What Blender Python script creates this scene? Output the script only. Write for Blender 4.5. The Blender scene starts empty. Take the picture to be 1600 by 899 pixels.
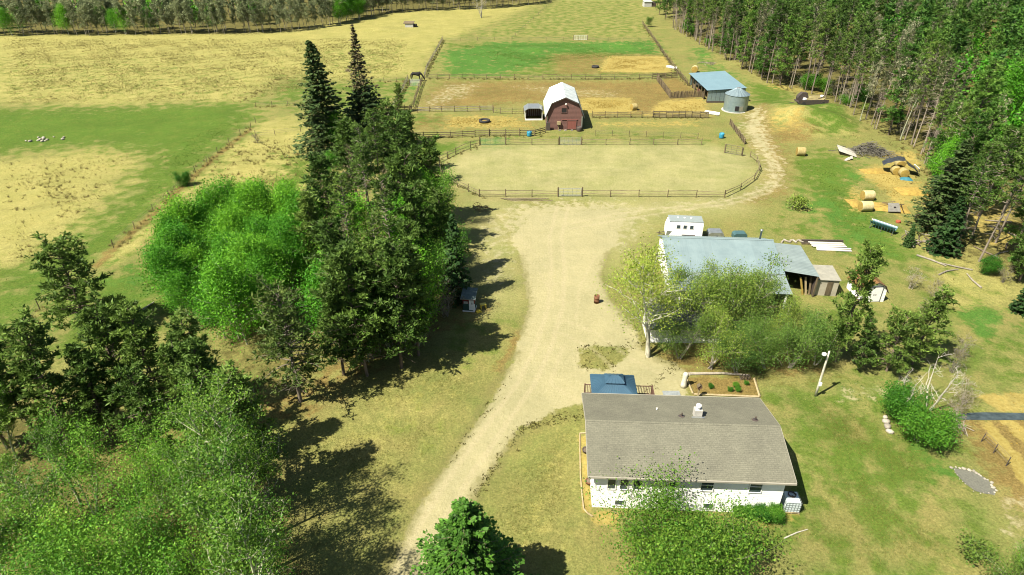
import bpy, math, random
import numpy as np
from mathutils import Vector, Matrix
random.seed(7)
R = random.Random(11)
NR = np.random.default_rng(5)
S = bpy.context.scene
COL = S.collection
rad = math.radians

# ------------------------------------------------------------------ camera
FPX, PITCH, CAMH = 1000.0, math.atan(0.594), 36.8
cam_d = bpy.data.cameras.new('camera')
cam_d.sensor_width = 36.0
cam_d.lens = 36.0 * FPX / 1600.0
cam_d.clip_end = 5000
cam = bpy.data.objects.new('camera', cam_d)
COL.objects.link(cam)
cam.location = (0, 0, CAMH)
cam.rotation_euler = (math.pi / 2 - PITCH, 0, 0)
S.camera = cam

# ------------------------------------------------------------------ light
SUN_EL, SUN_TO = rad(54.0), rad(32.6)          # height of the sun, heading in which shadows fall (from +x)
sun_d = bpy.data.lights.new('sun', 'SUN')
sun_d.energy = 5.0
sun_d.angle = rad(0.5)
sun_d.color = (1.0, 0.93, 0.80)
sun = bpy.data.objects.new('sun', sun_d)
COL.objects.link(sun)
sun.rotation_euler = Vector((math.cos(SUN_EL) * math.cos(SUN_TO), math.cos(SUN_EL) * math.sin(SUN_TO), -math.sin(SUN_EL))).to_track_quat('-Z', 'Y').to_euler()
W = bpy.data.worlds.new('World')
S.world = W
W.use_nodes = True
wn = W.node_tree.nodes
sky = wn.new('ShaderNodeTexSky')
sky.sky_type = 'NISHITA'
sky.sun_disc = False
sky.sun_elevation = SUN_EL
sky.sun_rotation = math.atan2(-math.cos(SUN_TO), -math.sin(SUN_TO)) % (2 * math.pi)
wn['Background'].inputs['Strength'].default_value = 0.05
W.node_tree.links.new(sky.outputs[0], wn['Background'].inputs['Color'])
S.view_settings.view_transform = 'Standard'
S.view_settings.look = 'None'
S.view_settings.exposure = 1.35
S.view_settings.gamma = 1.0
S.cycles.filter_width = 1.05
S.cycles.max_bounces = 6
S.cycles.diffuse_bounces = 3
S.cycles.transmission_bounces = 3


def G(px, py, z=0.0):
    """the point at height z that the photograph shows at pixel (px, py)"""
    u, v = (px - 800) / FPX, (py - 449.5) / FPX
    dy = math.cos(PITCH) - v * math.sin(PITCH)
    dz = -math.sin(PITCH) - v * math.cos(PITCH)
    t = (z - CAMH) / dz
    return (u * t, dy * t)


def G3(px, py, z=0.0):
    x, y = G(px, py, z)
    return Vector((x, y, z))


# ------------------------------------------------------------------ materials
def nd(nt, kind, **kw):
    n = nt.nodes.new(kind)
    for k, v in kw.items():
        if k in n.inputs:
            n.inputs[k].default_value = v
        else:
            setattr(n, k, v)
    return n


def ramp(nt, src, p0, p1, c0=(0, 0, 0, 1), c1=(1, 1, 1, 1)):
    r = nt.nodes.new('ShaderNodeValToRGB')
    e = r.color_ramp.elements
    e[0].position, e[1].position = p0, p1
    e[0].color, e[1].color = c0, c1
    nt.links.new(src, r.inputs[0])
    return r


def mix(nt, fac, a, b, mode='MIX'):
    m = nt.nodes.new('ShaderNodeMix')
    m.data_type = 'RGBA'
    m.blend_type = mode
    for sock, val in ((m.inputs[0], fac), (m.inputs[6], a), (m.inputs[7], b)):
        if hasattr(val, 'is_linked'):
            nt.links.new(val, sock)
        elif isinstance(val, (int, float)):
            sock.default_value = val
        else:
            sock.default_value = (*val[:3], 1)
    return m.outputs[2]


MATS = {}


def mat(name, col, col2=None, rough=0.8, metal=0.0, scale=3.0, bump=0.0, bscale=None, stretch=(1, 1, 1), rnd=0.0, spec=0.3):
    """a surface of one kind: two colours mottled by noise, optional relief and a small change from object to object"""
    if name in MATS:
        return MATS[name]
    m = bpy.data.materials.new(name)
    m.use_nodes = True
    nt = m.node_tree
    b = nt.nodes['Principled BSDF']
    b.inputs['Roughness'].default_value = rough
    b.inputs['Metallic'].default_value = metal
    b.inputs['Specular IOR Level'].default_value = spec
    col2 = col2 or tuple(c * 0.75 for c in col)
    tc = nt.nodes.new('ShaderNodeTexCoord')
    mp = nd(nt, 'ShaderNodeMapping')
    mp.inputs['Scale'].default_value = stretch
    nt.links.new(tc.outputs['Object'], mp.inputs[0])
    n = nd(nt, 'ShaderNodeTexNoise', Scale=scale, Detail=5.0, Roughness=0.65)
    nt.links.new(mp.outputs[0], n.inputs['Vector'])
    r = ramp(nt, n.outputs['Fac'], 0.32, 0.68)
    c = mix(nt, r.outputs[0], col, col2)
    if rnd:
        oi = nt.nodes.new('ShaderNodeObjectInfo')
        mr = nd(nt, 'ShaderNodeMapRange')
        mr.inputs[3].default_value, mr.inputs[4].default_value = 1 - rnd, 1 + rnd
        nt.links.new(oi.outputs['Random'], mr.inputs[0])
        hs = nt.nodes.new('ShaderNodeHueSaturation')
        nt.links.new(mr.outputs[0], hs.inputs['Value'])
        nt.links.new(c, hs.inputs['Color'])
        c = hs.outputs[0]
    nt.links.new(c, b.inputs['Base Color'])
    if bump:
        n2 = nd(nt, 'ShaderNodeTexNoise', Scale=bscale or scale * 4, Detail=3.0)
        nt.links.new(mp.outputs[0], n2.inputs['Vector'])
        bp = nd(nt, 'ShaderNodeBump', Strength=bump, Distance=0.05)
        nt.links.new(n2.outputs['Fac'], bp.inputs['Height'])
        nt.links.new(bp.outputs[0], b.inputs['Normal'])
    MATS[name] = m
    return m


def leaf_mat(name, trans=0.35, rnd=0.18, hue=0.02):
    """foliage: colour from the mesh's own leaf colours, changed a little from tree to tree, light passing through the leaf"""
    m = bpy.data.materials.new(name)
    m.use_nodes = True
    nt = m.node_tree
    b = nt.nodes['Principled BSDF']
    out = nt.nodes['Material Output']
    b.inputs['Roughness'].default_value = 0.6
    b.inputs['Specular IOR Level'].default_value = 0.2
    at = nd(nt, 'ShaderNodeAttribute', attribute_name='leaf')
    oi = nt.nodes.new('ShaderNodeObjectInfo')
    mr = nd(nt, 'ShaderNodeMapRange')
    mr.inputs[3].default_value, mr.inputs[4].default_value = 1 - rnd, 1 + rnd
    nt.links.new(oi.outputs['Random'], mr.inputs[0])
    mh = nd(nt, 'ShaderNodeMath', operation='MULTIPLY_ADD')
    mh.inputs[1].default_value, mh.inputs[2].default_value = -2 * hue, 0.5 + hue
    nt.links.new(oi.outputs['Random'], mh.inputs[0])
    hs = nt.nodes.new('ShaderNodeHueSaturation')
    nt.links.new(mr.outputs[0], hs.inputs['Value'])
    nt.links.new(mh.outputs[0], hs.inputs['Hue'])
    nt.links.new(at.outputs['Color'], hs.inputs['Color'])
    nt.links.new(hs.outputs[0], b.inputs['Base Color'])
    tr = nt.nodes.new('ShaderNodeBsdfTranslucent')
    nt.links.new(hs.outputs[0], tr.inputs['Color'])
    mx = nd(nt, 'ShaderNodeMixShader')
    mx.inputs[0].default_value = trans
    nt.links.new(b.outputs[0], mx.inputs[1])
    nt.links.new(tr.outputs[0], mx.inputs[2])
    nt.links.new(mx.outputs[0], out.inputs['Surface'])
    return m


LEAF = leaf_mat('leaf', 0.32, 0.26, 0.012)
NEEDLE = leaf_mat('needles', 0.32, 0.30, 0.012)
DRYLEAF = leaf_mat('dry_blades', 0.5, 0.0, 0.0)

M_WOOD = mat('weathered_wood', (0.15, 0.115, 0.065), (0.075, 0.06, 0.035), scale=4, rnd=0.3, stretch=(1, 1, 0.3))
M_RAIL = mat('grey_rail', (0.20, 0.17, 0.09), (0.11, 0.09, 0.05), scale=4, rnd=0.3)
M_BARK = mat('pine_bark', (0.16, 0.12, 0.085), (0.075, 0.06, 0.045), scale=2.5, bump=0.5, rnd=0.3, stretch=(1, 1, 0.25))
M_GREYBARK = mat('grey_bark', (0.30, 0.27, 0.21), (0.15, 0.13, 0.10), scale=3, rnd=0.3, stretch=(1, 1, 0.3))
M_WHITEBARK = mat('pale_bark', (0.50, 0.48, 0.38), (0.24, 0.23, 0.17), scale=3, rnd=0.2, stretch=(1, 1, 0.5))
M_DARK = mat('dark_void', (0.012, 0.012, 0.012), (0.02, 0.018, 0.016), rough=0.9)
M_TYRE = mat('tyre_rubber', (0.02, 0.02, 0.02), (0.035, 0.033, 0.03), rough=0.85)
M_GLASS = mat('window_glass', (0.03, 0.045, 0.05), (0.05, 0.07, 0.075), rough=0.08, spec=0.6)
M_WHITE = mat('white_paint', (0.80, 0.80, 0.77), (0.72, 0.72, 0.68), scale=1.5, rough=0.6)
M_TRIM = mat('white_trim', (0.78, 0.78, 0.74), (0.66, 0.66, 0.62), scale=2, rough=0.55)
M_GREYMETAL = mat('galvanised_metal', (0.42, 0.44, 0.42), (0.30, 0.32, 0.31), scale=2.5, rough=0.42, metal=0.75, rnd=0.05)
M_STEEL = mat('dark_steel', (0.05, 0.05, 0.055), (0.10, 0.07, 0.05), scale=5, rough=0.6, metal=0.3)
M_RUST = mat('rusty_iron', (0.16, 0.07, 0.03), (0.08, 0.04, 0.025), scale=6, rough=0.9, bump=0.3)
M_BALE = mat('baled_straw', (0.33, 0.28, 0.12), (0.22, 0.17, 0.06), scale=5, rough=0.95, bump=0.9, bscale=22, stretch=(1, 1, 1))
M_BALEPALE = mat('wrapped_straw', (0.42, 0.37, 0.20), (0.32, 0.27, 0.12), scale=4, rough=0.8, bump=0.5, bscale=18)
M_STRAW = mat('loose_straw', (0.31, 0.225, 0.05), (0.20, 0.135, 0.03), scale=2.5, rough=0.95, bump=0.9, bscale=9)
M_STONE = mat('pale_stone', (0.34, 0.31, 0.25), (0.22, 0.20, 0.16), scale=4, bump=0.4, rnd=0.25)
M_TIMBER = mat('new_timber', (0.33, 0.27, 0.15), (0.22, 0.17, 0.09), scale=4, rnd=0.15)
M_CONCRETE = mat('concrete', (0.42, 0.40, 0.35), (0.30, 0.29, 0.25), scale=3, bump=0.2)


# ------------------------------------------------------------------ mesh helpers
class MB:
    def __init__(s):
        s.v, s.f = [], []

    def add(s, vs, fs):
        o = len(s.v)
        s.v.extend([tuple(p) for p in vs])
        s.f.extend([tuple(i + o for i in f) for f in fs])
        return s

    def bx(s, x0, x1, y0, y1, z0, z1):
        return s.add([(x0, y0, z0), (x1, y0, z0), (x1, y1, z0), (x0, y1, z0), (x0, y0, z1), (x1, y0, z1), (x1, y1, z1), (x0, y1, z1)],
                     [(0, 3, 2, 1), (4, 5, 6, 7), (0, 1, 5, 4), (1, 2, 6, 5), (2, 3, 7, 6), (3, 0, 4, 7)])

    def cb(s, c, size, rz=0.0):
        """box from its centre, turned about z"""
        ca, sa = math.cos(rz), math.sin(rz)
        vs = []
        for k in (-.5, .5):
            for i, j in ((-.5, -.5), (.5, -.5), (.5, .5), (-.5, .5)):
                x, y = i * size[0], j * size[1]
                vs.append((c[0] + x * ca - y * sa, c[1] + x * sa + y * ca, c[2] + k * size[2]))
        return s.add(vs, [(0, 3, 2, 1), (4, 5, 6, 7), (0, 1, 5, 4), (1, 2, 6, 5), (2, 3, 7, 6), (3, 0, 4, 7)])

    def prism(s, prof, y0, y1, axis='y'):
        """profile (a, z) swept along y (or along x)"""
        n = len(prof)
        if axis == 'y':
            vs = [(a, y0, z) for a, z in prof] + [(a, y1, z) for a, z in prof]
        elif axis == 'x':
            vs = [(y0, a, z) for a, z in prof] + [(y1, a, z) for a, z in prof]
        else:
            vs = [(a, z, y0) for a, z in prof] + [(a, z, y1) for a, z in prof]
        return s.add(vs, [tuple(range(n)), tuple(range(2 * n - 1, n - 1, -1))] + [(i, i + n, (i + 1) % n + n, (i + 1) % n) for i in range(n)])

    def slab(s, a, b, c, d, t):
        """four corners, thickened downwards by t"""
        lo = [(p[0], p[1], p[2] - t) for p in (a, b, c, d)]
        return s.add([a, b, c, d] + lo, [(0, 1, 2, 3), (7, 6, 5, 4), (0, 4, 5, 1), (1, 5, 6, 2), (2, 6, 7, 3), (3, 7, 4, 0)])

    def tube(s, pts, r, n=6, cap=True):
        pts = [Vector(p) for p in pts]
        rs = r if isinstance(r, (list, tuple)) else [r] * len(pts)
        vs, fs = [], []
        for i, p in enumerate(pts):
            t = (pts[min(i + 1, len(pts) - 1)] - pts[max(i - 1, 0)]).normalized()
            a = t.cross(Vector((0, 0, 1)) if abs(t.z) < 0.9 else Vector((1, 0, 0))).normalized()
            b = t.cross(a)
            for k in range(n):
                th = 2 * math.pi * k / n
                vs.append(p + (a * math.cos(th) + b * math.sin(th)) * rs[i])
        for i in range(len(pts) - 1):
            for k in range(n):
                k2 = (k + 1) % n
                fs.append((i * n + k, i * n + k2, (i + 1) * n + k2, (i + 1) * n + k))
        if cap:
            fs.append(tuple(range(n - 1, -1, -1)))
            fs.append(tuple(range((len(pts) - 1) * n, len(pts) * n)))
        return s.add(vs, fs)

    def lathe(s, prof, n=20, c=(0, 0)):
        """profile of (radius, z) turned about the vertical through c"""
        vs, fs = [], []
        for r, z in prof:
            for k in range(n):
                th = 2 * math.pi * k / n
                vs.append((c[0] + r * math.cos(th), c[1] + r * math.sin(th), z))
        for i in range(len(prof) - 1):
            for k in range(n):
                k2 = (k + 1) % n
                fs.append((i * n + k, i * n + k2, (i + 1) * n + k2, (i + 1) * n + k))
        fs.append(tuple(range(n - 1, -1, -1)))
        fs.append(tuple(range((len(prof) - 1) * n, len(prof) * n)))
        return s.add(vs, fs)

    def mesh(s, name, m, smooth=False):
        me = bpy.data.meshes.new(name)
        me.from_pydata(s.v, [], s.f)
        me.materials.append(m)
        if smooth:
            me.polygons.foreach_set('use_smooth', [True] * len(me.polygons))
        me.update()
        return me

    def build(s, name, m, parent=None, smooth=False):
        return link(name, s.mesh(name, m, smooth), parent)


def link(name, me, parent=None, loc=None, rz=None):
    o = bpy.data.objects.new(name, me)
    COL.objects.link(o)
    if parent is not None:
        o.parent = parent
    if loc is not None:
        o.location = loc
    if rz is not None:
        o.rotation_euler = (0, 0, rz) if isinstance(rz, (int, float)) else rz
    return o


def tag(o, label, cat, group=None, kind=None):
    o['label'] = label
    o['category'] = cat
    if group:
        o['group'] = group
    if kind:
        o['kind'] = kind
    return o


def thing(name, label, cat, loc=(0, 0, 0), rz=0.0, group=None):
    o = bpy.data.objects.new(name, None)
    o.empty_display_size = 0.3
    COL.objects.link(o)
    o.location = loc if len(loc) == 3 else (loc[0], loc[1], 0)
    o.rotation_euler = (0, 0, rz)
    return tag(o, label, cat, group)


def struct(o):
    o['kind'] = 'structure'
    return o


def ribbed(a, b, c, d, n, h=0.03, t=0.02):
    """one metal sheet: corners a,b along the eave and d,c along the ridge; n raised ribs run from eave to ridge"""
    a, b, c, d = map(Vector, (a, b, c, d))
    up = (b - a).cross(d - a).normalized()
    if up.z < 0:
        up = -up
    us = [0.0]
    for i in range(n):
        u = (i + 0.5) / n
        w = 0.14 / n
        us += [(u - w, 0), (u - w * 0.6, 1), (u + w * 0.6, 1), (u + w, 0)]
    us = [(0.0, 0)] + us[1:] + [(1.0, 0)]
    m = MB()
    vs, fs = [], []
    for u, k in us:
        vs.append(a.lerp(b, u) + up * h * k)
        vs.append(d.lerp(c, u) + up * h * k)
    for i in range(len(us) - 1):
        fs.append((2 * i, 2 * i + 2, 2 * i + 3, 2 * i + 1))
    m.add(vs, fs)
    return m


# ------------------------------------------------------------------ ground
ROWS = [-200.0, -120, -60, -30, -10, 2]
y = 10.0
while y < 345:
    ROWS.append(y)
    y += 0.22 + y * 0.0042
ROWS += [350, 365, 385, 410, 450, 520, 620, 800, 1100, 1600, 2400]
US = [-14, -8, -5, -3, -2.2, -1.7, -1.4] + list(np.linspace(-1.2, 1.2, 520)) + [1.4, 1.7, 2.2, 3, 5, 8, 14]
RY = np.array(ROWS)
UU = np.array(US)
GX = UU[None, :] * (np.abs(RY)[:, None] * 0.80 + 22)
GY = np.repeat(RY[:, None], len(UU), 1)
GXf, GYf = GX.ravel(), GY.ravel()


def sdf(poly, X, Y):
    P = np.array(poly)
    d = np.full(X.shape, 1e18)
    ins = np.zeros(X.shape, bool)
    for i in range(len(P)):
        ax, ay = P[i]
        bx_, by_ = P[(i + 1) % len(P)]
        ex, ey = bx_ - ax, by_ - ay
        t = np.clip(((X - ax) * ex + (Y - ay) * ey) / (ex * ex + ey * ey + 1e-9), 0, 1)
        d = np.minimum(d, (X - ax - t * ex) ** 2 + (Y - ay - t * ey) ** 2)
        c = (ay > Y) != (by_ > Y)
        with np.errstate(divide='ignore', invalid='ignore'):
            ins ^= c & (X < ex * (Y - ay) / (ey if abs(ey) > 1e-9 else 1e-9) + ax)
    d = np.sqrt(d)
    return np.where(ins, -d, d)


def zone(pix, soft=1.5, world=False):
    soft = soft * 2.2 if soft > 0.5 else soft
    poly = pix if world else [G(*p) for p in pix]
    return np.clip(0.5 - sdf(poly, GXf, GYf) / (2 * soft), 0, 1)


def strip(pix, w, soft=0.6):
    """a band of width w metres along a line of pixels"""
    P = [G(*p) for p in pix]
    d = np.full(GXf.shape, 1e18)
    for (ax, ay), (bx_, by_) in zip(P[:-1], P[1:]):
        ex, ey = bx_ - ax, by_ - ay
        t = np.clip(((GXf - ax) * ex + (GYf - ay) * ey) / (ex * ex + ey * ey + 1e-9), 0, 1)
        d = np.minimum(d, np.hypot(GXf - ax - t * ex, GYf - ay - t * ey))
    return np.clip(0.5 - (d - w / 2) / (2 * soft), 0, 1)


Z = np.zeros(len(GXf))


MOUNDS = []


def gz(x, y):
    return sum(h * math.exp(-1.6 * (((x - cx) / rx) ** 2 + ((y - cy) / ry) ** 2)) for cx, cy, rx, ry, h in MOUNDS)


def mound(px, py, rx, ry, h):
    global Z
    MOUNDS.append((*G(px, py), rx, ry, h))
    cx, cy = G(px, py)
    q = ((GXf - cx) / rx) ** 2 + ((GYf - cy) / ry) ** 2
    Z = Z + h * np.exp(-q * 1.6)


mound(1225, 178, 6, 8, 1.8)
mound(1268, 190, 8, 5, 2.2)
mound(1300, 176, 7, 5, 1.7)
mound(1258, 205, 4, 2.5, 0.9)
mound(1240, 192, 3, 2, 0.8)
mound(1310, 195, 3, 2, 0.7)
mound(1110, 88, 4, 3, 0.8)
mound(1150, 100, 5, 3, 0.9)
mound(590, 48, 8, 5, 1.0)
mound(970, 72, 7, 4, 1.1)
mound(838, 78, 6, 4, 0.7)

# what grows or lies where: five weights, each in 0..1
green = np.zeros(len(GXf)); lush = green.copy(); dirt = green.copy(); straw = green.copy(); soil = green.copy(); pale = green.copy(); litter = green.copy(); sand = green.copy()


def put(arr, w, k=1.0):
    np.maximum(arr, w * k, out=arr)


# pale cured grass of the far pastures
put(pale, zone([(-900, 60), (-900, 260), (0, 160), (160, 165), (380, 160), (440, 118), (560, 128), (650, 118), (690, 66), (860, 0), (700, -40), (-900, -40)], 4))
put(pale, zone([(-400, 250), (0, 252), (150, 232), (235, 240), (200, 300), (150, 350), (90, 400), (0, 440), (-400, 620)], 4.5))
put(pale, zone([(400, 190), (470, 180), (500, 250), (500, 300), (380, 330), (240, 350), (170, 400), (300, 285)], 2))
put(pale, zone([(1045, 40), (1100, 70), (1190, 130), (1330, 180), (1440, 235), (1450, 330), (1530, 470), (1600, 470), (1600, 420), (1480, 350), (1450, 230), (1380, 190), (1260, 125), (1190, 100), (1050, 20)], 2.5), 0.9)
put(pale, zone([(1400, 300), (1480, 400), (1600, 440), (1700, 470), (1700, 300), (1500, 240)], 2), 0.8)
put(pale, zone([(1380, 390), (1430, 420), (1480, 520), (1600, 480), (1600, 420), (1450, 350)], 2.5), 0.7)
put(pale, zone([(1050, 0), (860, 0), (700, 62), (1020, 62), (1055, 30)], 5), 0.35)
# parched lawn left of the drive and before the house
put(pale, zone([(480, 640), (700, 540), (790, 520), (745, 640), (640, 780), (560, 860), (430, 700)], 2.5), 0.46)
put(pale, zone([(800, 730), (900, 660), (910, 800), (940, 899), (740, 899)], 1.5), 0.46)
# green growth
put(green, zone([(-300, 175), (160, 168), (385, 160), (402, 182), (345, 240), (285, 290), (180, 385), (60, 480), (0, 560), (-300, 800), (-300, 700), (0, 430), (90, 395), (150, 345), (205, 290), (232, 243), (150, 228), (0, 240), (-300, 250)], 3.2))
put(green, zone([(-200, 90), (250, 88), (420, 105), (400, 160), (-200, 165)], 5), 0.28)
put(green, zone([(440, 75), (640, 70), (650, 118), (480, 120)], 5), 0.34)
put(green, zone([(385, 175), (440, 118), (560, 128), (650, 120), (600, 210), (520, 250), (460, 165)], 3), 0.6)
put(green, zone([(100, 440), (240, 400), (300, 470), (230, 560), (60, 560)], 2), 0.8)
put(green, zone([(430, 240), (510, 250), (500, 300), (430, 300)], 1.5), 0.7)
put(green, zone([(630, 220), (745, 222), (690, 250), (650, 275), (620, 270)], 1.5), 0.8)
put(green, zone([(640, 180), (690, 180), (700, 195), (640, 200)], 1.5), 0.8)
put(green, zone([(690, 125), (800, 125), (840, 150), (720, 165), (660, 160)], 3), 0.65)
put(green, zone([(700, 222), (830, 212), (1100, 215), (1170, 240), (1185, 262), (1150, 290), (1100, 268), (1100, 235), (830, 228), (740, 240)], 2.5), 0.45)
put(green, zone([(860, 0), (1010, 0), (1030, 62), (700, 62), (760, 40)], 4), 0.42)
put(pale, zone([(860, 0), (1040, 0), (1030, 62), (700, 62)], 4), 0.45)
put(green, zone([(690, 66), (1030, 64), (1060, 120), (680, 124)], 2), 0.55)
put(green, zone([(0, 430), (95, 392), (160, 345), (215, 300), (280, 285), (180, 385), (70, 475), (0, 530)], 1.5), 0.9)
put(green, zone([(1200, 585), (1400, 580), (1560, 560), (1600, 600), (1500, 640), (1440, 700), (1500, 760), (1540, 899), (1230, 899), (1270, 780)], 2), 0.58)
put(green, zone([(1400, 430), (1600, 480), (1600, 610), (1440, 600), (1400, 520)], 2.5), 0.55)
put(green, zone([(1195, 590), (1290, 610), (1370, 640), (1480, 690), (1530, 780), (1440, 830), (1330, 830), (1260, 880), (1230, 700)], 2.5), 0.76)
put(green, zone([(1200, 600), (1290, 620), (1300, 700), (1235, 690)], 2), 0.78)
put(green, zone([(1300, 800), (1480, 800), (1500, 920), (1280, 920)], 2.5), 0.68)
put(green, zone([(1260, 560), (1390, 570), (1400, 680), (1480, 720), (1450, 760), (1380, 700), (1300, 640)], 2), 0.5)
put(green, zone([(1230, 250), (1290, 235), (1350, 262), (1345, 300), (1400, 360), (1460, 420), (1400, 430), (1310, 385), (1260, 320)], 2), 0.9)
put(green, zone([(1240, 330), (1300, 340), (1340, 400), (1250, 390), (1180, 360)], 2), 0.5)
put(green, zone([(1160, 130), (1230, 130), (1240, 160), (1320, 170), (1350, 200), (1300, 215), (1240, 190), (1180, 165)], 1.5), 0.8)
put(green, zone([(1460, 540), (1600, 500), (1600, 600), (1500, 610)], 2), 0.8)
put(green, zone([(1150, 560), (1350, 400), (1420, 470), (1260, 560)], 2), 0.5)
put(green, zone([(700, 500), (790, 490), (760, 560), (680, 570)], 1.5), 0.5)
put(green, zone([(630, 640), (740, 660), (700, 700), (600, 690)], 1.5), 0.25)
put(green, zone([(1150, 800), (1215, 806), (1240, 770), (1275, 800), (1250, 860), (1150, 850)], 0.7), 0.7)
# strong fresh green
put(lush, zone([(690, 82), (770, 66), (900, 66), (1022, 64), (1032, 86), (960, 84), (870, 84), (850, 100), (780, 118), (700, 118)], 1.6), 0.85)
put(lush, zone([(1080, 75), (1110, 74), (1105, 95), (1160, 125), (1110, 112), (1090, 95)], 1.6), 0.8)
put(lush, zone([(640, 128), (655, 132), (640, 165), (618, 162)], 1), 0.6)
put(lush, zone([(1240, 320), (1290, 300), (1340, 330), (1380, 390), (1330, 388), (1290, 350)], 2), 0.6)
put(lush, zone([(1500, 485), (1560, 485), (1575, 515), (1520, 525)], 1.2), 0.8)
put(lush, zone([(1440, 705), (1480, 715), (1495, 755), (1460, 745)], 0.8), 0.5)
put(lush, zone([(660, 180), (690, 184), (700, 200), (655, 200)], 1), 0.5)
put(lush, zone([(750, 225), (790, 214), (785, 232), (750, 232)], 1), 0.7)
put(lush, zone([(180, 420), (230, 410), (240, 450), (190, 470)], 1.5), 0.5)
put(lush, zone([(1340, 250), (1380, 290), (1300, 285)], 1.4), 0.5)
# bare gravel and sand
DRIVE = [(596, 920), (640, 820), (655, 790), (700, 725), (745, 662), (790, 590), (806, 552), (815, 520), (826, 478), (820, 440), (812, 400), (800, 372), (812, 352), (960, 352), (970, 372), (950, 395), (938, 432), (955, 470), (985, 500), (1003, 545), (1030, 560), (1062, 572), (1075, 600), (1070, 620), (1010, 628), (925, 626), (870, 641), (838, 660), (812, 672), (790, 702), (768, 738), (742, 775), (715, 830), (690, 920)]
put(dirt, zone(DRIVE, 0.5))
put(dirt, zone([(806, 385), (790, 345), (810, 322), (880, 318), (960, 320), (1000, 330), (985, 352), (962, 385)], 2.2))
put(soil, zone([(1160, 175), (1195, 165), (1215, 200), (1236, 255), (1232, 300), (1190, 316), (1150, 318), (1196, 290), (1190, 250), (1165, 220)], 1.0), 0.8)
put(soil, zone([(1195, 205), (1240, 190), (1275, 205), (1270, 222), (1215, 225)], 1.0), 0.7)
put(pale, zone([(1195, 180), (1290, 165), (1345, 195), (1340, 215), (1230, 225)], 1.5), 0.65)
put(dirt, zone([(1155, 195), (1180, 188), (1200, 215), (1222, 255), (1222, 290), (1190, 306), (1130, 322), (1060, 333), (1000, 325), (1130, 313), (1180, 300), (1203, 280), (1196, 252), (1176, 226)], 1.2), 0.85)
put(dirt, zone([(1158, 178), (1185, 168), (1200, 190), (1210, 230), (1180, 215)], 1.2), 0.7)
put(sand, zone([(688, 274), (687, 254), (750, 228), (830, 224), (1100, 226), (1170, 243), (1186, 264), (1165, 292), (1132, 308), (750, 307)], 1.2), 0.75)
put(sand, zone([(770, 238), (1040, 242), (1060, 285), (770, 290)], 4), 1.0)
put(sand, zone([(740, 310), (800, 310), (800, 470), (760, 480), (745, 420)], 2), 0.6)
put(sand, zone([(940, 310), (1130, 310), (1150, 325), (1010, 345), (960, 400), (930, 420)], 2), 0.75)
put(dirt, zone([(750, 350), (800, 330), (800, 440), (760, 440)], 1.5), 0.6)
put(dirt, zone([(1310, 608), (1390, 606), (1390, 620), (1320, 622)], 0.6), 0.7)
put(dirt, zone([(690, 130), (760, 128), (740, 150), (660, 178), (655, 160)], 1.5), 0.45)
put(dirt, zone([(780, 130), (960, 140), (1000, 160), (850, 150)], 1.5), 0.4)
# the tufted verge inside the turning place and along the gravel's edge
hole = zone([(902, 548), (930, 540), (985, 543), (975, 562), (945, 578), (908, 576)], 0.5)
dirt *= 1 - 0.9 * hole
edge = zone([(812, 672), (838, 662), (925, 640), (925, 665), (840, 672), (812, 690)], 0.6)
dirt *= 1 - 0.55 * edge
# trodden brown soil
put(soil, zone([(690, 126), (1040, 126), (1105, 152), (1108, 182), (930, 184), (850, 160), (650, 174), (655, 150)], 1.8), 0.75)
put(soil, zone([(650, 178), (850, 180), (850, 206), (640, 208), (620, 200)], 1.5), 0.5)
put(soil, zone([(860, 84), (1040, 84), (1048, 116), (860, 118)], 1.5), 0.6)
put(soil, zone([(1030, 125), (1060, 120), (1105, 150), (1046, 154)], 1), 0.8)
put(soil, zone([(1072, 590), (1180, 592), (1190, 621), (1085, 616)], 0.3), 1.0)
put(soil, zone([(1000, 540), (1290, 540), (1290, 585), (1180, 590), (1040, 590)], 1.2), 0.75)
put(soil, zone([(640, 280), (720, 300), (700, 330), (640, 320)], 1.5), 0.5)
put(soil, zone([(1500, 655), (1700, 640), (1700, 900), (1640, 900), (1575, 780), (1530, 710)], 0.7), 1.0)
put(dirt, zone([(1560, 770), (1640, 780), (1700, 900), (1600, 900)], 0.8), 0.6)
put(soil, strip([(680, 440), (740, 480), (700, 500), (600, 540), (470, 630), (420, 640), (340, 640)], 5, 1.5), 0.5)
put(soil, strip([(812, 520), (780, 580)], 1.2, 0.5), 0.7)
put(soil, strip([(150, 415), (178, 390), (240, 334), (287, 290), (340, 242), (392, 202)], 1.3, .8), 0.8)
put(soil, strip([(400, 168), (450, 167), (480, 165)], .8, .6), 0.6)
put(pale, strip([(170, 410), (250, 340), (300, 296), (350, 250), (400, 210)], 3, 1.5), 0.9)
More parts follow.
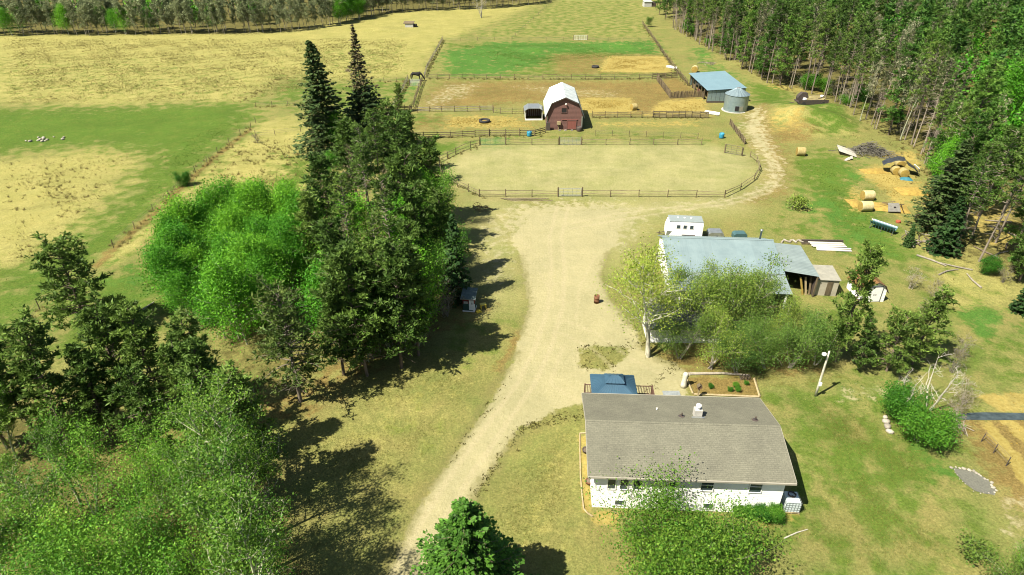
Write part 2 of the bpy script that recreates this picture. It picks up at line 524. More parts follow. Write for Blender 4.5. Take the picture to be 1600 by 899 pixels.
# straw and hay
for q, k in (([(905, 153), (985, 153), (993, 176), (908, 178)], 1), ([(950, 88), (1042, 88), (1050, 114), (935, 112)], 1), ([(1030, 158), (1100, 154), (1112, 182), (1010, 182)], .9), ([(700, 180), (800, 180), (840, 200), (690, 202)], .65),
             ([(925, 190), (1100, 186), (1100, 200), (935, 200)], .5), ([(1190, 186), (1250, 176), (1262, 206), (1200, 212)], .45), ([(1330, 296), (1346, 296), (1346, 332), (1328, 330)], .9), ([(1336, 268), (1400, 250), (1440, 290), (1405, 345), (1385, 300)], .9),
             ([(1375, 240), (1430, 235), (1440, 262), (1400, 272)], .9), ([(1522, 616), (1700, 608), (1700, 650), (1560, 644)], .81), ([(1528, 658), (1546, 656), (1700, 830), (1700, 900)], .81), ([(1560, 656), (1585, 655), (1700, 760), (1700, 795)], .81),
             ([(1610, 655), (1650, 655), (1700, 700), (1700, 740)], .81), ([(1188, 128), (1300, 138), (1290, 150), (1200, 140)], .5), ([(1500, 340), (1540, 300), (1600, 330), (1600, 400), (1520, 380)], .6), ([(904, 678), (921, 676), (926, 806), (910, 800)], .8),
             ([(922, 797), (975, 800), (960, 830), (918, 812)], .8), ([(1140, 806), (1250, 800), (1240, 830), (1150, 838)], .55)):
    put(straw, zone(q, 0.35 if k in (.8, .81) else 0.8), k)
# fallen leaves under the trees
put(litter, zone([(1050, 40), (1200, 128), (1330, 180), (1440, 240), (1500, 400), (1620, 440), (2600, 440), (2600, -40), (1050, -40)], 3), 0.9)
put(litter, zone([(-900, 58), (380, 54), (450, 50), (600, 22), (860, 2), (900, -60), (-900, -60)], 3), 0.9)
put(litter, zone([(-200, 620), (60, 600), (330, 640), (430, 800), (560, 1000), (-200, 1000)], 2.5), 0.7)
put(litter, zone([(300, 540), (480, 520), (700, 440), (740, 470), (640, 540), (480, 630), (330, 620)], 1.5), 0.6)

# wheel tracks: bare compacted lanes, and the grassier ridges between and beside them
lane, ridge = np.zeros(len(GXf)), np.zeros(len(GXf))
mid = [(630, 900), (685, 800), (722, 740), (770, 672), (822, 600), (848, 545), (868, 480), (872, 420), (868, 370), (880, 320)]
for off, px_w in ((-1.0, .55), (1.0, .55)):
    P = [G(*p) for p in mid]
    put(lane, strip([(m_[0] + off * (m_[1] + 150) * .018, m_[1]) for m_ in mid], px_w, .3), .9)
for tr_ in (([(868, 470), (840, 420), (800, 380), (770, 345)], .4), ([(878, 470), (852, 415), (812, 372), (782, 340)], .4), ([(880, 500), (930, 520), (985, 560), (1040, 590)], .5), ([(875, 520), (925, 545), (975, 590), (1000, 612)], .5), ([(880, 540), (860, 600), (900, 625)], .5),
            ([(890, 350), (960, 335), (1060, 322), (1130, 315), (1190, 298), (1208, 275), (1200, 245), (1182, 220), (1172, 195), (1180, 178)], .6), ([(890, 358), (965, 344), (1062, 329), (1135, 321), (1203, 302), (1220, 276), (1212, 243), (1194, 216), (1184, 196), (1196, 180)], .6), ([(930, 400), (905, 450), (900, 500)], .4)):
    put(lane, strip(tr_[0], tr_[1], .35), .8)
for q_ in ([(806, 552), (782, 590), (742, 655), (698, 722), (650, 795), (600, 905)], [(715, 830), (742, 778), (768, 740), (790, 705), (815, 678)], [(812, 400), (822, 440), (826, 478), (815, 522)], [(1000, 540), (1030, 562), (1062, 575)], [(950, 395), (940, 430), (955, 470), (985, 505)]):
    put(ridge, strip(q_, 1.1, .8), .75)
put(ridge, strip([(1200, 300), (1130, 318), (1060, 326)], .5, .4), .6)
for q_ in ([(0, 100), (200, 96), (420, 90), (560, 95)], [(0, 130), (200, 126), (400, 120)], [(60, 60), (260, 75), (470, 70), (640, 70)], [(0, 330), (100, 320), (200, 270)], [(0, 390), (80, 360), (170, 310)], [(860, 60), (900, 30), (950, 0)], [(885, 60), (930, 28), (985, 0)], [(700, 150), (800, 140), (960, 150)], [(1400, 420), (1480, 520), (1560, 640)], [(1420, 415), (1500, 515), (1590, 640)]):
    put(ridge, strip(q_, 1.2, 1.4), .6)
NV = len(GXf)
nr, nc = GX.shape
me = bpy.data.meshes.new('ground')
co = np.stack([GXf, GYf, Z], 1)
idx = np.arange(NV).reshape(nr, nc)
q = np.stack([idx[:-1, :-1], idx[:-1, 1:], idx[1:, 1:], idx[1:, :-1]], -1).reshape(-1, 4)
me.vertices.add(NV)
me.vertices.foreach_set('co', co.ravel())
me.loops.add(q.size)
me.polygons.add(len(q))
me.loops.foreach_set('vertex_index', q.ravel())
me.polygons.foreach_set('loop_start', np.arange(0, q.size, 4))
me.polygons.foreach_set('use_smooth', np.ones(len(q), bool))
for nm, chans in (('cover_a', (green, lush, dirt, soil)), ('cover_b', (straw, pale, litter, sand)), ('cover_c', (lane, ridge, np.zeros(NV), np.zeros(NV)))):
    at = me.color_attributes.new(nm, 'FLOAT_COLOR', 'POINT')
    at.data.foreach_set('color', np.stack(chans, 1).astype(np.float32).ravel())
me.update()
me.validate()

gm = bpy.data.materials.new('ground_cover')
gm.use_nodes = True
nt = gm.node_tree
L = nt.links.new
b = nt.nodes['Principled BSDF']
b.inputs['Roughness'].default_value = 0.95
b.inputs['Specular IOR Level'].default_value = 0.08
tc = nt.nodes.new('ShaderNodeTexCoord')


def gnoise(scale, detail=4.0, rough=0.6, stretch=None):
    n = nd(nt, 'ShaderNodeTexNoise', Scale=scale, Detail=detail, Roughness=rough)
    if stretch:
        mp = nt.nodes.new('ShaderNodeMapping')
        mp.inputs['Scale'].default_value = stretch
        L(tc.outputs['Object'], mp.inputs[0])
        L(mp.outputs[0], n.inputs['Vector'])
    else:
        L(tc.outputs['Object'], n.inputs['Vector'])
    return n.outputs['Fac']


n_big, n_mid, n_fine, n_tuft = gnoise(0.06, 5), gnoise(0.45, 6, 0.65), gnoise(3.5, 5, 0.7), gnoise(9.0, 3, 0.7)
n_edge = gnoise(0.9, 7, 0.72)
n_mid2 = gnoise(0.22, 6, 0.7)


def chan(attr, k):
    a = nd(nt, 'ShaderNodeAttribute', attribute_name=attr)
    if k == 3:
        return a.outputs['Alpha']
    sp = nt.nodes.new('ShaderNodeSeparateColor')
    L(a.outputs['Color'], sp.inputs[0])
    return sp.outputs[k]


def frayed(w, amount, hard=0.15, noise=None):
    """a weight whose edge breaks up along the noise"""
    m1 = nd(nt, 'ShaderNodeMath', operation='MULTIPLY_ADD')
    L(noise or n_edge, m1.inputs[0])
    m1.inputs[1].default_value = amount * 6
    m1.inputs[2].default_value = -amount * 3
    m2 = nd(nt, 'ShaderNodeMath', operation='ADD')
    L(w, m2.inputs[0])
    L(m1.outputs[0], m2.inputs[1])
    r = nd(nt, 'ShaderNodeMapRange', interpolation_type='SMOOTHSTEP')
    r.inputs[1].default_value, r.inputs[2].default_value = 0.5 - hard, 0.5 + hard
    L(m2.outputs[0], r.inputs[0])
    m3 = nd(nt, 'ShaderNodeMath', operation='MULTIPLY')
    L(r.outputs[0], m3.inputs[0])
    # keeps bare where the weight is nil
    r2 = nd(nt, 'ShaderNodeMapRange')
    r2.inputs[1].default_value, r2.inputs[2].default_value = 0.0, 0.12
    L(w, r2.inputs[0])
    L(r2.outputs[0], m3.inputs[1])
    return m3.outputs[0]


def two(c0, c1, src, p0=0.35, p1=0.65):
    return ramp(nt, src, p0, p1, (*c0, 1), (*c1, 1)).outputs[0]


lawn = mix(nt, 0.5, two((0.179, 0.163, 0.051), (0.121, 0.131, 0.036), n_mid), two((0.226, 0.205, 0.077), (0.086, 0.099, 0.026), n_fine, 0.3, 0.7))
lawn = mix(nt, 0.4, lawn, two((0.187, 0.157, 0.058), (0.102, 0.147, 0.034), n_mid2))
grassy = mix(nt, 0.5, two((0.042, 0.106, 0.010), (0.094, 0.123, 0.022), n_mid), two((0.031, 0.085, 0.008), (0.098, 0.131, 0.024), n_fine))
lushc = mix(nt, 0.5, two((0.028, 0.114, 0.018), (0.069, 0.134, 0.020), n_mid), two((0.021, 0.094, 0.014), (0.086, 0.148, 0.029), n_fine))
palec = mix(nt, 0.5, two((0.278, 0.258, 0.091), (0.200, 0.183, 0.048), n_mid), two((0.316, 0.299, 0.123), (0.144, 0.126, 0.033), n_fine, 0.25, 0.75))
palec = mix(nt, 0.35, palec, two((0.261, 0.236, 0.076), (0.168, 0.178, 0.041), n_mid2))
dirtc = mix(nt, 0.4, two((0.286, 0.261, 0.140), (0.242, 0.224, 0.114), n_mid2), two((0.302, 0.277, 0.160), (0.211, 0.193, 0.095), n_fine))
soilc = mix(nt, 0.45, two((0.176, 0.128, 0.041), (0.122, 0.094, 0.029), n_mid), two((0.213, 0.157, 0.057), (0.091, 0.065, 0.021), n_fine))
sandc = mix(nt, 0.5, two((0.301, 0.275, 0.130), (0.193, 0.189, 0.066), n_mid), two((0.315, 0.294, 0.155), (0.174, 0.166, 0.062), n_fine))
sandc = mix(nt, 0.3, sandc, two((0.310, 0.289, 0.150), (0.141, 0.163, 0.045), n_mid2))
strawc = mix(nt, 0.5, two((0.280, 0.227, 0.060), (0.222, 0.172, 0.039), n_mid), two((0.310, 0.262, 0.094), (0.169, 0.123, 0.033), n_fine))
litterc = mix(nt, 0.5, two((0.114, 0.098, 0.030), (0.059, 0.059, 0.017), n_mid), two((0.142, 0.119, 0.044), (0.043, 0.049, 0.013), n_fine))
c = lawn
c = mix(nt, frayed(chan('cover_b', 1), 0.35, 0.25), c, palec)
c = mix(nt, frayed(chan('cover_a', 0), 0.45, 0.3, n_mid), c, grassy)
c = mix(nt, frayed(chan('cover_a', 1), 0.55, 0.35, n_mid), c, lushc)
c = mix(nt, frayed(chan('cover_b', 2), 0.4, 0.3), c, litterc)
c = mix(nt, frayed(chan('cover_a', 3), 0.4, 0.3), c, soilc)
speck = nt.nodes.new('ShaderNodeValToRGB')
speck.color_ramp.elements[0].position, speck.color_ramp.elements[1].position = 0.28, 0.72
speck.color_ramp.elements[0].color, speck.color_ramp.elements[1].color = (0.55, 0.56, 0.52, 1), (1.42, 1.40, 1.40, 1)
L(gnoise(5.5, 4, 0.85), speck.inputs[0])
c = mix(nt, 1.0, c, speck.outputs[0], 'MULTIPLY')
speck2 = ramp(nt, gnoise(2.1, 6, 0.8), 0.30, 0.70, (0.80, 0.81, 0.79, 1), (1.17, 1.16, 1.17, 1))
c = mix(nt, 1.0, c, speck2.outputs[0], 'MULTIPLY')
c = mix(nt, chan('cover_b', 3), c, sandc)
c = mix(nt, frayed(chan('cover_a', 2), 0.38, 0.2), c, dirtc)
c = mix(nt, frayed(chan('cover_b', 0), 0.38, 0.2), c, strawc)
blot = ramp(nt, gnoise(0.13, 6, 0.72), 0.32, 0.68, (0.84, 0.86, 0.84, 1), (1.12, 1.10, 1.10, 1))
c = mix(nt, 1.0, c, blot.outputs[0], 'MULTIPLY')
wheel = mix(nt, frayed(chan('cover_c', 0), 0.12, 0.3), c, two((0.325, 0.285, 0.170), (0.275, 0.24, 0.135), n_fine))
c = mix(nt, 0.5, c, wheel)
rut = mix(nt, frayed(chan('cover_c', 1), 0.25, 0.3), c, two((0.150, 0.135, 0.050), (0.105, 0.105, 0.036), n_fine))
c = mix(nt, 0.75, c, rut)
L(c, b.inputs['Base Color'])
hm = mix(nt, 0.4, n_fine, n_tuft)
bp = nd(nt, 'ShaderNodeBump', Strength=0.7, Distance=0.14)
L(hm, bp.inputs['Height'])
bp2 = nd(nt, 'ShaderNodeBump', Strength=0.35, Distance=0.5)
L(n_edge, bp2.inputs['Height'])
L(bp2.outputs[0], bp.inputs['Normal'])
L(bp.outputs[0], b.inputs['Normal'])
me.materials.append(gm)
struct(link('ground', me))

# ------------------------------------------------------------------ trees: bark tubes and many small leaf faces
def tubes_mesh(name, paths, m, sides=5):
    """all limbs of one tree: list of (points, radii)"""
    V, F, o = [], [], 0
    ang = np.arange(sides) * 2 * np.pi / sides
    for P, r in paths:
        P = np.asarray(P, float)
        r = np.asarray(r, float)
        T = np.gradient(P, axis=0)
        T /= np.linalg.norm(T, axis=1, keepdims=True) + 1e-9
        ref = np.where(np.abs(T[:, 2:3]) < 0.9, np.array([[0, 0, 1.0]]), np.array([[1.0, 0, 0]]))
        A = np.cross(T, ref)
        A /= np.linalg.norm(A, axis=1, keepdims=True) + 1e-9
        B = np.cross(T, A)
        ring = P[:, None, :] + (A[:, None, :] * np.cos(ang)[None, :, None] + B[:, None, :] * np.sin(ang)[None, :, None]) * r[:, None, None]
        n = len(P)
        V.append(ring.reshape(-1, 3))
        i = np.arange(n - 1)[:, None] * sides
        k = np.arange(sides)[None, :]
        k2 = (k + 1) % sides
        F.append((np.stack([i + k, i + k2, i + sides + k2, i + sides + k], -1).reshape(-1, 4)) + o)
        o += n * sides
    return raw_mesh(name, np.concatenate(V), np.concatenate(F), m, smooth=True)


def raw_mesh(name, V, Q, m, cols=None, smooth=False):
    me = bpy.data.meshes.new(name)
    me.vertices.add(len(V))
    me.vertices.foreach_set('co', np.ascontiguousarray(V, np.float32).ravel())
    me.loops.add(Q.size)
    me.polygons.add(len(Q))
    me.loops.foreach_set('vertex_index', np.ascontiguousarray(Q, np.int32).ravel())
    me.polygons.foreach_set('loop_start', np.arange(0, Q.size, Q.shape[1], dtype=np.int32))
    if smooth:
        me.polygons.foreach_set('use_smooth', np.ones(len(Q), bool))
    if cols is not None:
        at = me.color_attributes.new('leaf', 'FLOAT_COLOR', 'POINT')
        at.data.foreach_set('color', np.ascontiguousarray(np.concatenate([cols, np.ones((len(cols), 1))], 1), np.float32).ravel())
    me.materials.append(m)
    me.update()
    return me


def unit(n, rng):
    v = rng.normal(size=(n, 3))
    return v / (np.linalg.norm(v, axis=1, keepdims=True) + 1e-9)


def leaf_quads(C, size, rng, aspect=0.7, dirs=None, up=0.0):
    """four corners for each leaf centre; dirs, if given, is the leaf's long axis"""
    n = len(C)
    a = unit(n, rng) if dirs is None else dirs
    o = unit(n, rng)
    o[:, 2] += up
    bb = np.cross(a, o)
    bb /= np.linalg.norm(bb, axis=1, keepdims=True) + 1e-9
    s = (size * rng.uniform(0.4, 1.55, n))[:, None]
    a = a * s * 0.5
    bb = bb * s * 0.5 * aspect
    # a pointed leaf: the corners lie at its tip, sides and stalk
    return np.stack([C - a, C + bb, C + a, C - bb], 1).reshape(-1, 3)


def leaf_mesh(name, C, size, cols, m, rng, **kw):
    V = leaf_quads(C, size, rng, **kw)
    Q = np.arange(len(V)).reshape(-1, 4)
    return raw_mesh(name, V, Q, m, np.repeat(cols, 4, 0))


def tint(base, alt, n, rng, clump=None, jit=0.18):
    t = rng.uniform(0, 1, (n, 1)) if clump is None else np.clip(clump[:, None] + rng.normal(0, 0.15, (n, 1)), 0, 1)
    c = np.array(base)[None] * (1 - t) + np.array(alt)[None] * t
    return np.clip(c * (1 + rng.normal(0, jit, (n, 1))), 0.002, 0.95)


def limb(p0, direc, length, rng, n=5, bend=0.15, up=0.1):
    P = [np.array(p0, float)]
    d = np.array(direc, float)
    d /= np.linalg.norm(d)
    for i in range(n):
        d = d + rng.normal(0, bend, 3) + np.array([0, 0, up])
        d /= np.linalg.norm(d)
        P.append(P[-1] + d * length / n)
    return np.array(P)


def broadleaf(seed, h, crown_r, base, nb, nleaf, size, c0, c1, bark, stems=1, rise=0.9, twigs=2, spread=0.55, tr=0.12, lmat=LEAF, flat=1.0, stem_out=0.25, droop=0.0, see=1.0):
    """trunk(s), limbs, twigs and leaf clumps gathered about the twigs"""
    rng = np.random.default_rng(seed)
    paths, ends = [], []
    for s in range(stems):
        th = rng.uniform(0, 2 * np.pi)
        lean = stem_out if stems > 1 else 0.05
        H = h * rng.uniform(0.82, 1.0) if stems > 1 else h
        T = limb((rng.normal(0, .12) * (stems > 1), rng.normal(0, .12) * (stems > 1), -0.1), (math.cos(th) * lean, math.sin(th) * lean, 1), H, rng, 9, 0.05, 0.06)
        tr_s = tr * (0.75 if stems > 1 else 1)
        paths.append((T, np.linspace(tr_s, tr_s * 0.12, len(T))))
        for b_ in range(max(3, nb // stems)):
            f = base + (1 - base) * (b_ + rng.uniform(0, 1)) / max(3, nb // stems)
            f = min(f, 0.98)
            p = T[0] + (T[-1] - T[0]) * 0
            k = f * (len(T) - 1)
            p = T[int(k)] * (1 - k % 1) + T[min(int(k) + 1, len(T) - 1)] * (k % 1)
            g = (f - base) / (1 - base)
            prof = crown_r * (0.45 + 0.75 * math.sin(min(1, g * 1.15 + 0.15) * math.pi) ** 0.8) * (1 - 0.35 * g) * rng.uniform(0.7, 1.2)
            a = rng.uniform(0, 2 * np.pi)
            Bp = limb(p, (math.cos(a), math.sin(a), rise * rng.uniform(0.5, 1.2)), max(0.5, prof), rng, 5, 0.16, 0.05 - droop)
            rb = tr_s * 0.42 * (1 - f * 0.55)
            paths.append((Bp, np.linspace(rb, rb * 0.15, len(Bp))))
            ends.append((Bp[3:], 1.0))
            for t_ in range(twigs):
                i = rng.integers(1, 5)
                a2 = a + rng.uniform(-1.2, 1.2)
                Tw = limb(Bp[i], (math.cos(a2), math.sin(a2), rise * rng.uniform(0.2, 1.4)), max(0.4, prof * 0.5), rng, 3, 0.2, 0.05 - droop)
                paths.append((Tw, np.linspace(rb * 0.45, rb * 0.1, len(Tw))))
                ends.append((Tw[1:], 0.7))
        ends.append((T[-3:], 0.8))
    tm = tubes_mesh('trunk', paths, bark, 5)
    pts = np.concatenate([e for e, w in ends])
    clump = rng.uniform(0, 1, len(pts))
    k = rng.integers(0, len(pts), nleaf)
    C = pts[k] + rng.normal(0, spread, (nleaf, 3)) * np.array([1, 1, 0.8 * flat])
    C[:, 2] = np.maximum(C[:, 2], 0.1)
    cols = tint(c0, c1, nleaf, rng, clump[k], 0.12)
    cm = leaf_mesh('crown', C, size, cols, lmat, rng, up=0.9)
    return tm, cm


def pine(seed, h, base, r, c0, c1, nb=46, tufts=9, tuft=5, ln=0.40, wd=0.055, droop=0.06, dead=8, tr=0.15, uneven=0.5, top=0.35, lean=0.03, bark=None):
    """a jack pine: long bare pole, dead stubs, irregular boughs ending in needle tufts"""
    rng = np.random.default_rng(seed)
    th = rng.uniform(0, 6.28)
    T = limb((0, 0, -0.1), (lean * math.cos(th), lean * math.sin(th), 1), h, rng, 10, 0.025, 0.05)
    paths = [(T, np.linspace(tr, tr * 0.15, len(T)))]

    def at(f):
        k = f * (len(T) - 1)
        return T[int(k)] * (1 - k % 1) + T[min(int(k) + 1, len(T) - 1)] * (k % 1)
    C, D, cl = [], [], []
    sides = rng.uniform(0.55, 1.25, 8)
    for b_ in range(nb):
        f = base + (0.99 - base) * (b_ + rng.uniform(0, 1)) / nb
        g = (f - base) / (1 - base)
        a = b_ * 2.4 + rng.normal(0, 0.4)
        prof = r * (top + (1 - top) * (1 - g) ** 0.7 * min(1, 0.45 + g * 3)) * (1 - uneven * rng.uniform(0, 1)) * sides[int((a % 6.283) / 6.284 * 8)]
        prof = max(0.25, prof)
        B = limb(at(f), (math.cos(a), math.sin(a), 0.15 + 0.5 * g), prof, rng, 4, 0.12, 0.06 - droop * (1 - g) * 2)
        paths.append((B, np.linspace(0.045 + 0.02 * (1 - g), 0.012, len(B))))
        nt_ = max(3, int(tufts * (0.5 + prof / r)))
        shade = rng.uniform(0, 1)
        for t_ in range(nt_):
            q = rng.uniform(0.3, 1.0) ** 0.7 * (len(B) - 1)
            p = B[int(q)] * (1 - q % 1) + B[min(int(q) + 1, len(B) - 1)] * (q % 1) + rng.normal(0, 0.16, 3) * np.array([1, 1, .6]) * (0.6 + prof / 2.5)
            d = unit(tuft, rng)
            d[:, 2] = d[:, 2] * 0.7 + 0.35
            d[:, :2] += np.array([math.cos(a), math.sin(a)]) * 0.5
            d /= np.linalg.norm(d, axis=1, keepdims=True)
            C.append(p + d * ln * 0.42)
            D.append(d)
            cl.append(np.full(tuft, np.clip(shade + rng.normal(0, 0.2), 0, 1)))
    for b_ in range(dead):
        f = rng.uniform(min(0.22, base * 0.6), base + 0.05)
        a = rng.uniform(0, 6.28)
        B = limb(at(f), (math.cos(a), math.sin(a), -0.05), rng.uniform(0.4, 0.9) * r * 0.6, rng, 3, 0.2, -0.02)
        paths.append((B, np.linspace(0.03, 0.008, len(B))))
    C, D, cl = np.concatenate(C), np.concatenate(D), np.concatenate(cl)
    tm = tubes_mesh('trunk', paths, bark or M_BARK, 5)
    cm = leaf_mesh('crown', C, ln, tint(c0, c1, len(C), rng, cl, 0.2), NEEDLE, rng, aspect=wd / ln * 2, dirs=D)
    return tm, cm


def spruce(seed, h, r, c0, c1, whorls=34, per=7, sp=9, ln=0.5, wd=0.2, base=0.06, dead_top=0.0, tr=0.2, droop=0.25, power=0.85, hang=0.35, rag=0.72):
    """a conical spruce: whorls of drooping boughs carrying flat sprays"""
    rng = np.random.default_rng(seed)
    T = limb((0, 0, -0.1), (0.01, 0.01, 1), h, rng, 8, 0.008, 0.05)
    paths = [(T, np.linspace(tr, 0.02, len(T)))]
    C, D, cl, dd = [], [], [], []
    for w in range(whorls):
        f = base + (0.985 - base) * (w / (whorls - 1)) ** 0.92
        z = f * h
        prof0 = r * (1 - f) ** power + 0.12
        nper = max(4, int(per * (0.6 + 0.6 * (1 - f))))
        for k in range(nper):
            a = (k + rng.uniform(-.3, .3)) / nper * 6.283 + w * 1.9
            prof = prof0 * rng.uniform(rag, 1.12)
            kx = f * (len(T) - 1)
            p0 = T[int(kx)] * (1 - kx % 1) + T[min(int(kx) + 1, len(T) - 1)] * (kx % 1)
            d0 = np.array([math.cos(a), math.sin(a), 0.25 - droop * (1 - f) * 2.2])
            B = limb(p0, d0, prof, rng, 3, 0.05, 0.05)
            paths.append((B, np.linspace(0.035, 0.008, len(B))))
            n = max(3, int(sp * (0.35 + prof / r)))
            if dead_top and f > 1 - dead_top:
                n = max(1, int(n * (0.30 if rng.uniform() < 0.55 else 0.6)))
            q = rng.uniform(0.18, 1.0, n) * (len(B) - 1)
            i = np.minimum(q.astype(int), len(B) - 2)
            fr = (q - i)[:, None]
            P = B[i] * (1 - fr) + B[i + 1] * fr
            side = np.array([-math.sin(a), math.cos(a), 0])
            off = rng.uniform(-1, 1, n) * 0.32 * prof * (1 - q / (len(B)) * 0.6)
            P = P + side * off[:, None] + rng.normal(0, 0.05, (n, 3)) - np.array([0, 0, 0.05])
            d = np.array([math.cos(a), math.sin(a), 0])[None] + side[None] * np.sign(off)[:, None] * 0.7 + rng.normal(0, 0.25, (n, 3)) - np.array([0, 0, hang])
            d /= np.linalg.norm(d, axis=1, keepdims=True)
            C.append(P)
            D.append(d)
            cl.append(np.clip(rng.uniform(0, 1) * 0.6 + q / len(B) * 0.5 + rng.normal(0, .1, n), 0, 1))
            dd.append(np.full(n, 1.0 if dead_top and f > 1 - dead_top * rng.uniform(.6, 1.1) else 0.0))
    C, D, cl, dd = map(np.concatenate, (C, D, cl, dd))
    cols = tint(c0, c1, len(C), rng, cl, 0.15)
    if dead_top:
        cols = np.where((dd * (rng.uniform(0, 1, len(dd)) < 0.85))[:, None] > 0, tint((0.16, 0.13, 0.07), (0.24, 0.19, 0.10), len(C), rng), cols)
    tm = tubes_mesh('trunk', paths, M_BARK, 5)
    # each spray is a bent pair of faces, so that it has a lit and a shaded side
    V1 = leaf_quads(C, ln, rng, aspect=wd / ln * 2, dirs=D, up=2.0)
    V2 = leaf_quads(C + D * ln * 0.15 - np.array([0, 0, 0.06]), ln * 0.8, rng, aspect=wd / ln * 1.6, dirs=D + rng.normal(0, .3, D.shape))
    V = np.concatenate([V1, V2])
    cm = raw_mesh('crown', V, np.arange(len(V)).reshape(-1, 4), NEEDLE, np.repeat(np.concatenate([cols, cols]), 4, 0))
    return tm, cm


def bare(seed, h, r, base, nb, bark, twigs=5, sub=3, stems=1, buds=0, bc0=(0.2, 0.2, 0.08), bc1=(0.3, 0.3, 0.1), tr=0.13, rise=0.9, thick=1.0, size=0.12):
    """a leafless tree: trunk, limbs and fine twigs, with a haze of buds where buds is set"""
    rng = np.random.default_rng(seed)
    paths, tips = [], []
    for s in range(stems):
        th = rng.uniform(0, 6.28)
        ln = 0.28 if stems > 1 else 0.06
        T = limb((rng.normal(0, .15) * (stems > 1), rng.normal(0, .15) * (stems > 1), -0.1), (math.cos(th) * ln, math.sin(th) * ln, 1), h * rng.uniform(.8, 1), rng, 8, 0.06, 0.05)
        paths.append((T, np.linspace(tr, tr * 0.12, len(T))))
        for b_ in range(max(3, nb // stems)):
            f = min(0.97, base + (1 - base) * (b_ + rng.uniform(0, 1)) / max(3, nb // stems))
            k = f * (len(T) - 1)
            p = T[int(k)] * (1 - k % 1) + T[min(int(k) + 1, len(T) - 1)] * (k % 1)
            a = rng.uniform(0, 6.28)
            Ln = r * rng.uniform(0.6, 1.2) * (1.1 - 0.5 * f)
            B = limb(p, (math.cos(a), math.sin(a), rise * rng.uniform(0.4, 1.3)), Ln, rng, 5, 0.2, 0.04)
            rb = tr * 0.4 * (1.1 - f * 0.6) * thick
            paths.append((B, np.linspace(rb, rb * 0.25, len(B))))
            for t_ in range(twigs):
                i = rng.integers(1, 6)
                Tw = limb(B[i], unit(1, rng)[0] * 0.7 + np.array([math.cos(a) * .5, math.sin(a) * .5, rise * 0.5]), Ln * 0.45, rng, 3, 0.25, 0.05)
                paths.append((Tw, np.linspace(rb * 0.4, rb * 0.18, len(Tw)).clip(0.006)))
                tips.append(Tw[1:])
                for u_ in range(sub):
                    S2 = limb(Tw[rng.integers(1, 4)], unit(1, rng)[0] + np.array([0, 0, rise * 0.6]), Ln * 0.25, rng, 2, 0.25, 0.05)
                    paths.append((S2, np.array([0.010, 0.008, 0.006]) * thick))
                    tips.append(S2[1:])
    tm = tubes_mesh('trunk', paths, bark, 4)
    cm = None
    if buds:
        pts = np.concatenate(tips)
        k = rng.integers(0, len(pts), buds)
        C = pts[k] + rng.normal(0, 0.18, (buds, 3))
        C[:, 2] = np.maximum(C[:, 2], 0.05)
        cm = leaf_mesh('crown', C, size, tint(bc0, bc1, buds, rng), LEAF, rng)
    return tm, cm


A0, A1 = (0.044, 0.180, 0.008), (0.135, 0.345, 0.020)      # fresh aspen green
P0, P1 = (0.048, 0.094, 0.015), (0.120, 0.198, 0.034)      # pine
D0, D1 = (0.020, 0.050, 0.014), (0.075, 0.118, 0.034)      # spruce
Y0, Y1 = (0.075, 0.145, 0.018), (0.185, 0.260, 0.042)      # opening maple leaves
M_BIRCHBARK = mat('white_birch_bark', (0.44, 0.42, 0.34), (0.24, 0.22, 0.17), scale=3, rnd=0.1)
ASPEN = [broadleaf(100 + i, 9.0, 3.1, 0.16, 40, 13500, 0.155, A0, A1, M_WHITEBARK, rise=0.95, spread=0.62, tr=0.10, flat=1.2) for i in range(5)]
M_PALESTEM = mat('pale_stem', (0.34, 0.35, 0.23), (0.19, 0.20, 0.125), scale=3, rnd=0.2)
YOUNG = [broadleaf(120 + i, 8.5, 2.4, 0.12, 26, 8500, 0.105, (0.050, 0.170, 0.010), (0.175, 0.335, 0.034), M_PALESTEM, stems=3, rise=1.5, spread=0.48, tr=0.075, flat=1.7, twigs=3) for i in range(4)]
M_POLEBARK = mat('grey_pole_bark', (0.24, 0.20, 0.15), (0.13, 0.11, 0.085), scale=2.5, rnd=0.3, stretch=(1, 1, 0.25))
PINE = [pine(140 + i, 16.5, 0.44 + 0.05 * i, 3.0, P0, P1, nb=54, tufts=11, tuft=5, dead=26, bark=M_POLEBARK) for i in range(5)]
PINEB = [pine(150 + i, 11.5, 0.16 + 0.05 * (i % 3), 3.6, P0, P1, nb=74, tufts=19, tuft=6, dead=16, uneven=0.62) for i in range(5)]
FEATHER = pine(137, 11.0, 0.26, 3.9, (0.050, 0.092, 0.018), (0.125, 0.175, 0.038), nb=84, tufts=14, tuft=5, dead=44, uneven=0.5, tr=0.2, top=0.4, bark=M_POLEBARK, droop=0.14)
WIDE = [pine(155 + i, 10.5, 0.14, 4.9, P0, P1, nb=74, tufts=26, tuft=6, dead=14, uneven=0.65, top=0.45, tr=0.2) for i in range(3)]
PINEG = [pine(160 + i, 15.5, 0.16, 3.7, (0.045, 0.118, 0.016), (0.118, 0.225, 0.036), nb=76, tufts=17, tuft=6, dead=4) for i in range(4)]
POLE = [pine(170 + i, 15.0, 0.58, 1.8, (0.07, 0.090, 0.035), (0.15, 0.16, 0.070), nb=30, tufts=6, tuft=4, dead=64, tr=0.12, uneven=0.7, bark=M_POLEBARK) for i in range(4)]
SPRUCE = [spruce(180 + i, 19, 6.3, D0, D1, whorls=40, per=8, sp=30, ln=0.55, wd=0.19, rag=0.5, droop=0.18, hang=0.15) for i in range(2)]
SPRTOP = spruce(185, 20.5, 6.6, D0, D1, whorls=42, per=8, sp=30, ln=0.55, wd=0.19, dead_top=0.52, power=1.25, rag=0.5, droop=0.18, hang=0.15)
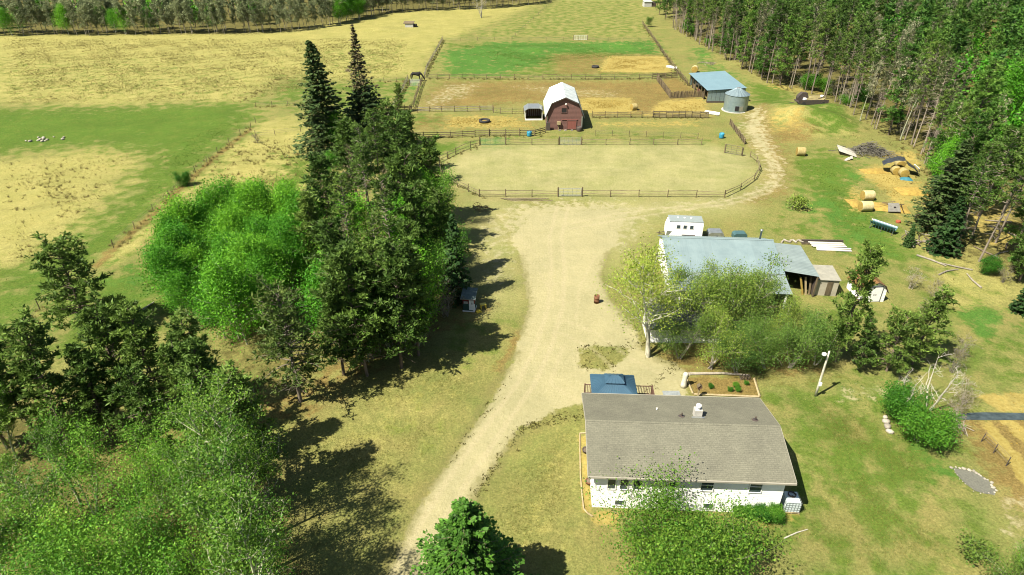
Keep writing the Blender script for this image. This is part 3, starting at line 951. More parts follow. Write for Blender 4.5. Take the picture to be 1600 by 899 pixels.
SMALLS = [spruce(190 + i, 8.0, 2.2, (0.022, 0.062, 0.015), (0.052, 0.105, 0.024), whorls=30, per=8, sp=10, ln=0.42, wd=0.18) for i in range(3)]
FIR = spruce(195, 9.6, 4.3, (0.014, 0.052, 0.007), (0.075, 0.190, 0.022), whorls=26, per=10, sp=120, ln=0.21, wd=0.075, rag=0.55, base=0.03, droop=0.12, power=0.72, hang=-0.15)
MAPLE = [broadleaf(200 + i, 7.2, 2.5, 0.15, 26, 11000, 0.11, Y0, Y1, M_GREYBARK, stems=4, rise=0.75, spread=0.45, tr=0.13, stem_out=0.45, twigs=3) for i in range(4)]
MAPLEG = [broadleaf(210 + i, 6.5, 2.5, 0.12, 26, 12000, 0.115, (0.050, 0.120, 0.017), (0.125, 0.205, 0.036), M_GREYBARK, stems=4, rise=0.7, spread=0.45, tr=0.12, stem_out=0.5, twigs=3) for i in range(3)]
FORKED = broadleaf(220, 9.8, 2.9, 0.30, 34, 11500, 0.11, (0.10, 0.175, 0.018), (0.225, 0.295, 0.040), M_WHITEBARK, stems=2, rise=0.95, spread=0.55, tr=0.24, stem_out=0.22, twigs=3)
FRONTBUSH = broadleaf(230, 4.7, 4.2, 0.08, 62, 42000, 0.110, (0.052, 0.150, 0.010), (0.165, 0.265, 0.028), M_GREYBARK, stems=8, rise=0.8, spread=0.5, tr=0.09, stem_out=0.85, twigs=3)
SHRUB = [broadleaf(240 + i, 3.6, 1.7, 0.05, 24, 13000, 0.12, (0.036, 0.140, 0.010), (0.085, 0.215, 0.018), M_GREYBARK, stems=6, rise=0.8, spread=0.34, tr=0.05, stem_out=0.6) for i in range(3)]
LOWBUSH = [broadleaf(250 + i, 1.6, 0.9, 0.05, 14, 900, 0.16, (0.09, 0.16, 0.022), (0.20, 0.27, 0.045), M_GREYBARK, stems=6, rise=0.7, spread=0.24, tr=0.03, stem_out=0.8) for i in range(3)]
BARE = [bare(260 + i, 9.2, 2.5, 0.30, 16, M_PALESTEM, twigs=4, sub=1, buds=5600, bc0=(0.045, 0.14, 0.012), bc1=(0.13, 0.23, 0.03), tr=0.12, thick=1.0, rise=1.3, size=0.095) for i in range(4)]
BRUSH = [bare(270 + i, 3.2, 1.6, 0.10, 22, M_GREYBARK, stems=8, twigs=4, sub=3, buds=450, bc0=(0.12, 0.11, 0.03), bc1=(0.20, 0.18, 0.06), tr=0.035) for i in range(3)]
BIRCH = [bare(280 + i, 7.5, 2.6, 0.20, 15, M_BIRCHBARK, stems=3, twigs=4, sub=2, tr=0.13, rise=0.8, thick=1.2) for i in range(2)]
GREY = [bare(290 + i, 11.5, 2.3, 0.25, 20, M_GREYBARK, twigs=5, sub=2, buds=2200, bc0=(0.105, 0.145, 0.055), bc1=(0.235, 0.260, 0.130), tr=0.10, rise=1.1, size=0.26) for i in range(5)]
GREYT = [bare(300 + i, 15.0, 2.6, 0.42, 20, M_PALESTEM, twigs=4, sub=3, buds=1500, bc0=(0.16, 0.18, 0.09), bc1=(0.32, 0.31, 0.19), tr=0.14, rise=1.1, size=0.22) for i in range(3)]
DEADP = [pine(310 + i, 14.0, 0.25, 2.4, (0.10, 0.10, 0.045), (0.19, 0.17, 0.085), nb=50, tufts=5, tuft=3, ln=0.4, dead=50, tr=0.13) for i in range(2)]
ntree = [0]


def tree(kind, spec, loc, s=1.0, label='', cat='tree', group=None, rz=None, sx=1.0, lean=(0, 0)):
    tm, cm = spec
    if not hasattr(loc, 'z'):
        loc = Vector((loc[0], loc[1], 0))
    loc = Vector((loc.x, loc.y, loc.z + gz(loc.x, loc.y)))
    t = thing(kind, label, cat, loc, R.uniform(0, 6.28) if rz is None else rz, group)
    t.scale = (s * sx, s * sx, s)
    if lean != (0, 0):
        t.rotation_euler[0], t.rotation_euler[1] = lean
    link('trunk', tm, t)
    if cm is not None:
        link('crown', cm, t)
    ntree[0] += 1
    return t


def jit(px, py, j):
    x, y = G(px, py)
    return (x + R.uniform(-j, j), y + R.uniform(-j, j))


def inside(p, poly):
    c = False
    for i in range(len(poly)):
        (ax, ay), (bx_, by_) = poly[i], poly[(i + 1) % len(poly)]
        if (ay > p[1]) != (by_ > p[1]) and p[0] < (bx_ - ax) * (p[1] - ay) / (by_ - ay) + ax:
            c = not c
    return c


def scatter(poly, gap, n, rr, tries=6000, taken=None):
    taken = taken if taken is not None else []
    out = []
    xs, ys = [p[0] for p in poly], [p[1] for p in poly]
    for _ in range(tries):
        p = (rr.uniform(min(xs), max(xs)), rr.uniform(min(ys), max(ys)))
        if inside(p, poly) and all((p[0] - q[0]) ** 2 + (p[1] - q[1]) ** 2 > gap * gap for q in taken):
            taken.append(p)
            out.append(p)
            if len(out) >= n:
                break
    return out


# --- the grove left of the driveway
T1 = tree('spruce_tree', SPRUCE[0], G(517, 250), 1.02, 'tall dense dark spruce, left of the two towering spruces behind the grove', 'tree', 'towering spruces behind the grove')
T2 = tree('spruce_tree', SPRTOP, G(578, 236), 1.03, 'tall spruce with a thin brown dying top, right of the two towering spruces', 'tree', 'towering spruces behind the grove')
tree('aspen_tree', ASPEN[1], G(532, 250), 0.82, 'slim fresh green aspen standing right in front of the dense towering spruce')
tree('aspen_tree', ASPEN[3], G(520, 285), 0.5, 'short fresh green aspen at the foot of the dense towering spruce')
tree('bare_tree', BARE[0], G(548, 275), 0.85, 'pale leafless tree between the two towering spruces')
tree('bare_tree', BARE[1], G(580, 265), 0.8, 'pale leafless tree at the foot of the brown topped spruce')
tree('pine_tree', PINEB[4], G(624, 176), 0.5, 'small thin lone pine right of the brown topped spruce')
grove = [G(*p) for p in ((262, 440), (300, 510), (345, 545), (430, 535), (480, 480), (500, 400), (455, 360), (380, 380))]
ga = random.Random(3)
for i, p in enumerate(scatter(grove, 1.9, 44, ga)):
    tree('aspen_tree', ASPEN[i % 5], p, ga.uniform(0.62, 1.0), 'bright green leafy aspen crowded among others in the grove left of the driveway', 'tree', 'aspens of the bright green grove')
for i, p in enumerate(((470, 372), (430, 372), (395, 370), (455, 395), (500, 360), (490, 400))):
    tree('young_aspen', YOUNG[i % 4], G(*p), ga.uniform(0.6, 0.85), 'thin yellowish green young aspen along the far edge of the bright green grove', 'tree', 'young aspens at the far edge of the grove')
tree('pine_tree', FEATHER, G(470, 628), 1.06, 'old pine with a bare grey trunk and feathery boughs, nearest the lawn', rz=0.6, sx=0.9)
darkp = [((535, 588), PINEB[3], 1.0), ((580, 586), PINEB[1], 1.1), ((625, 572), PINEB[4], 1.12), ((660, 552), PINEB[2], 1.0), ((552, 556), PINEB[1], 1.0), ((596, 550), PINEB[0], .98), ((535, 505), PINEB[1], 1.05), ((605, 512), PINE[1], .78), ((650, 500), PINEB[3], 1.0), ((560, 455), PINE[2], .82), ((620, 455), PINE[3], .84), ((668, 455), PINEB[4], 1.05),
         ((540, 410), PINEB[1], 1.15), ((590, 400), PINE[4], .84), ((640, 395), WIDE[0], 1.2), ((575, 360), PINE[0], .85), ((620, 350), PINEB[0], 1.2), ((668, 350), PINEB[4], 1.0), ((600, 315), PINE[2], .8), ((640, 300), PINEB[1], 1.0),
         ((560, 325), PINEB[2], 1.1), ((610, 280), PINEB[0], 1.0), ((570, 295), PINE[3], .62), ((638, 270), PINEB[4], .85), ((505, 450), PINEB[2], 1.0), ((700, 440), PINEB[3], .95)]
for i, (p, sp, s) in enumerate(darkp):
    tree('pine_tree', sp, jit(*p, 0.4), s, 'dark green pine massed with other pines in the grove along the driveway', 'tree', 'pines massed in the grove')
tree('pine_tree', SMALLS[0], G(714, 468), 1.28, 'narrow dark young conifer at the grove edge just behind the small playhouse', sx=0.72)
for i, p in enumerate(((510, 475), (630, 425), (695, 425), (655, 430), (545, 385), (640, 520), (668, 492), (520, 535), (606, 545), (570, 420), (692, 462), (665, 380), (575, 565), (630, 545), (690, 350), (560, 500))):
    tree('aspen_tree', ASPEN[i % 5] if i % 2 else YOUNG[i % 4], jit(*p, 0.3), 0.98, 'fresh green aspen standing among the dark pines of the grove', 'tree', 'aspens among the dark pines')
for i, p in enumerate(((565, 345), (520, 395), (610, 375), (500, 430), (555, 480))):
    tree('dead_pine', DEADP[i % 2], jit(*p, 0.3), 0.75, 'grey half dead pine with bare twigs among the dark pines of the grove', 'tree', 'half dead pines in the grove')
for i, p in enumerate(((640, 520), (670, 500), (615, 540), (700, 492), (580, 560), (655, 540), (690, 480))):
    tree('brush_shrub', BRUSH[i % 3], jit(*p, 0.3), ga.uniform(0.8, 1.1), 'leafless brown brush under the pines beside the small playhouse', 'shrub', 'brown brush under the pines')
# --- the row down the left side
tree('pine_tree', WIDE[2], G(140, 520), 0.92, 'dark wide crowned pine standing alone at the edge of the green strip', sx=1.05)
tree('pine_tree', WIDE[0], G(205, 645), .98, 'tall dense pine just below the lone wide crowned pine')
tree('pine_tree', PINEB[3], G(268, 655), 0.95, 'dark pine whose crown reaches over the black shade on the lawn')
leftp = [((50, 668), PINEB[1], 1.0), ((110, 700), PINEB[4], 1.0), ((12, 700), PINEB[3], 1.0), ((175, 690), PINEB[2], .8), ((352, 732), PINEB[2], 1.0), ((330, 690), PINEB[4], .85), ((392, 780), PINEB[0], .95), ((250, 730), PINEB[0], .8)]
tree('pine_tree', PINEB[0], G(318, 655), .85, 'dark pine standing nearest the black shade on the lawn, right of the tall dense pine')
for i, (p, sp, s) in enumerate(leftp):
    tree('pine_tree', sp, G(*p), s, 'dark pine above the bright near left thicket, %s' % {12: 'leftmost of the row', 50: 'second from the left edge', 110: 'third from the left edge', 175: 'fourth from the left edge', 250: 'fifth from the left edge', 330: 'sixth from the left edge',
         352: 'seventh from the left edge', 392: 'last of the row beside the lawn'}[p[0]], 'tree', 'pines in the row down the left edge')
leftg = [((150, 800), .95), ((250, 800), .9), ((310, 800), .85), ((130, 890), 1.05), ((195, 925), 1.05), ((255, 905), 1.0), ((320, 880), .9), ((370, 890), .8), ((230, 985), 1.05), ((370, 965), .9), ((90, 970), 1.0), ((415, 930), .75), ((300, 960), 1.0)]
for i, (p, s) in enumerate(leftg):
    tree('aspen_tree', YOUNG[i % 4], jit(*p, 0.4), s, 'thinly leaved green aspen in the thicket at the near left corner', 'tree', 'aspens of the near left thicket')
leftb = [((20, 860), .95), ((70, 840), .9), ((110, 920), 1.0), ((40, 960), 1.0), ((400, 870), .85), ((10, 780), .85), ((320, 870), .9), ((120, 790), .85), ((30, 720), .8),
         ((392, 795), 1.3), ((405, 850), 1.35), ((415, 900), 1.35), ((400, 950), 1.35), ((430, 960), 1.35), ((375, 830), 1.25), ((425, 1000), 1.35)]
for i, (p, s) in enumerate(leftb):
    tree('bare_tree', BARE[i % 4], jit(*p, 0.4), s, 'pale stemmed tree with hardly any leaves in the thicket at the near left corner', 'tree', 'bare trees of the near left thicket')
for i, p in enumerate(((300, 585), (330, 640), (360, 720), (250, 760), (420, 800))):
    tree('brush_shrub', BRUSH[i % 3], jit(*p, 0.3), 0.7, 'low brown twiggy brush at the edge of the shaded lawn', 'shrub', 'brush along the shaded lawn')
# --- near the house
tree('fir_tree', FIR, G(736, 956), 1.0, 'dense bright green spruce by the near edge, beside the driveway')
tree('maple_bush', FRONTBUSH, G(1058, 904), 1.0, 'large yellow green many stemmed bush in front of the white house', sx=1.12)
tree('garden_tree', MAPLE[1], G(1562, 930), 0.78, 'airy light green many stemmed tree at the near right corner')
tree('garden_tree', BARE[2], G(1580, 965), 0.66, 'pale twiggy tree with sparse yellow leaves at the near right corner')
tree('garden_tree', LOWBUSH[0], G(1520, 872), 0.9, 'low yellowish green bush under the twiggy tree at the near right corner')
tree('garden_tree', YOUNG[1], G(1590, 900), 0.35, 'small yellow green sapling at the right edge of the near lawn')
tree('maple_tree', FORKED, G(1012, 556), 1.22, 'pale forked tree with thin yellow green leaves beside the gravel', rz=2.2)
behind = [((1062, 560), MAPLE[0], .78), ((1105, 575), MAPLE[1], .85), ((1095, 522), MAPLE[2], 1.22), ((1150, 535), MAPLE[3], 1.2), ((1148, 580), MAPLEG[0], .8), ((1192, 575), MAPLEG[1], .88), ((1205, 540), MAPLE[1], .78), ((1238, 575), MAPLEG[2], .92),
          ((1062, 508), MAPLE[3], .95), ((1245, 545), MAPLEG[0], .68), ((1272, 572), MAPLEG[1], .8), ((1165, 495), MAPLE[2], .85), ((1130, 490), MAPLE[0], .9)]
for i, (p, sp, s) in enumerate(behind):
    nth = ('first', 'second', 'third', 'fourth', 'fifth', 'sixth')
    row = 'front' if p[1] > 550 else 'middle' if p[1] > 500 else 'back'
    rank = sorted(q_[0][0] for q_ in behind if ('front' if q_[0][1] > 550 else 'middle' if q_[0][1] > 500 else 'back') == row).index(p[0])
    tree('maple_tree', sp, jit(*p, 0.3), s, 'spreading green tree behind the house, %s from the gravel in the %s row' % (nth[rank], row), 'tree', 'clump of trees behind the house')
tree('conifer_tree', PINEB[4], G(1305, 566), 1.05, 'tallest dark green conifer between the workshop and the small white shed', sx=.68)
tree('conifer_tree', WIDE[2], G(1385, 580), 0.60, 'broad dark conifer in front of the small white shed', sx=.95)
tree('conifer_tree', PINEB[0], G(1425, 570), 0.68, 'dark conifer right of the broad one, next to the white birch')
tree('conifer_tree', PINEB[3], G(1340, 577), 0.5, 'short dark conifer between the tallest and the broad conifer behind the light pole')
tree('birch_tree', BIRCH[0], G(1450, 640), 0.72, 'dead white birch with crooked bare limbs by the garden')
tree('birch_tree', BIRCH[1], G(1412, 650), 0.6, 'slim white dead birch standing in the bright green shrub')
tree('garden_shrub', SHRUB[0], G(1432, 690), 0.95, 'rounded bright green shrub by the stones at the garden corner')
tree('garden_shrub', SHRUB[1], G(1405, 655), 0.95, 'tall bright green shrub behind the rounded one at the garden corner')
for i, p in enumerate(((1490, 650), (1505, 630), (1480, 670))):
    tree('brush_shrub', BRUSH[i % 3], jit(*p, 0.2), 0.75, 'grey leafless brush by the dead birch at the garden corner', 'shrub', 'grey brush at the garden corner')
for i, p in enumerate(((1420, 450), (1460, 470), (1440, 500), (1500, 560), (1480, 580))):
    tree('brush_shrub', BRUSH[i % 3], jit(*p, 0.3), 0.75, 'thin leafless brush right of the small white shed', 'shrub', 'thin brush right of the shed')
tree('blue_spruce', SMALLS[2], G(1596, 488), 0.5, 'small bluish spruce at the right edge', sx=1.25)
tree('yard_bush', LOWBUSH[1], G(1240, 326), 1.35, 'olive twiggy bush on the grass behind the workshop')
tree('yard_bush', SHRUB[2], G(287, 290), 0.62, 'lone round olive bush on the fence line of the green strip')
tree('yard_bush', BRUSH[1], G(403, 224), 0.6, 'low dead bush in the pale grass by the fence line')
tree('yard_bush', MAPLEG[1], G(1013, 42), 0.62, 'lone dark bush out on the far track near the wood')
# --- the big conifers at the right
tree('spruce_tree', SPRUCE[1], G(1462, 360), 0.66, 'broad dark spruce at the wood edge beside the hay', sx=1.15)
tree('spruce_tree', SMALLS[1], G(1470, 395), 0.95, 'young green spruce at the foot of the broad dark spruce')
tree('spruce_tree', SMALLS[2], G(1418, 385), 0.38, 'tiny spruce beside the grey feed rack')
right_near = [((1500, 395), PINE[0]), ((1520, 375), PINE[3]), ((1535, 410), PINE[1]), ((1560, 380), PINE[2]), ((1580, 400), PINEG[1]), ((1600, 370), PINE[4]), ((1625, 410), PINEG[0]), ((1525, 340), PINEG[2]), ((1560, 335), PINE[0]), ((1600, 330), PINE[1]), ((1505, 320), PINEG[3]), ((1480, 320), PINEG[0]), ((1640, 360), PINE[2]), ((1590, 440), PINEB[3]), ((1640, 440), PINEG[2])]
for i, (p, sp) in enumerate(right_near):
    tree('pine_tree', sp, jit(*p, 0.5), R.uniform(0.78, 0.95), 'tall bare stemmed pine in the open stand at the right edge', 'tree', 'open stand of pines at the right edge')
for i, p in enumerate(((1560, 440), (1590, 425), (1500, 370), (1540, 430))):
    tree('brush_shrub', SHRUB[i % 3] if i % 2 else BRUSH[i % 3], jit(*p, 0.4), 0.6, 'scrubby undergrowth below the open stand of pines at the right edge', 'shrub', 'undergrowth of the open stand')
# --- the wood at the right: edge trees one by one, the mass behind as one object
wood = [G(*p) for p in ((1052, 42), (1100, 72), (1200, 128), (1290, 150), (1335, 182), (1440, 238), (1475, 290), (1480, 318))]
wood_edge = wood[:]
deep = [(118, 100), (330, 250), (330, 420), (62, 420)]
wood_poly = wood_edge + [(110, 84)] + deep
wr = random.Random(21)
taken = []


def edge_dist(p):
    best = 1e9
    for (ax, ay), (bx_, by_) in zip(wood_edge[:-1], wood_edge[1:]):
        ex, ey = bx_ - ax, by_ - ay
        t = min(1, max(0, ((p[0] - ax) * ex + (p[1] - ay) * ey) / (ex * ex + ey * ey)))
        best = min(best, math.hypot(p[0] - ax - t * ex, p[1] - ay - t * ey))
    return best


def wood_kind(p, rr):
    """which kind of tree stands where in the wood"""
    x, y_ = p
    u = rr.uniform(0, 1)
    d_ = y_ * math.cos(PITCH) + CAMH * math.sin(PITCH)
    px = 800 + FPX * x / d_
    if px < 1190:
        return 'pole' if u < .45 else 'pineg' if u < .6 else 'pine'
    if px < 1340:
        return 'pine' if u < .6 else 'pole' if u < .85 else 'pineg'
    if px < 1460:
        return 'pole' if u < .52 else 'greyt' if u < .70 else 'pine' if u < .84 else 'pineg'
    return 'pineg' if u < .56 else 'pine' if u < .72 else 'greyt' if u < .86 else 'aspen'


edge_pts = []
for (ax, ay), (bx_, by_) in zip(wood_edge[:-1], wood_edge[1:]):
    n = max(1, int(math.hypot(bx_ - ax, by_ - ay) / 1.7))
    for k in range(n):
        f = (k + wr.uniform(.2, .8)) / n
        edge_pts.append((ax + (bx_ - ax) * f + wr.uniform(-1.2, 1.2), ay + (by_ - ay) * f + wr.uniform(-1, 1)))
taken.extend(edge_pts)
near = [p for p in scatter(wood_poly, 2.7, 900, wr, 26000, taken) if edge_dist(p) < 34 and p[0] < p[1] * 0.72 + 45]
singles = (edge_pts + sorted(near, key=lambda p: math.hypot(*p)))[:235]
KINDS = {'pine': ('pine_tree', PINE, 'tall dark pine in the wood at the right', 'pines of the wood at the right'), 'pineg': ('pine_tree', PINEG, 'tall fresh green full crowned pine in the wood at the right', 'full crowned pines of the wood at the right'),
         'pole': ('pine_tree', POLE, 'grey pole thin pine, almost bare, in the wood at the right', 'thin grey pines of the wood at the right'), 'aspen': ('poplar_tree', ASPEN, 'bright green leafy poplar among the pines of the wood at the right', 'green poplars of the wood at the right'), 'greyt': ('poplar_tree', GREYT, 'tall leafless pale stemmed poplar in the wood at the right', 'leafless poplars of the wood at the right')}
for i, p in enumerate(singles):
    nm, specs, lab, grp = KINDS[wood_kind(p, wr)]
    tree(nm, specs[i % len(specs)], p, wr.uniform(0.70, 1.12) * (1.3 if specs is ASPEN else 1), lab, 'tree', grp)


def mass(name, pts, specs, pick, thin, rr, mats_=None):
    """the far part of a wood: the same crowns with fewer, larger leaves, joined into one object"""
    src = []
    for tm, cm in specs:
        nv = len(cm.vertices)
        V = np.empty(nv * 3, np.float32)
        cm.vertices.foreach_get('co', V)
        V = V.reshape(-1, 4, 3)
        Cc = np.empty(nv * 4, np.float32)
        cm.color_attributes['leaf'].data.foreach_get('color', Cc)
        Cc = Cc.reshape(-1, 4, 4)[:, 0, :3]
        src.append((V, Cc, V[..., 2].max()))
    Vs, Cs = [], []
    for p in pts:
        V, Cc, hh = src[pick(p)]
        k = NR.choice(len(V), thin, replace=False)
        v = V[k]
        c_ = v.mean(1, keepdims=True)
        v = c_ + (v - c_) * np.sqrt(len(V) / thin) * np.array([1.0, 1.0, 1.0])
        a = NR.uniform(0, 6.28)
        s = NR.uniform(0.6, 1.12)
        rot = np.array([[math.cos(a), -math.sin(a), 0], [math.sin(a), math.cos(a), 0], [0, 0, 1]]) * s
        Vs.append((v @ rot.T + np.array([p[0], p[1], 0])).reshape(-1, 3))
        Cs.append(np.repeat(Cc[k] * NR.uniform(0.75, 1.25), 4, 0))
        # its stem, two crossed narrow faces
        w = 0.13
        st = np.array([[-w, 0, 0], [w, 0, 0], [w * .5, 0, hh * .8], [-w * .5, 0, hh * .8], [0, -w, 0], [0, w, 0], [0, w * .5, hh * .8], [0, -w * .5, hh * .8]]) * np.array([1, 1, s]) + np.array([p[0], p[1], 0])
        Vs.append(st)
        Cs.append(np.tile(np.array([[0.13, 0.11, 0.085]]) * NR.uniform(.7, 1.6), (8, 1)))
    V = np.concatenate(Vs)
    o = link(name, raw_mesh(name, V, np.arange(len(V)).reshape(-1, 4), NEEDLE, np.concatenate(Cs)))
    o['kind'] = 'stuff'
    return o


for i in range(46):
    j = wr.randrange(len(wood_edge) - 1)
    (ax, ay), (bx_, by_) = wood_edge[j], wood_edge[j + 1]
    f = wr.random()
    p = (ax + (bx_ - ax) * f + wr.uniform(0, 6), ay + (by_ - ay) * f + wr.uniform(-1, 3))
    tree('brush_shrub', (SHRUB[i % 3], BRUSH[i % 3], LOWBUSH[i % 3])[i % 3], p, wr.uniform(.55, 1.15), 'bush in the undergrowth along the edge of the wood at the right', 'shrub', 'undergrowth along the wood edge')
sel = set(singles)
rest = [p for p in scatter(wood_poly, 3.6, 1500, wr, 14000, list(singles)) if p not in sel and p[0] < p[1] * 0.85 + 30]
KM = ['pine', 'pineg', 'greyt']
o = mass('wood_mass', rest, [PINE[0], PINE[2], PINEG[0], PINEG[1], GREYT[0], ASPEN[0], ASPEN[2]], lambda p: {'pine': R.choice((0, 1)), 'pineg': R.choice((2, 3, 2, 3, 5, 6)), 'pole': R.choice((0, 2, 4)), 'greyt': 4, 'aspen': R.choice((5, 6))}[wood_kind(p, wr)], 850, wr)
tag(o, 'deep green wood filling the upper right beyond its edge trees', 'wood', kind='stuff')
# --- the far wood along the top left
far_line = [G(-60, 58), G(0, 56), G(150, 56), G(300, 54), G(380, 53), G(450, 50), G(520, 40), G(600, 21), G(660, 18), G(760, 14), G(850, 6)]
fr = random.Random(31)
fpts = []
for row in range(3):
    for (ax, ay), (bx_, by_) in zip(far_line[:-1], far_line[1:]):
        n = max(1, int(math.hypot(bx_ - ax, by_ - ay) / (2.7 + row * 0.5)))
        for k in range(n):
            f = (k + fr.uniform(.1, .9)) / n
            fpts.append((ax + (bx_ - ax) * f + fr.uniform(-1, 1), ay + (by_ - ay) * f + row * 3.2 + fr.uniform(-.8, 2.5)))
for i, p in enumerate(fpts[:270]):
    d_ = p[1] * math.cos(PITCH) + CAMH * math.sin(PITCH)
    px = 800 + FPX * p[0] / d_
    u = fr.uniform(0, 1)
    if (u < 0.10 and px < 420) or (530 < px < 565 and u < 0.8):
        tree('poplar_tree', ASPEN[i % 5], p, fr.uniform(.75, 1.0), 'fresh green poplar in the grey wood beyond the far pasture', 'tree', 'green poplars of the far wood')
    else:
        tree('poplar_tree', GREY[i % 5], p, fr.uniform(.75, 1.1), 'grey leafless poplar in the wood beyond the far pasture', 'tree', 'grey poplars of the far wood')
back = []
for p in scatter([(-420, 232), (-95, 240), (-50, 290), (20, 322), (60, 420), (-420, 420)], 4.2, 900, fr, 9000):
    back.append(p)
o = mass('far_wood_mass', back, [GREY[0], GREY[2], ASPEN[0]], lambda p: R.choice((0, 0, 1, 1, 1, 2)), 300, fr)
tag(o, 'grey and green wood along the far side of the left pasture', 'wood', kind='stuff')
tree('bare_tree', BIRCH[1], G(752, 28), 1.15, 'white limbed dead tree at the near edge of the far wood')

# ------------------------------------------------------------------ buildings
def shingle_mat(name, c0, c1, c2):
    m = bpy.data.materials.new(name)
    m.use_nodes = True
    nt = m.node_tree
    b = nt.nodes['Principled BSDF']
    b.inputs['Roughness'].default_value = 0.9
    b.inputs['Specular IOR Level'].default_value = 0.15
    tc = nt.nodes.new('ShaderNodeTexCoord')
    br = nd(nt, 'ShaderNodeTexBrick', Scale=1.0)
    br.inputs['Brick Width'].default_value = 0.32
    br.inputs['Row Height'].default_value = 0.145
    br.inputs['Mortar Size'].default_value = 0.012
    br.inputs['Color1'].default_value = (*c0, 1)
    br.inputs['Color2'].default_value = (*c1, 1)
    br.inputs['Mortar'].default_value = (*c2, 1)
    nt.links.new(tc.outputs['Object'], br.inputs['Vector'])
    n = nd(nt, 'ShaderNodeTexNoise', Scale=9.0, Detail=4.0, Roughness=0.7)
    nt.links.new(tc.outputs['Object'], n.inputs['Vector'])
    r = ramp(nt, n.outputs['Fac'], 0.3, 0.7, (0.80, 0.80, 0.80, 1), (1.20, 1.19, 1.16, 1))
    c = mix(nt, 1.0, br.outputs['Color'], r.outputs[0], 'MULTIPLY')
    n2 = nd(nt, 'ShaderNodeTexNoise', Scale=0.5, Detail=4.0)
    nt.links.new(tc.outputs['Object'], n2.inputs['Vector'])
    r2 = ramp(nt, n2.outputs['Fac'], 0.3, 0.7, (0.88, 0.88, 0.88, 1), (1.1, 1.1, 1.08, 1))
    c = mix(nt, 1.0, c, r2.outputs[0], 'MULTIPLY')
    nt.links.new(c, b.inputs['Base Color'])
    bp = nd(nt, 'ShaderNodeBump', Strength=0.5, Distance=0.02)
    nt.links.new(br.outputs['Fac'], bp.inputs['Height'])
    bp.invert = True
    nt.links.new(bp.outputs[0], b.inputs['Normal'])
    return m


M_SHINGLE = shingle_mat('grey_shingles', (0.142, 0.139, 0.104), (0.124, 0.122, 0.091), (0.108, 0.106, 0.080))
M_BROWNSH = shingle_mat('brown_shingles', (0.19, 0.105, 0.04), (0.14, 0.075, 0.03), (0.07, 0.04, 0.02))
M_BLUEROOF = mat('blue_grey_metal', (0.045, 0.100, 0.145), (0.036, 0.08, 0.12), scale=1.2, rough=0.45, metal=0.25)
M_SHOPROOF = mat('pale_blue_metal', (0.235, 0.305, 0.305), (0.19, 0.255, 0.26), scale=0.9, rough=0.45, metal=0.35, rnd=0.05)
M_LEANROOF = mat('grey_metal_sheet', (0.24, 0.29, 0.275), (0.19, 0.235, 0.225), scale=1.2, rough=0.45, metal=0.35, rnd=0.06)
M_SHEDROOF = mat('light_blue_metal', (0.185, 0.285, 0.32), (0.16, 0.25, 0.285), scale=0.5, rough=0.42, metal=0.3, rnd=0.03)
M_BARN = mat('faded_red_boards', (0.165, 0.080, 0.066), (0.110, 0.064, 0.054), scale=2.2, rough=0.9, stretch=(3, 3, 0.35), bump=0.3)
M_BARNDOOR = mat('red_door_paint', (0.20, 0.07, 0.055), (0.17, 0.06, 0.045), scale=2, rough=0.85, stretch=(3, 1, 0.4))
M_BARNROOF = mat('white_metal_roof', (0.56, 0.60, 0.58), (0.36, 0.40, 0.38), scale=0.8, rough=0.4, metal=0.3)
M_BIN = mat('corrugated_steel', (0.28, 0.36, 0.37), (0.21, 0.28, 0.295), scale=1.5, rough=0.4, metal=0.6)
M_DECK = mat('brown_stained_wood', (0.13, 0.075, 0.05), (0.09, 0.05, 0.035), scale=5, rnd=0.2)


def lapped_wall(name, prof_pts, y, outward, m, parent, step=0.2, lap=0.02):
    """a gable or plain wall clad with lapped boards: polygon (x, z) at depth y, boards proud towards outward (+1/-1 in y)"""
    zs = [p[1] for p in prof_pts]
    z0, z1 = min(zs), max(zs)

    def span(z):
        xs = []
        for i in range(len(prof_pts)):
            (ax, az), (bx_, bz) = prof_pts[i], prof_pts[(i + 1) % len(prof_pts)]
            if abs(bz - az) > 1e-9 and min(az, bz) - 1e-9 <= z <= max(az, bz) + 1e-9:
                xs.append(ax + (bx_ - ax) * (z - az) / (bz - az))
        return (min(xs), max(xs)) if xs else (0, 0)
    vs, fs = [], []
    z = z0
    rows = []
    while z < z1 - 1e-6:
        zt = min(z + step, z1)
        rows.append((z, lap))
        rows.append((zt, 0.002))
        z = zt
    for zz, o in rows:
        a, b_ = span(min(max(zz, z0 + 1e-4), z1 - 1e-4))
        vs += [(a, y + outward * o, zz), (b_, y + outward * o, zz)]
    for i in range(len(rows) - 1):
        fs.append((2 * i, 2 * i + 1, 2 * i + 3, 2 * i + 2))
    # back side closes the wall
    n = len(vs)
    back = [(p[0], y - outward * 0.12, p[1]) for p in prof_pts]
    m_ = MB()
    m_.add(vs, fs)
    m_.add(back, [tuple(range(len(back)))])
    return m_.build(name, m, parent)


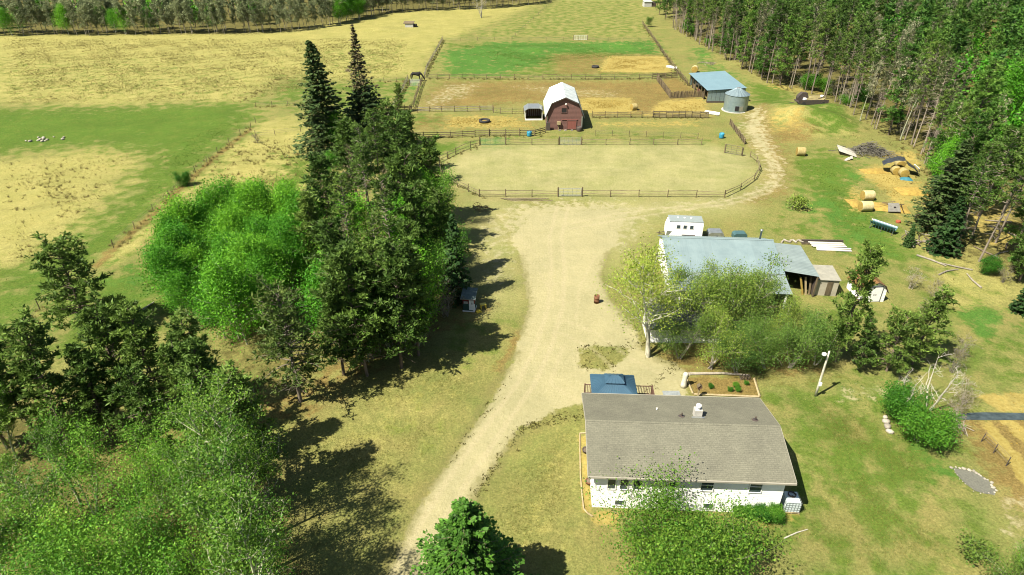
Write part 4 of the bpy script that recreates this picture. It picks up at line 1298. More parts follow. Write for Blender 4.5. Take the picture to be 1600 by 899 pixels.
# --- the house
M_FASCIA = mat('taupe_trim', (0.30, 0.28, 0.22), (0.25, 0.235, 0.19), scale=2, rough=0.5)
H = thing('bungalow_house', 'white bungalow with a low grey shingled roof, beside the gravel driveway', 'house', (12.37, 34.95, 0), -0.045)
hw, hd, ez, rz_ = 6.5, 3.95, 3.5, 4.62
lapped_wall('wall', [(-hw, 0), (hw, 0), (hw, 3.42), (-hw, 3.42)], -hd, -1, M_WHITE, H, 0.19)
lapped_wall('wall', [(-hw, 0), (hw, 0), (hw, 3.42), (-hw, 3.42)], hd, 1, M_WHITE, H, 0.19)
for sgn in (-1, 1):
    m_ = MB()
    pr = [(-hd + .12, 0), (hd - .12, 0), (hd - .12, 3.42), (0, 4.5), (-hd + .12, 3.42)]
    m_.prism(pr, sgn * hw - .06 - .061 * sgn, sgn * hw + .06 - .061 * sgn, 'x')
    m_.build('wall', M_WHITE, H)
rf = MB()
t_ = 0.16
ov, oy = 7.0, 4.32
rf.add([(-ov, -oy, ez), (ov, -oy, ez), (ov, 0, rz_), (-ov, 0, rz_), (ov, oy, ez), (-ov, oy, ez), (-ov, -oy, ez - t_), (ov, -oy, ez - t_), (ov, 0, rz_ - t_), (-ov, 0, rz_ - t_), (ov, oy, ez - t_), (-ov, oy, ez - t_)],
       [(0, 1, 2, 3), (3, 2, 4, 5), (6, 9, 8, 7), (9, 11, 10, 8), (0, 6, 7, 1), (5, 4, 10, 11), (1, 7, 8, 2), (2, 8, 10, 4), (0, 3, 9, 6), (3, 5, 11, 9)])
roof = rf.build('roof', M_SHINGLE, H)
cap = MB()
cap.prism([(-0.14, rz_ - .02), (0, rz_ + .035), (0.14, rz_ - .02), (0, rz_ + .005)], -ov - .01, ov + .01, 'x')
cap.build('ridge_cap', M_SHINGLE, roof)
g = MB()
g.bx(-ov, ov, -oy - 0.10, -oy - 0.003, ez - 0.17, ez - 0.03)
g.build('gutter', M_FASCIA, H)
g = MB()
g.bx(-ov, ov, oy + 0.003, oy + 0.09, ez - 0.17, ez - 0.03)
g.build('gutter', M_FASCIA, H)
for sgn in (-1, 1):
    for q_ in (-1, 1):
        m_ = MB()
        xx = sgn * (ov + 0.015)
        m_.slab((xx - .012, 0, rz_ + .0), (xx + .012, 0, rz_), (xx + .012, q_ * oy, ez - .0), (xx - .012, q_ * oy, ez), 0.2)
        m_.build('fascia', M_FASCIA, H)
m_ = MB()
m_.bx(-ov + .05, ov - .05, -oy + .02, -hd + .1, ez - .20, ez - .175)
m_.build('soffit', M_TRIM, H)


def window(par, x0, x1, z0, z1, y, m_gl=M_GLASS, bars=0, out=-1, axis='y', fr_m=None, w=0.05):
    """frame with pane in it, standing proud of the wall"""
    f = MB()

    def B(a0, a1, c0, c1, d0, d1):
        lo, hi = sorted((y + out * d0, y + out * d1))
        if axis == 'y':
            f_.bx(a0, a1, lo, hi, c0, c1)
        else:
            f_.bx(lo, hi, a0, a1, c0, c1)
    f_ = f
    B(x0 - w, x1 + w, z1, z1 + w, 0.0, 0.05)
    B(x0 - w, x1 + w, z0 - w, z0, 0.0, 0.06)
    B(x0 - w, x0, z0, z1, 0.0, 0.05)
    B(x1, x1 + w, z0, z1, 0.0, 0.05)
    if bars:
        zm = z0 + (z1 - z0) * 0.5
        B(x0, x1, zm - .02, zm + .02, 0.012, 0.045)
    wo = f.build('window', fr_m or M_TRIM, par)
    f_ = MB()
    B(x0, x1, z0, z1, 0.004, 0.02)
    f_.build('pane', m_gl, wo)
    return wo


for x0, x1, z0, z1, bars in ((-5.55, -5.03, 1.95, 3.18, 0), (-4.68, -4.17, 1.95, 3.18, 0), (-3.77, -3.22, 1.95, 3.18, 0), (-1.42, -0.86, 2.35, 3.18, 1), (0.84, 1.66, 2.1, 3.18, 1), (4.15, 4.95, 2.1, 3.18, 1)):
    window(H, x0, x1, z0, z1, -hd - .02, bars=bars)
for x0, x1 in ((-4.9, -4.25), (1.3, 1.95)):
    window(H, x0, x1, 0.35, 0.8, -hd - .02)
# brick coloured chimney housing and plumbing vents on the far slope


def slope_z(yy):
    return rz_ - abs(yy) / oy * (rz_ - ez)


ch = MB()
ch.bx(1.05, 1.62, 0.9, 1.4, slope_z(1.4) - .1, slope_z(1.0) + 0.62)
chim = ch.build('chimney', M_CONCRETE, roof)
m_ = MB()
m_.lathe([(.11, slope_z(1.0) + .6), (.11, slope_z(1.0) + .82), (.2, slope_z(1.0) + .84), (.2, slope_z(1.0) + .98), (.05, slope_z(1.0) + 1.02)], 12, (1.33, 1.15))
m_.build('chimney_cap', M_TRIM, roof)
m_ = MB()
m_.bx(0.86, 1.8, 0.72, 0.86, slope_z(.8) + .002, slope_z(.75) + .06)
m_.build('flashing', M_GREYMETAL, roof)
for xx, yy in ((0.15, 0.95), (5.45, 0.7)):
    m_ = MB()
    m_.lathe([(.26, slope_z(yy) - .02), (.20, slope_z(yy) + .05), (.05, slope_z(yy) + .06), (.05, slope_z(yy) + .34), (.03, slope_z(yy) + .35)], 10, (xx, yy))
    m_.build('vent_pipe', M_STEEL, roof)
m_ = MB()
m_.lathe([(.05, slope_z(1.9) - .02), (.05, slope_z(1.9) + .16)], 8, (-1.5, 1.9))
m_.build('vent_pipe', M_TRIM, roof)

# --- plastic water tote beside the house
T = thing('water_tote', 'white caged water tote on a pallet at the right corner of the house', 'water tank', (19.75, 31.2, 0), -0.08)
m_ = MB()
for k in range(5):
    m_.bx(-.55, .55, -.55 + k * .25, -.43 + k * .25, .10, .13)
for k in range(3):
    m_.bx(-.55 + k * .5, -.45 + k * .5, -.55, .55, 0, .10)
p_ = m_.build('pallet', M_TIMBER, T)
p_['kind'] = 'stuff'
m_ = MB()
m_.prism([(-.48, .14), (.48, .14), (.5, .2), (.5, 1.02), (.42, 1.12), (-.42, 1.12), (-.5, 1.02), (-.5, .2)], -.48, .48)
m_.build('tank', mat('milky_plastic', (0.55, 0.62, 0.60), (0.48, 0.55, 0.55), rough=0.5), T)
m_ = MB()
for k in range(6):
    u = -.52 + k * .208
    for s_ in (-1, 1):
        m_.tube([(u, s_ * .52, .14), (u, s_ * .52, 1.1)], .012, 4)
        m_.tube([(s_ * .52, u, .14), (s_ * .52, u, 1.1)], .012, 4)
for zz in (.2, .42, .64, .86, 1.08):
    for s_ in (-1, 1):
        m_.tube([(-.52, s_ * .52, zz), (.52, s_ * .52, zz)], .012, 4)
        m_.tube([(s_ * .52, -.52, zz), (s_ * .52, .52, zz)], .012, 4)
p_ = m_.build('cage', M_GREYMETAL, T)
p_['kind'] = 'stuff'
m_ = MB()
m_.lathe([(.11, 1.12), (.11, 1.17), (.02, 1.18)], 12, (0, 0))
m_.build('lid', M_STEEL, T)
hs = MB()
hs.tube([(.26 * math.cos(a * .5), .26 * math.sin(a * .5), 1.15 + .006 * a) for a in range(0, 26)], .03, 5)
tag(hs.build('hose', M_STEEL), 'dark garden hose coiled on top of the caged water tote', 'hose').location = (19.75, 31.35, 0)

# --- deck and gazebo behind the house
D = thing('wooden_deck', 'brown wooden deck with a slatted railing behind the house', 'deck', (9.0, 41.05, 0), -0.045)
nb_ = 28
bm_ = MB()
bm_.bx(-2.9, 2.9, -.06, .06, .84, .88)
bme = bm_.mesh('floor_board', M_DECK)
for k in range(24):
    o = link('floor_board', bme, D, (0, -1.45 + k * .125, 0))
m_ = MB()
m_.bx(-2.9, 2.9, 1.5, 1.56, .15, .835)
m_.build('rim_board', M_DECK, D)
m_ = MB()
m_.bx(2.84, 2.9, -1.5, 1.49, .15, .835)
m_.build('rim_board', M_DECK, D)
post_m = MB().bx(-.05, .05, -.05, .05, 0, 1.95).mesh('post', M_DECK)
for x_, y__ in ((-2.85, 1.48), (0, 1.48), (1.4, 1.48), (2.85, 1.48), (2.85, 0.2), (-2.85, 0), (-2.85, -1.4)):
    link('post', post_m, D, (x_, y__, 0))
bal = MB().bx(-.02, .02, -.02, .02, .98, 1.82).mesh('baluster', M_DECK)
k = -2.75
while k < 2.8:
    link('baluster', bal, D, (k, 1.48, 0))
    k += .135
k = 0.3
while k < 1.45:
    link('baluster', bal, D, (2.85, k, 0))
    k += .135
for zz in (.94, 1.84):
    m_ = MB()
    m_.bx(-2.85, 2.85, 1.44, 1.52, zz, zz + .045)
    m_.build('rail', M_DECK, D)
    m_ = MB()
    m_.bx(2.81, 2.89, 0.2, 1.43, zz, zz + .045)
    m_.build('rail', M_DECK, D)
for k in range(4):
    m_ = MB()
    m_.bx(2.92 + k * .26, 3.16 + k * .26, -.9, .15, .68 - k * .19, .72 - k * .19)
    m_.build('stair_tread', M_DECK, D)
for y__ in (-.93, .19):
    m_ = MB()
    m_.tube([(2.95, y__, 1.75), (4.0, y__, .95)], .035, 4)
    m_.tube([(4.0, y__, 0), (4.0, y__, .97)], .04, 4)
    m_.build('stair_rail', M_DECK, D)
GZ = thing('gazebo', 'gazebo with a blue grey two tiered metal roof on the deck behind the house', 'gazebo', (8.35, 41.1, .88), -0.045)
gx, gy, gz0, gz1 = 1.85, 1.55, 2.05, 2.75
tx, ty = .62, .5
for (a, b__, c_, d_) in (((-gx, -gy), (gx, -gy), (tx, -ty), (-tx, -ty)), ((gx, gy), (-gx, gy), (-tx, ty), (tx, ty)), ((-gx, gy), (-gx, -gy), (-tx, -ty), (-tx, ty)), ((gx, -gy), (gx, gy), (tx, ty), (tx, -ty))):
    ribbed((*a, gz0), (*b__, gz0), (*c_, gz1), (*d_, gz1), 12, 0.025).build('roof_panel', M_BLUEROOF, GZ)
tx2, ty2 = .78, .64
for (a, b__) in (((-tx2, -ty2), (tx2, -ty2)), ((tx2, ty2), (-tx2, ty2)), ((-tx2, ty2), (-tx2, -ty2)), ((tx2, -ty2), (tx2, ty2))):
    hx = .3
    c_ = (hx if b__[0] > 0 else -hx, 0)
    d_ = (hx if a[0] > 0 else -hx, 0)
    ribbed((*a, gz1 + .12), (*b__, gz1 + .12), (*c_, gz1 + .46), (*d_, gz1 + .46), 5, 0.02).build('vent_panel', M_BLUEROOF, GZ)
m_ = MB()
m_.bx(-tx, tx, -ty, ty, gz1 - .05, gz1 + .1)
m_.build('vent_band', M_STEEL, GZ)
m_ = MB()
m_.slab((-gx, -gy, gz0), (gx, -gy, gz0), (gx, gy, gz0), (-gx, gy, gz0), .1)
m_.build('eave_frame', M_STEEL, GZ)
for x_ in (-1.6, 1.6):
    for y__ in (-1.3, 1.25):
        MB().bx(x_ - .05, x_ + .05, y__ - .05, y__ + .05, 0, gz0 - .1).build('post', M_STEEL, GZ)
m_ = MB()
m_.bx(-.75, .75, -.3, .3, 0, .05)
o = m_.build('patio_slab', mat('grey_slab', (0.22, 0.24, 0.24), (0.15, 0.17, 0.17)))
o.location = (*G(1049, 615), 0)
tag(o, 'dark grey slab on the gravel at the foot of the deck stairs', 'slab')

# --- planting beds round the house
bed = thing('garden_bed', 'bare garden bed edged with pale timbers behind the house', 'garden bed', (*G(1130, 606), 0))
bl, br_, fr_, fl = [Vector((*G(*p), 0)) - bed.location for p in ((1072, 591), (1178, 592), (1187, 621), (1083, 617))]
for a, b__ in ((fl, bl), (fr_, fl), (br_, fr_)):
    m_ = MB()
    d_ = (b__ - a).normalized() * .06
    m_.tube([a + d_ + Vector((0, 0, .09)), b__ - d_ + Vector((0, 0, .09))], .1, 4)
    m_.build('edging_timber', M_TIMBER, bed)
m_ = MB()
m_.tube([bl + Vector((0, .5, .1)), (bl + br_) / 2 + Vector((.3, .6, .12)), br_ + Vector((-.4, .4, .1))], [.13, .11, .08], 6)
m_.build('edging_log', M_GREYBARK, bed)
for i, (p, s) in enumerate((((1110, 607), .13), ((1150, 606), .16), ((1140, 611), .13), ((1166, 601), .12), ((1153, 612), .15))):
    tree('garden_plant', SHRUB[i % 3], G(*p), s, 'low green plant sprouting in the timber edged garden bed', 'plant', 'plants in the timber edged bed')
sb = thing('garden_bed', 'narrow straw mulched bed with a pale edging along the left end of the house', 'garden bed', (*G(906, 740), 0))
pts = [Vector((*G(*p), 0.07)) - sb.location for p in ((922, 677), (906, 678), (906, 700), (907, 745), (910, 780), (912, 796), (918, 803), (926, 808))]
for a, b__ in zip(pts[:-1], pts[1:]):
    m_ = MB()
    m_.tube([a, b__], .06, 6)
    m_.build('edging_piece', M_TIMBER, sb)
for p in ((915.5, 707), (920.5, 756)):
    t = thing('flower_pot', 'dark round pot on the straw bed, %s' % ('the one near the middle of the house end' if p[1] < 720 else 'the one at the front corner of the house'), 'flower pot', (*G(*p), 0), 0, 'dark pots on the straw bed')
    MB().lathe([(.16, 0), (.27, .12), (.30, .28), (.32, .30), (.30, .36), (.25, .36), (.24, .27)], 14).build('pot', M_RUST if p[1] > 720 else M_STEEL, t, True)
    MB().lathe([(.245, .26), (.24, .29), (.1, .32)], 12).build('soil', M_BARK, t, True)
for i, (px_, py_, s) in enumerate(((1160, 806, .26), (1172, 809, .24), (1183, 807, .3), (1192, 812, .34), (1203, 808, .36), (1211, 813, .3), (1150, 806, .22))):
    tree('garden_plant', SHRUB[i % 3], G(px_, py_), s, 'rounded green perennial at the foot of the white house wall', 'plant', 'green perennials along the house wall')
t = thing('bird_house', 'little dark bird house on a pale post at the corner of the garden bed', 'bird house', (*G(1090, 621), 0))
MB().bx(-.06, .06, -.06, .06, 0, 1.0).build('post', M_TIMBER, t)
MB().prism([(-.16, 1.0), (.16, 1.0), (.16, 1.25), (0, 1.4), (-.16, 1.25)], -.14, .14).build('box', M_DECK, t)
m_ = MB()
m_.slab((-.22, -.2, 1.24), (0.0, -.2, 1.45), (0.0, .2, 1.45), (-.22, .2, 1.24), .03)
m_.slab((.003, -.2, 1.45), (.22, -.2, 1.24), (.22, .2, 1.24), (.003, .2, 1.45), .03)
m_.build('bird_house_roof', M_WOOD, t)
t = thing('tree_stump', 'tall pale weathered stump at the back corner of the garden bed', 'tree stump', (*G(1068, 604), 0))
MB().lathe([(.34, 0), (.26, .3), (.22, .9), (.24, 1.35), (.17, 1.5), (.05, 1.46)], 9).build('stump', M_WHITEBARK, t, True)
MB().tube([(.15, 0, .9), (.4, .05, 1.3), (.42, .1, 1.55)], [.09, .06, .02], 6).build('branch_stub', M_GREYBARK, t)
m_ = MB()
for i in range(9):
    m_.tube([(-.5 + .1 * i, -.25, .06 + .1 * (i % 3)), (-.45 + .1 * i, .3, .06 + .1 * (i % 3))], .05, 5)
o = m_.build('firewood', M_BARK)
o.location = (*G(1165, 592), 0)
o['kind'] = 'stuff'
tag(o, 'small heap of dark sticks at the back edge of the garden bed', 'firewood', kind='stuff')

# --- yard light pole
t = thing('light_pole', 'leaning pale wooden yard light pole on the lawn right of the house', 'light pole', (*G(1274, 619), 0))
MB().lathe([(.11, -.1), (.10, 1.5), (.085, 3.4), (.07, 4.85), (.02, 4.88)], 10).build('pole', M_WHITEBARK, t, True)
MB().tube([(0, 0, 4.55), (-.35, -.1, 4.75)], .025, 6).build('arm', M_GREYMETAL, t)
MB().lathe([(.05, 4.8), (.17, 4.72), (.2, 4.58), (.12, 4.5), (.03, 4.48)], 12, (-.42, -.12)).build('lamp', M_TRIM, t, True)
MB().cb((0.02, -.17, 1.45), (.2, .12, .34)).build('meter_box', M_TRIM, t)

# --- red barn with a gambrel roof
bx_, by_ = G(881.5, 203)
rot_b = -0.012
Bn = thing('red_barn', 'faded red barn with a white metal gambrel roof', 'barn', (bx_, by_, 0), rot_b)
prof = [(-3.4, 0), (3.4, 0), (3.4, 2.7), (2.45, 5.1), (0, 6.15), (-2.45, 5.1), (-3.4, 2.7)]
depth = 11.4
lapped_wall('wall', prof, 0, -1, M_BARN, Bn, 0.24, 0.022)
lapped_wall('wall', prof, depth, 1, M_BARN, Bn, 0.24, 0.022)
for s_ in (-1, 1):
    MB().bx(min(s_ * 3.4, s_ * 3.28), max(s_ * 3.4, s_ * 3.28), .13, depth - .13, 0, 2.7).build('wall', M_BARN, Bn)
R_pts = [(-3.75, 2.45), (-2.55, 5.18), (0, 6.28), (2.55, 5.18), (3.75, 2.45)]
n_p = 12
for i in range(4):
    (ax, az), (cx_, cz) = R_pts[i], R_pts[i + 1]
    for k in range(n_p):
        y0, y1 = -.35 + (depth + .7) * k / n_p, -.35 + (depth + .7) * (k + 1) / n_p
        if i < 2:
            mm = ribbed((ax, y0, az), (ax, y1, az), (cx_, y1, cz), (cx_, y0, cz), 3, .02)
        else:
            mm = ribbed((cx_, y0, cz), (cx_, y1, cz), (ax, y1, az), (ax, y0, az), 3, .02)
        mm.build('roof_panel', M_BARNROOF, Bn)
for i in range(4):
    (ax, az), (cx_, cz) = R_pts[i], R_pts[i + 1]
    m_ = MB()
    m_.slab((ax, -.37, az - .03), (ax, -.32, az - .03), (cx_, -.32, cz - .03), (cx_, -.37, cz - .03), .2)
    m_.build('rake_board', M_STEEL, Bn)
window(Bn, -.2 - .42, -.2 + .42 + .1, 3.3, 4.15, -.025, M_DARK, fr_m=M_BARN, w=.09)
dr = MB()
dr.bx(.45, 2.3, -.10, -.03, .12, 1.85)
dd = dr.build('door', M_BARNDOOR, Bn)
for a0, a1, c0, c1 in ((.45, .56, .12, 1.85), (2.19, 2.3, .12, 1.85), (.562, 2.188, 1.74, 1.85), (.562, 2.188, .12, .24)):
    MB().bx(a0, a1, -.125, -.103, c0, c1).build('trim_board', M_BARN, dd)
MB().bx(-.55, 2.5, -.12, -.03, 1.93, 2.02).build('door_track', M_BARNDOOR, Bn)
MB().bx(-1.45, -.75, -.4, -.03, 1.05, 1.62).build('wall_box', M_TIMBER, Bn)
MB().bx(-1.2, -1.08, -.14, -.03, 0, 1.0).build('wall_post', M_TIMBER, Bn)
MB().lathe([(.03, 5.1), (.13, 5.05), (.15, 4.85), (.05, 4.8)], 10, (.15, -.25)).build('barn_lamp', M_TRIM, Bn, True)
for x_ in (-3.32, 3.32):
    MB().bx(x_ - .1, x_ + .1, -.07, -.024, 0, 2.6).build('corner_board', M_GREYMETAL, Bn)
MB().bx(-3.5, -2.75, -.6, -.45, 0, 1.5).build('shadow_door', M_STEEL, Bn)  # dark panel; the shadow at the left door is put into its colour
for x_ in (-.9, .2, 1.45):
    MB().cb((x_, -.6, .08), (.4, .3, .16), .2).build('step_stone', M_STONE, Bn)
# --- animal shelter by the barn
sx_, sy_ = G(834, 188)
t = thing('animal_shelter', 'small open fronted animal shelter with a grey roof left of the barn', 'animal shelter', (sx_, sy_, 0), 0.02)
M_SHELT = mat('dull_grey_paint', (0.42, 0.42, 0.38), (0.30, 0.30, 0.27), scale=2)
m_ = MB()
m_.bx(-1.75, -1.6, 0, 3.2, .0, 1.9)
m_.build('wall', M_SHELT, t)
m_ = MB()
m_.bx(1.6, 1.75, 0, 3.2, .0, 1.9)
m_.build('wall', M_SHELT, t)
MB().bx(-1.597, 1.597, 3.05, 3.2, .0, 1.9).build('wall', M_DECK, t)
MB().bx(-1.75, 1.75, -.12, -.003, .0, .28).build('sill_board', M_TRIM, t)
m_ = MB()
m_.prism([(-1.95, 1.85), (-1.1, 2.35), (1.1, 2.35), (1.95, 1.85), (1.95, 1.93), (1.12, 2.44), (-1.12, 2.44), (-1.95, 1.93)], -.3, 3.4)
m_.build('roof', M_GREYMETAL, t)
for k in range(8):
    MB().bx(-1.4 + k * .4, -1.32 + k * .4, 2.9, 3.047, .1, 2.0).build('stud', M_SHELT, t)
t = thing('water_tank', 'black round tank at the right corner of the barn', 'water tank', (*G(905, 205), 0))
MB().lathe([(.5, 0), (.55, .1), (.55, .75), (.5, .85), (.45, .7)], 16).build('tank', M_STEEL, t, True)
MB().lathe([(.46, .66), (.1, .68)], 16).build('water', M_GLASS, t)

# --- round steel bin
cx_, cy_ = 47.0, 135.2
t = thing('grain_bin', 'round corrugated steel grain bin with a conical roof in front of the open shed', 'grain bin', (cx_, cy_, 0))
pr = []
n_c = 34
for k in range(n_c + 1):
    pr.append((2.4 + (.018 if k % 2 else 0), .12 + 3.3 * k / n_c))
MB().lathe(pr, 40).build('wall', M_BIN, t, True)
MB().lathe([(2.75, 0), (2.75, .12), (.3, .121)], 32).build('base', M_CONCRETE, t)
m_ = MB()
ns = 20
vs, fs = [], []
for k in range(ns * 3):
    th = 2 * math.pi * k / (ns * 3)
    up_ = .05 if k % 3 == 0 else 0
    vs += [(2.52 * math.cos(th), 2.52 * math.sin(th), 3.40 + up_), (.35 * math.cos(th), .35 * math.sin(th), 4.62 + up_ * .6)]
nn = ns * 3
for k in range(nn):
    k2 = (k + 1) % nn
    fs.append((2 * k, 2 * k2, 2 * k2 + 1, 2 * k + 1))
m_.add(vs, fs).build('roof', M_BIN, t)
MB().lathe([(.36, 4.58), (.36, 4.72), (.1, 4.8)], 14).build('roof_cap', M_GREYMETAL, t)
th = -1.75
dm = MB().cb((2.36 * math.cos(th), 2.36 * math.sin(th), .95), (.75, .2, .95), th + math.pi / 2).build('door', M_DARK, t)
MB().cb((2.42 * math.cos(th + .36), 2.42 * math.sin(th + .36), .9), (.8, .06, 1.05), th + .36 + math.pi / 2).build('door_leaf', M_GREYMETAL, t)
# --- open sided shed
t = thing('open_shed', 'long open sided pole shed with a pale blue metal roof behind the grain bin', 'shed', (42.6, 141.2, 0), 0.0)
slope = [(-.3, 2.75), (8.6, 3.3)]
Ln = 16.5
for k in range(16):
    y0, y1 = -.3 + (Ln + .4) * k / 16, -.3 + (Ln + .4) * (k + 1) / 16
    ribbed((-.35, y0, 2.72), (-.35, y1, 2.72), (8.2, y1, 3.25), (8.2, y0, 3.25), 4, .025).build('roof_panel', M_SHEDROOF, t)
for k in range(9):
    MB().bx(.06 + k * .9, .9 + k * .9, 0, .1, .35, 2.6 + .05 * k).build('wall_panel', M_BIN, t)
MB().bx(.05, 8.1, -.04, -.005, 0, .34).build('skirt_board', M_STEEL, t)
MB().bx(8.0, 8.1, .12, Ln, 0, 3.05).build('wall', M_BIN, t)
MB().bx(.1, 7.98, Ln - .1, Ln, 0, 2.7).build('wall', M_BIN, t)
for k in range(7):
    MB().bx(-.02, .16, .2 + k * 2.6, .38 + k * 2.6, 0, 2.55).build('post', M_WOOD, t)
MB().bx(-.02, .16, .11, Ln, 2.56, 2.72).build('beam', M_WOOD, t)
for k in range(3):
    MB().bx(.2, .26, 2.9 + k * 4.2, 5.1 + k * 4.2, 0, 1.1).build('stall_board', M_BARNDOOR if k == 1 else M_WOOD, t)

# --- the workshop
S0 = Vector((*G(1045, 437), 0))
sh = thing('workshop', 'long workshop with a pale blue metal roof behind the yellow green trees', 'workshop', (17.4, 61.4, 0), -0.062)
W_, Dp = 11.9, 8.2
for yy, out in ((0, -1), (Dp, 1)):
    lapped_wall('wall', [(0, 0), (W_, 0), (W_, 2.6), (0, 2.6)], yy, out, M_WHITE, sh, .25)
for xx in (0.0, W_):
    m_ = MB()
    m_.prism([(.125, 0), (Dp - .125, 0), (Dp - .125, 2.6), (5.2, 3.9), (.125, 2.6)], xx - .06, xx + .06, 'x')
    m_.build('wall', M_WHITE, sh)
for k in range(14):
    x0, x1 = -.35 + (W_ + .7) * k / 14, -.35 + (W_ + .7) * (k + 1) / 14
    ribbed((x0, -.35, 2.62), (x1, -.35, 2.62), (x1, 5.2, 4.02), (x0, 5.2, 4.02), 4, .02).build('roof_panel', M_SHOPROOF, sh)
    ribbed((x0, 8.6, 2.62), (x1, 8.6, 2.62), (x1, 5.2, 4.02), (x0, 5.2, 4.02), 4, .02).build('roof_panel', M_SHOPROOF, sh)
    ribbed((x0, -3.4, 1.95), (x1, -3.4, 1.95), (x1, -.3, 2.56), (x0, -.3, 2.56), 4, .02).build('porch_roof_panel', M_LEANROOF, sh)
MB().prism([(5.05, 4.03), (5.2, 4.09), (5.35, 4.03), (5.2, 4.05)], -.36, W_ + .36, 'x').build('ridge_cap', M_SHOPROOF, sh)
for k in range(5):
    MB().bx(.05 + k * 2.9, .2 + k * 2.9, -3.25, -3.1, 0, 1.93).build('porch_post', M_TRIM, sh)
lapped_wall('porch_wall', [(0, 0), (7.4, 0), (7.4, 1.8), (0, 1.8)], -3.0, -1, M_WHITE, sh, .25)
MB().lathe([(.11, 3.5), (.11, 4.9), (.17, 4.92), (.17, 5.05), (.04, 5.1)], 10, (10.9, 5.7)).build('stove_pipe', M_GREYMETAL, sh, True)
window(sh, 1.0, 1.9, 1.0, 2.0, -.02, axis='x', out=-1)
# open carport on its right
cp = [Vector((*G(px_, py_, z_), z_)) for px_, py_, z_ in ((1221, 423, 2.75), (1281, 433, 2.6), (1251, 384, 2.9), (1206, 379, 3.05))]
t = thing('lean_to_carport', 'open fronted lean-to with a grey metal roof at the right end of the workshop', 'carport', (cp[0].x, cp[0].y, 0))
L0 = [c_ - t.location for c_ in cp]
for k in range(5):
    a = L0[0].lerp(L0[3], k / 5)
    b__ = L0[0].lerp(L0[3], (k + 1) / 5)
    c_ = L0[1].lerp(L0[2], (k + 1) / 5)
    d_ = L0[1].lerp(L0[2], k / 5)
    ribbed(a, b__, c_, d_, 4, .025).build('roof_panel', M_LEANROOF, t)
for q_, z_ in ((L0[0].lerp(L0[1], .97), 2.5), (L0[3].lerp(L0[2], .97), 2.75), (L0[0].lerp(L0[1], .03), 2.6)):
    MB().bx(q_.x - .07, q_.x + .07, q_.y + .05, q_.y + .2, 0, z_).build('post', M_WOOD, t)
m_ = MB()
m_.slab((*L0[2].xy, 2.7), (*(L0[2].xy + Vector((0, -.1))), 2.7), (*(L0[3].xy + Vector((0, -.1))), 2.85), (*L0[3].xy, 2.85), 2.7)
m_.build('wall', M_STEEL, t)
m_ = MB()
e1, e2 = L0[1] * .97 + Vector((0, .3, 0)), L0[2] - Vector((.12, .3, 0))
m_.slab((e1.x, e1.y, 2.45), (e1.x + .08, e1.y, 2.45), (e2.x + .08, e2.y, 2.6), (e2.x, e2.y, 2.6), 2.45)
m_.build('wall', M_STEEL, t)
bd = MB().bx(-.1, .1, -.03, .03, 0, 2.1)
for i, (px_, tilt, mm) in enumerate(((1254, -.2, M_STRAW), (1259, -.1, M_TIMBER), (1264, .05, M_WOOD))):
    o = link('plank', bd.mesh('plank', mm), None, (*G(px_, 461), 0), (-.25, tilt, .2))
    tag(o, ('yellow board leaning in the mouth of the open lean-to', 'pale board leaning between the yellow and the dark board in the lean-to', 'dark weathered board leaning in the mouth of the open lean-to')[i], 'board', 'boards leaning in the lean-to')
# grey plywood shed right of it
gx0 = G(1283, 462)
t = thing('plywood_shed', 'small grey tan flat roofed shed between the lean-to and the dark conifer', 'shed', (gx0[0], gx0[1], 0), -0.1)
M_PLY = mat('weathered_plywood', (0.36, 0.33, 0.25), (0.26, 0.24, 0.18), scale=1.5)
MB().bx(-.9, 1.5, 0, 2.8, 0, 2.0).build('wall', M_PLY, t)
MB().add([(-1.0, -.15, 2.05), (1.6, -.15, 2.05), (1.6, 2.95, 2.25), (-1.0, 2.95, 2.25), (-1.0, -.15, 2.0), (1.6, -.15, 2.0), (1.6, 2.95, 2.2), (-1.0, 2.95, 2.2)], [(0, 1, 2, 3), (7, 6, 5, 4), (0, 4, 5, 1), (1, 5, 6, 2), (2, 6, 7, 3), (3, 7, 4, 0)]).build('roof', mat('grey_felt', (0.26, 0.25, 0.20), (0.19, 0.185, 0.15), scale=2), t)
MB().bx(.3, .9, -.05, -.003, .1, 1.8).build('door', M_WOOD, t)
# low white building under the trees
t = thing('low_shed', 'low white shed with a dark roof half hidden under the trees beside the gravel', 'shed', (13.3, 51.4, 0), -0.02)
lapped_wall('wall', [(0, 0), (7.2, 0), (7.2, 1.9), (0, 1.9)], 0, -1, M_WHITE, t, .2)
MB().bx(0, .1, .13, 3.0, 0, 1.9).build('wall', M_WHITE, t)
MB().bx(7.1, 7.2, .13, 3.0, 0, 1.9).build('wall', M_WHITE, t)
MB().bx(.11, 7.09, 2.9, 3.0, 0, 2.3).build('wall', M_WHITE, t)
m_ = MB()
m_.slab((-.2, -.55, 1.95), (7.4, -.55, 1.95), (7.4, 3.2, 2.5), (-.2, 3.2, 2.5), .1)
m_.build('roof', mat('dark_felt_roof', (0.07, 0.08, 0.075), (0.05, 0.055, 0.05), scale=2), t)
window(t, 2.2, 3.1, .9, 1.5, -.02)
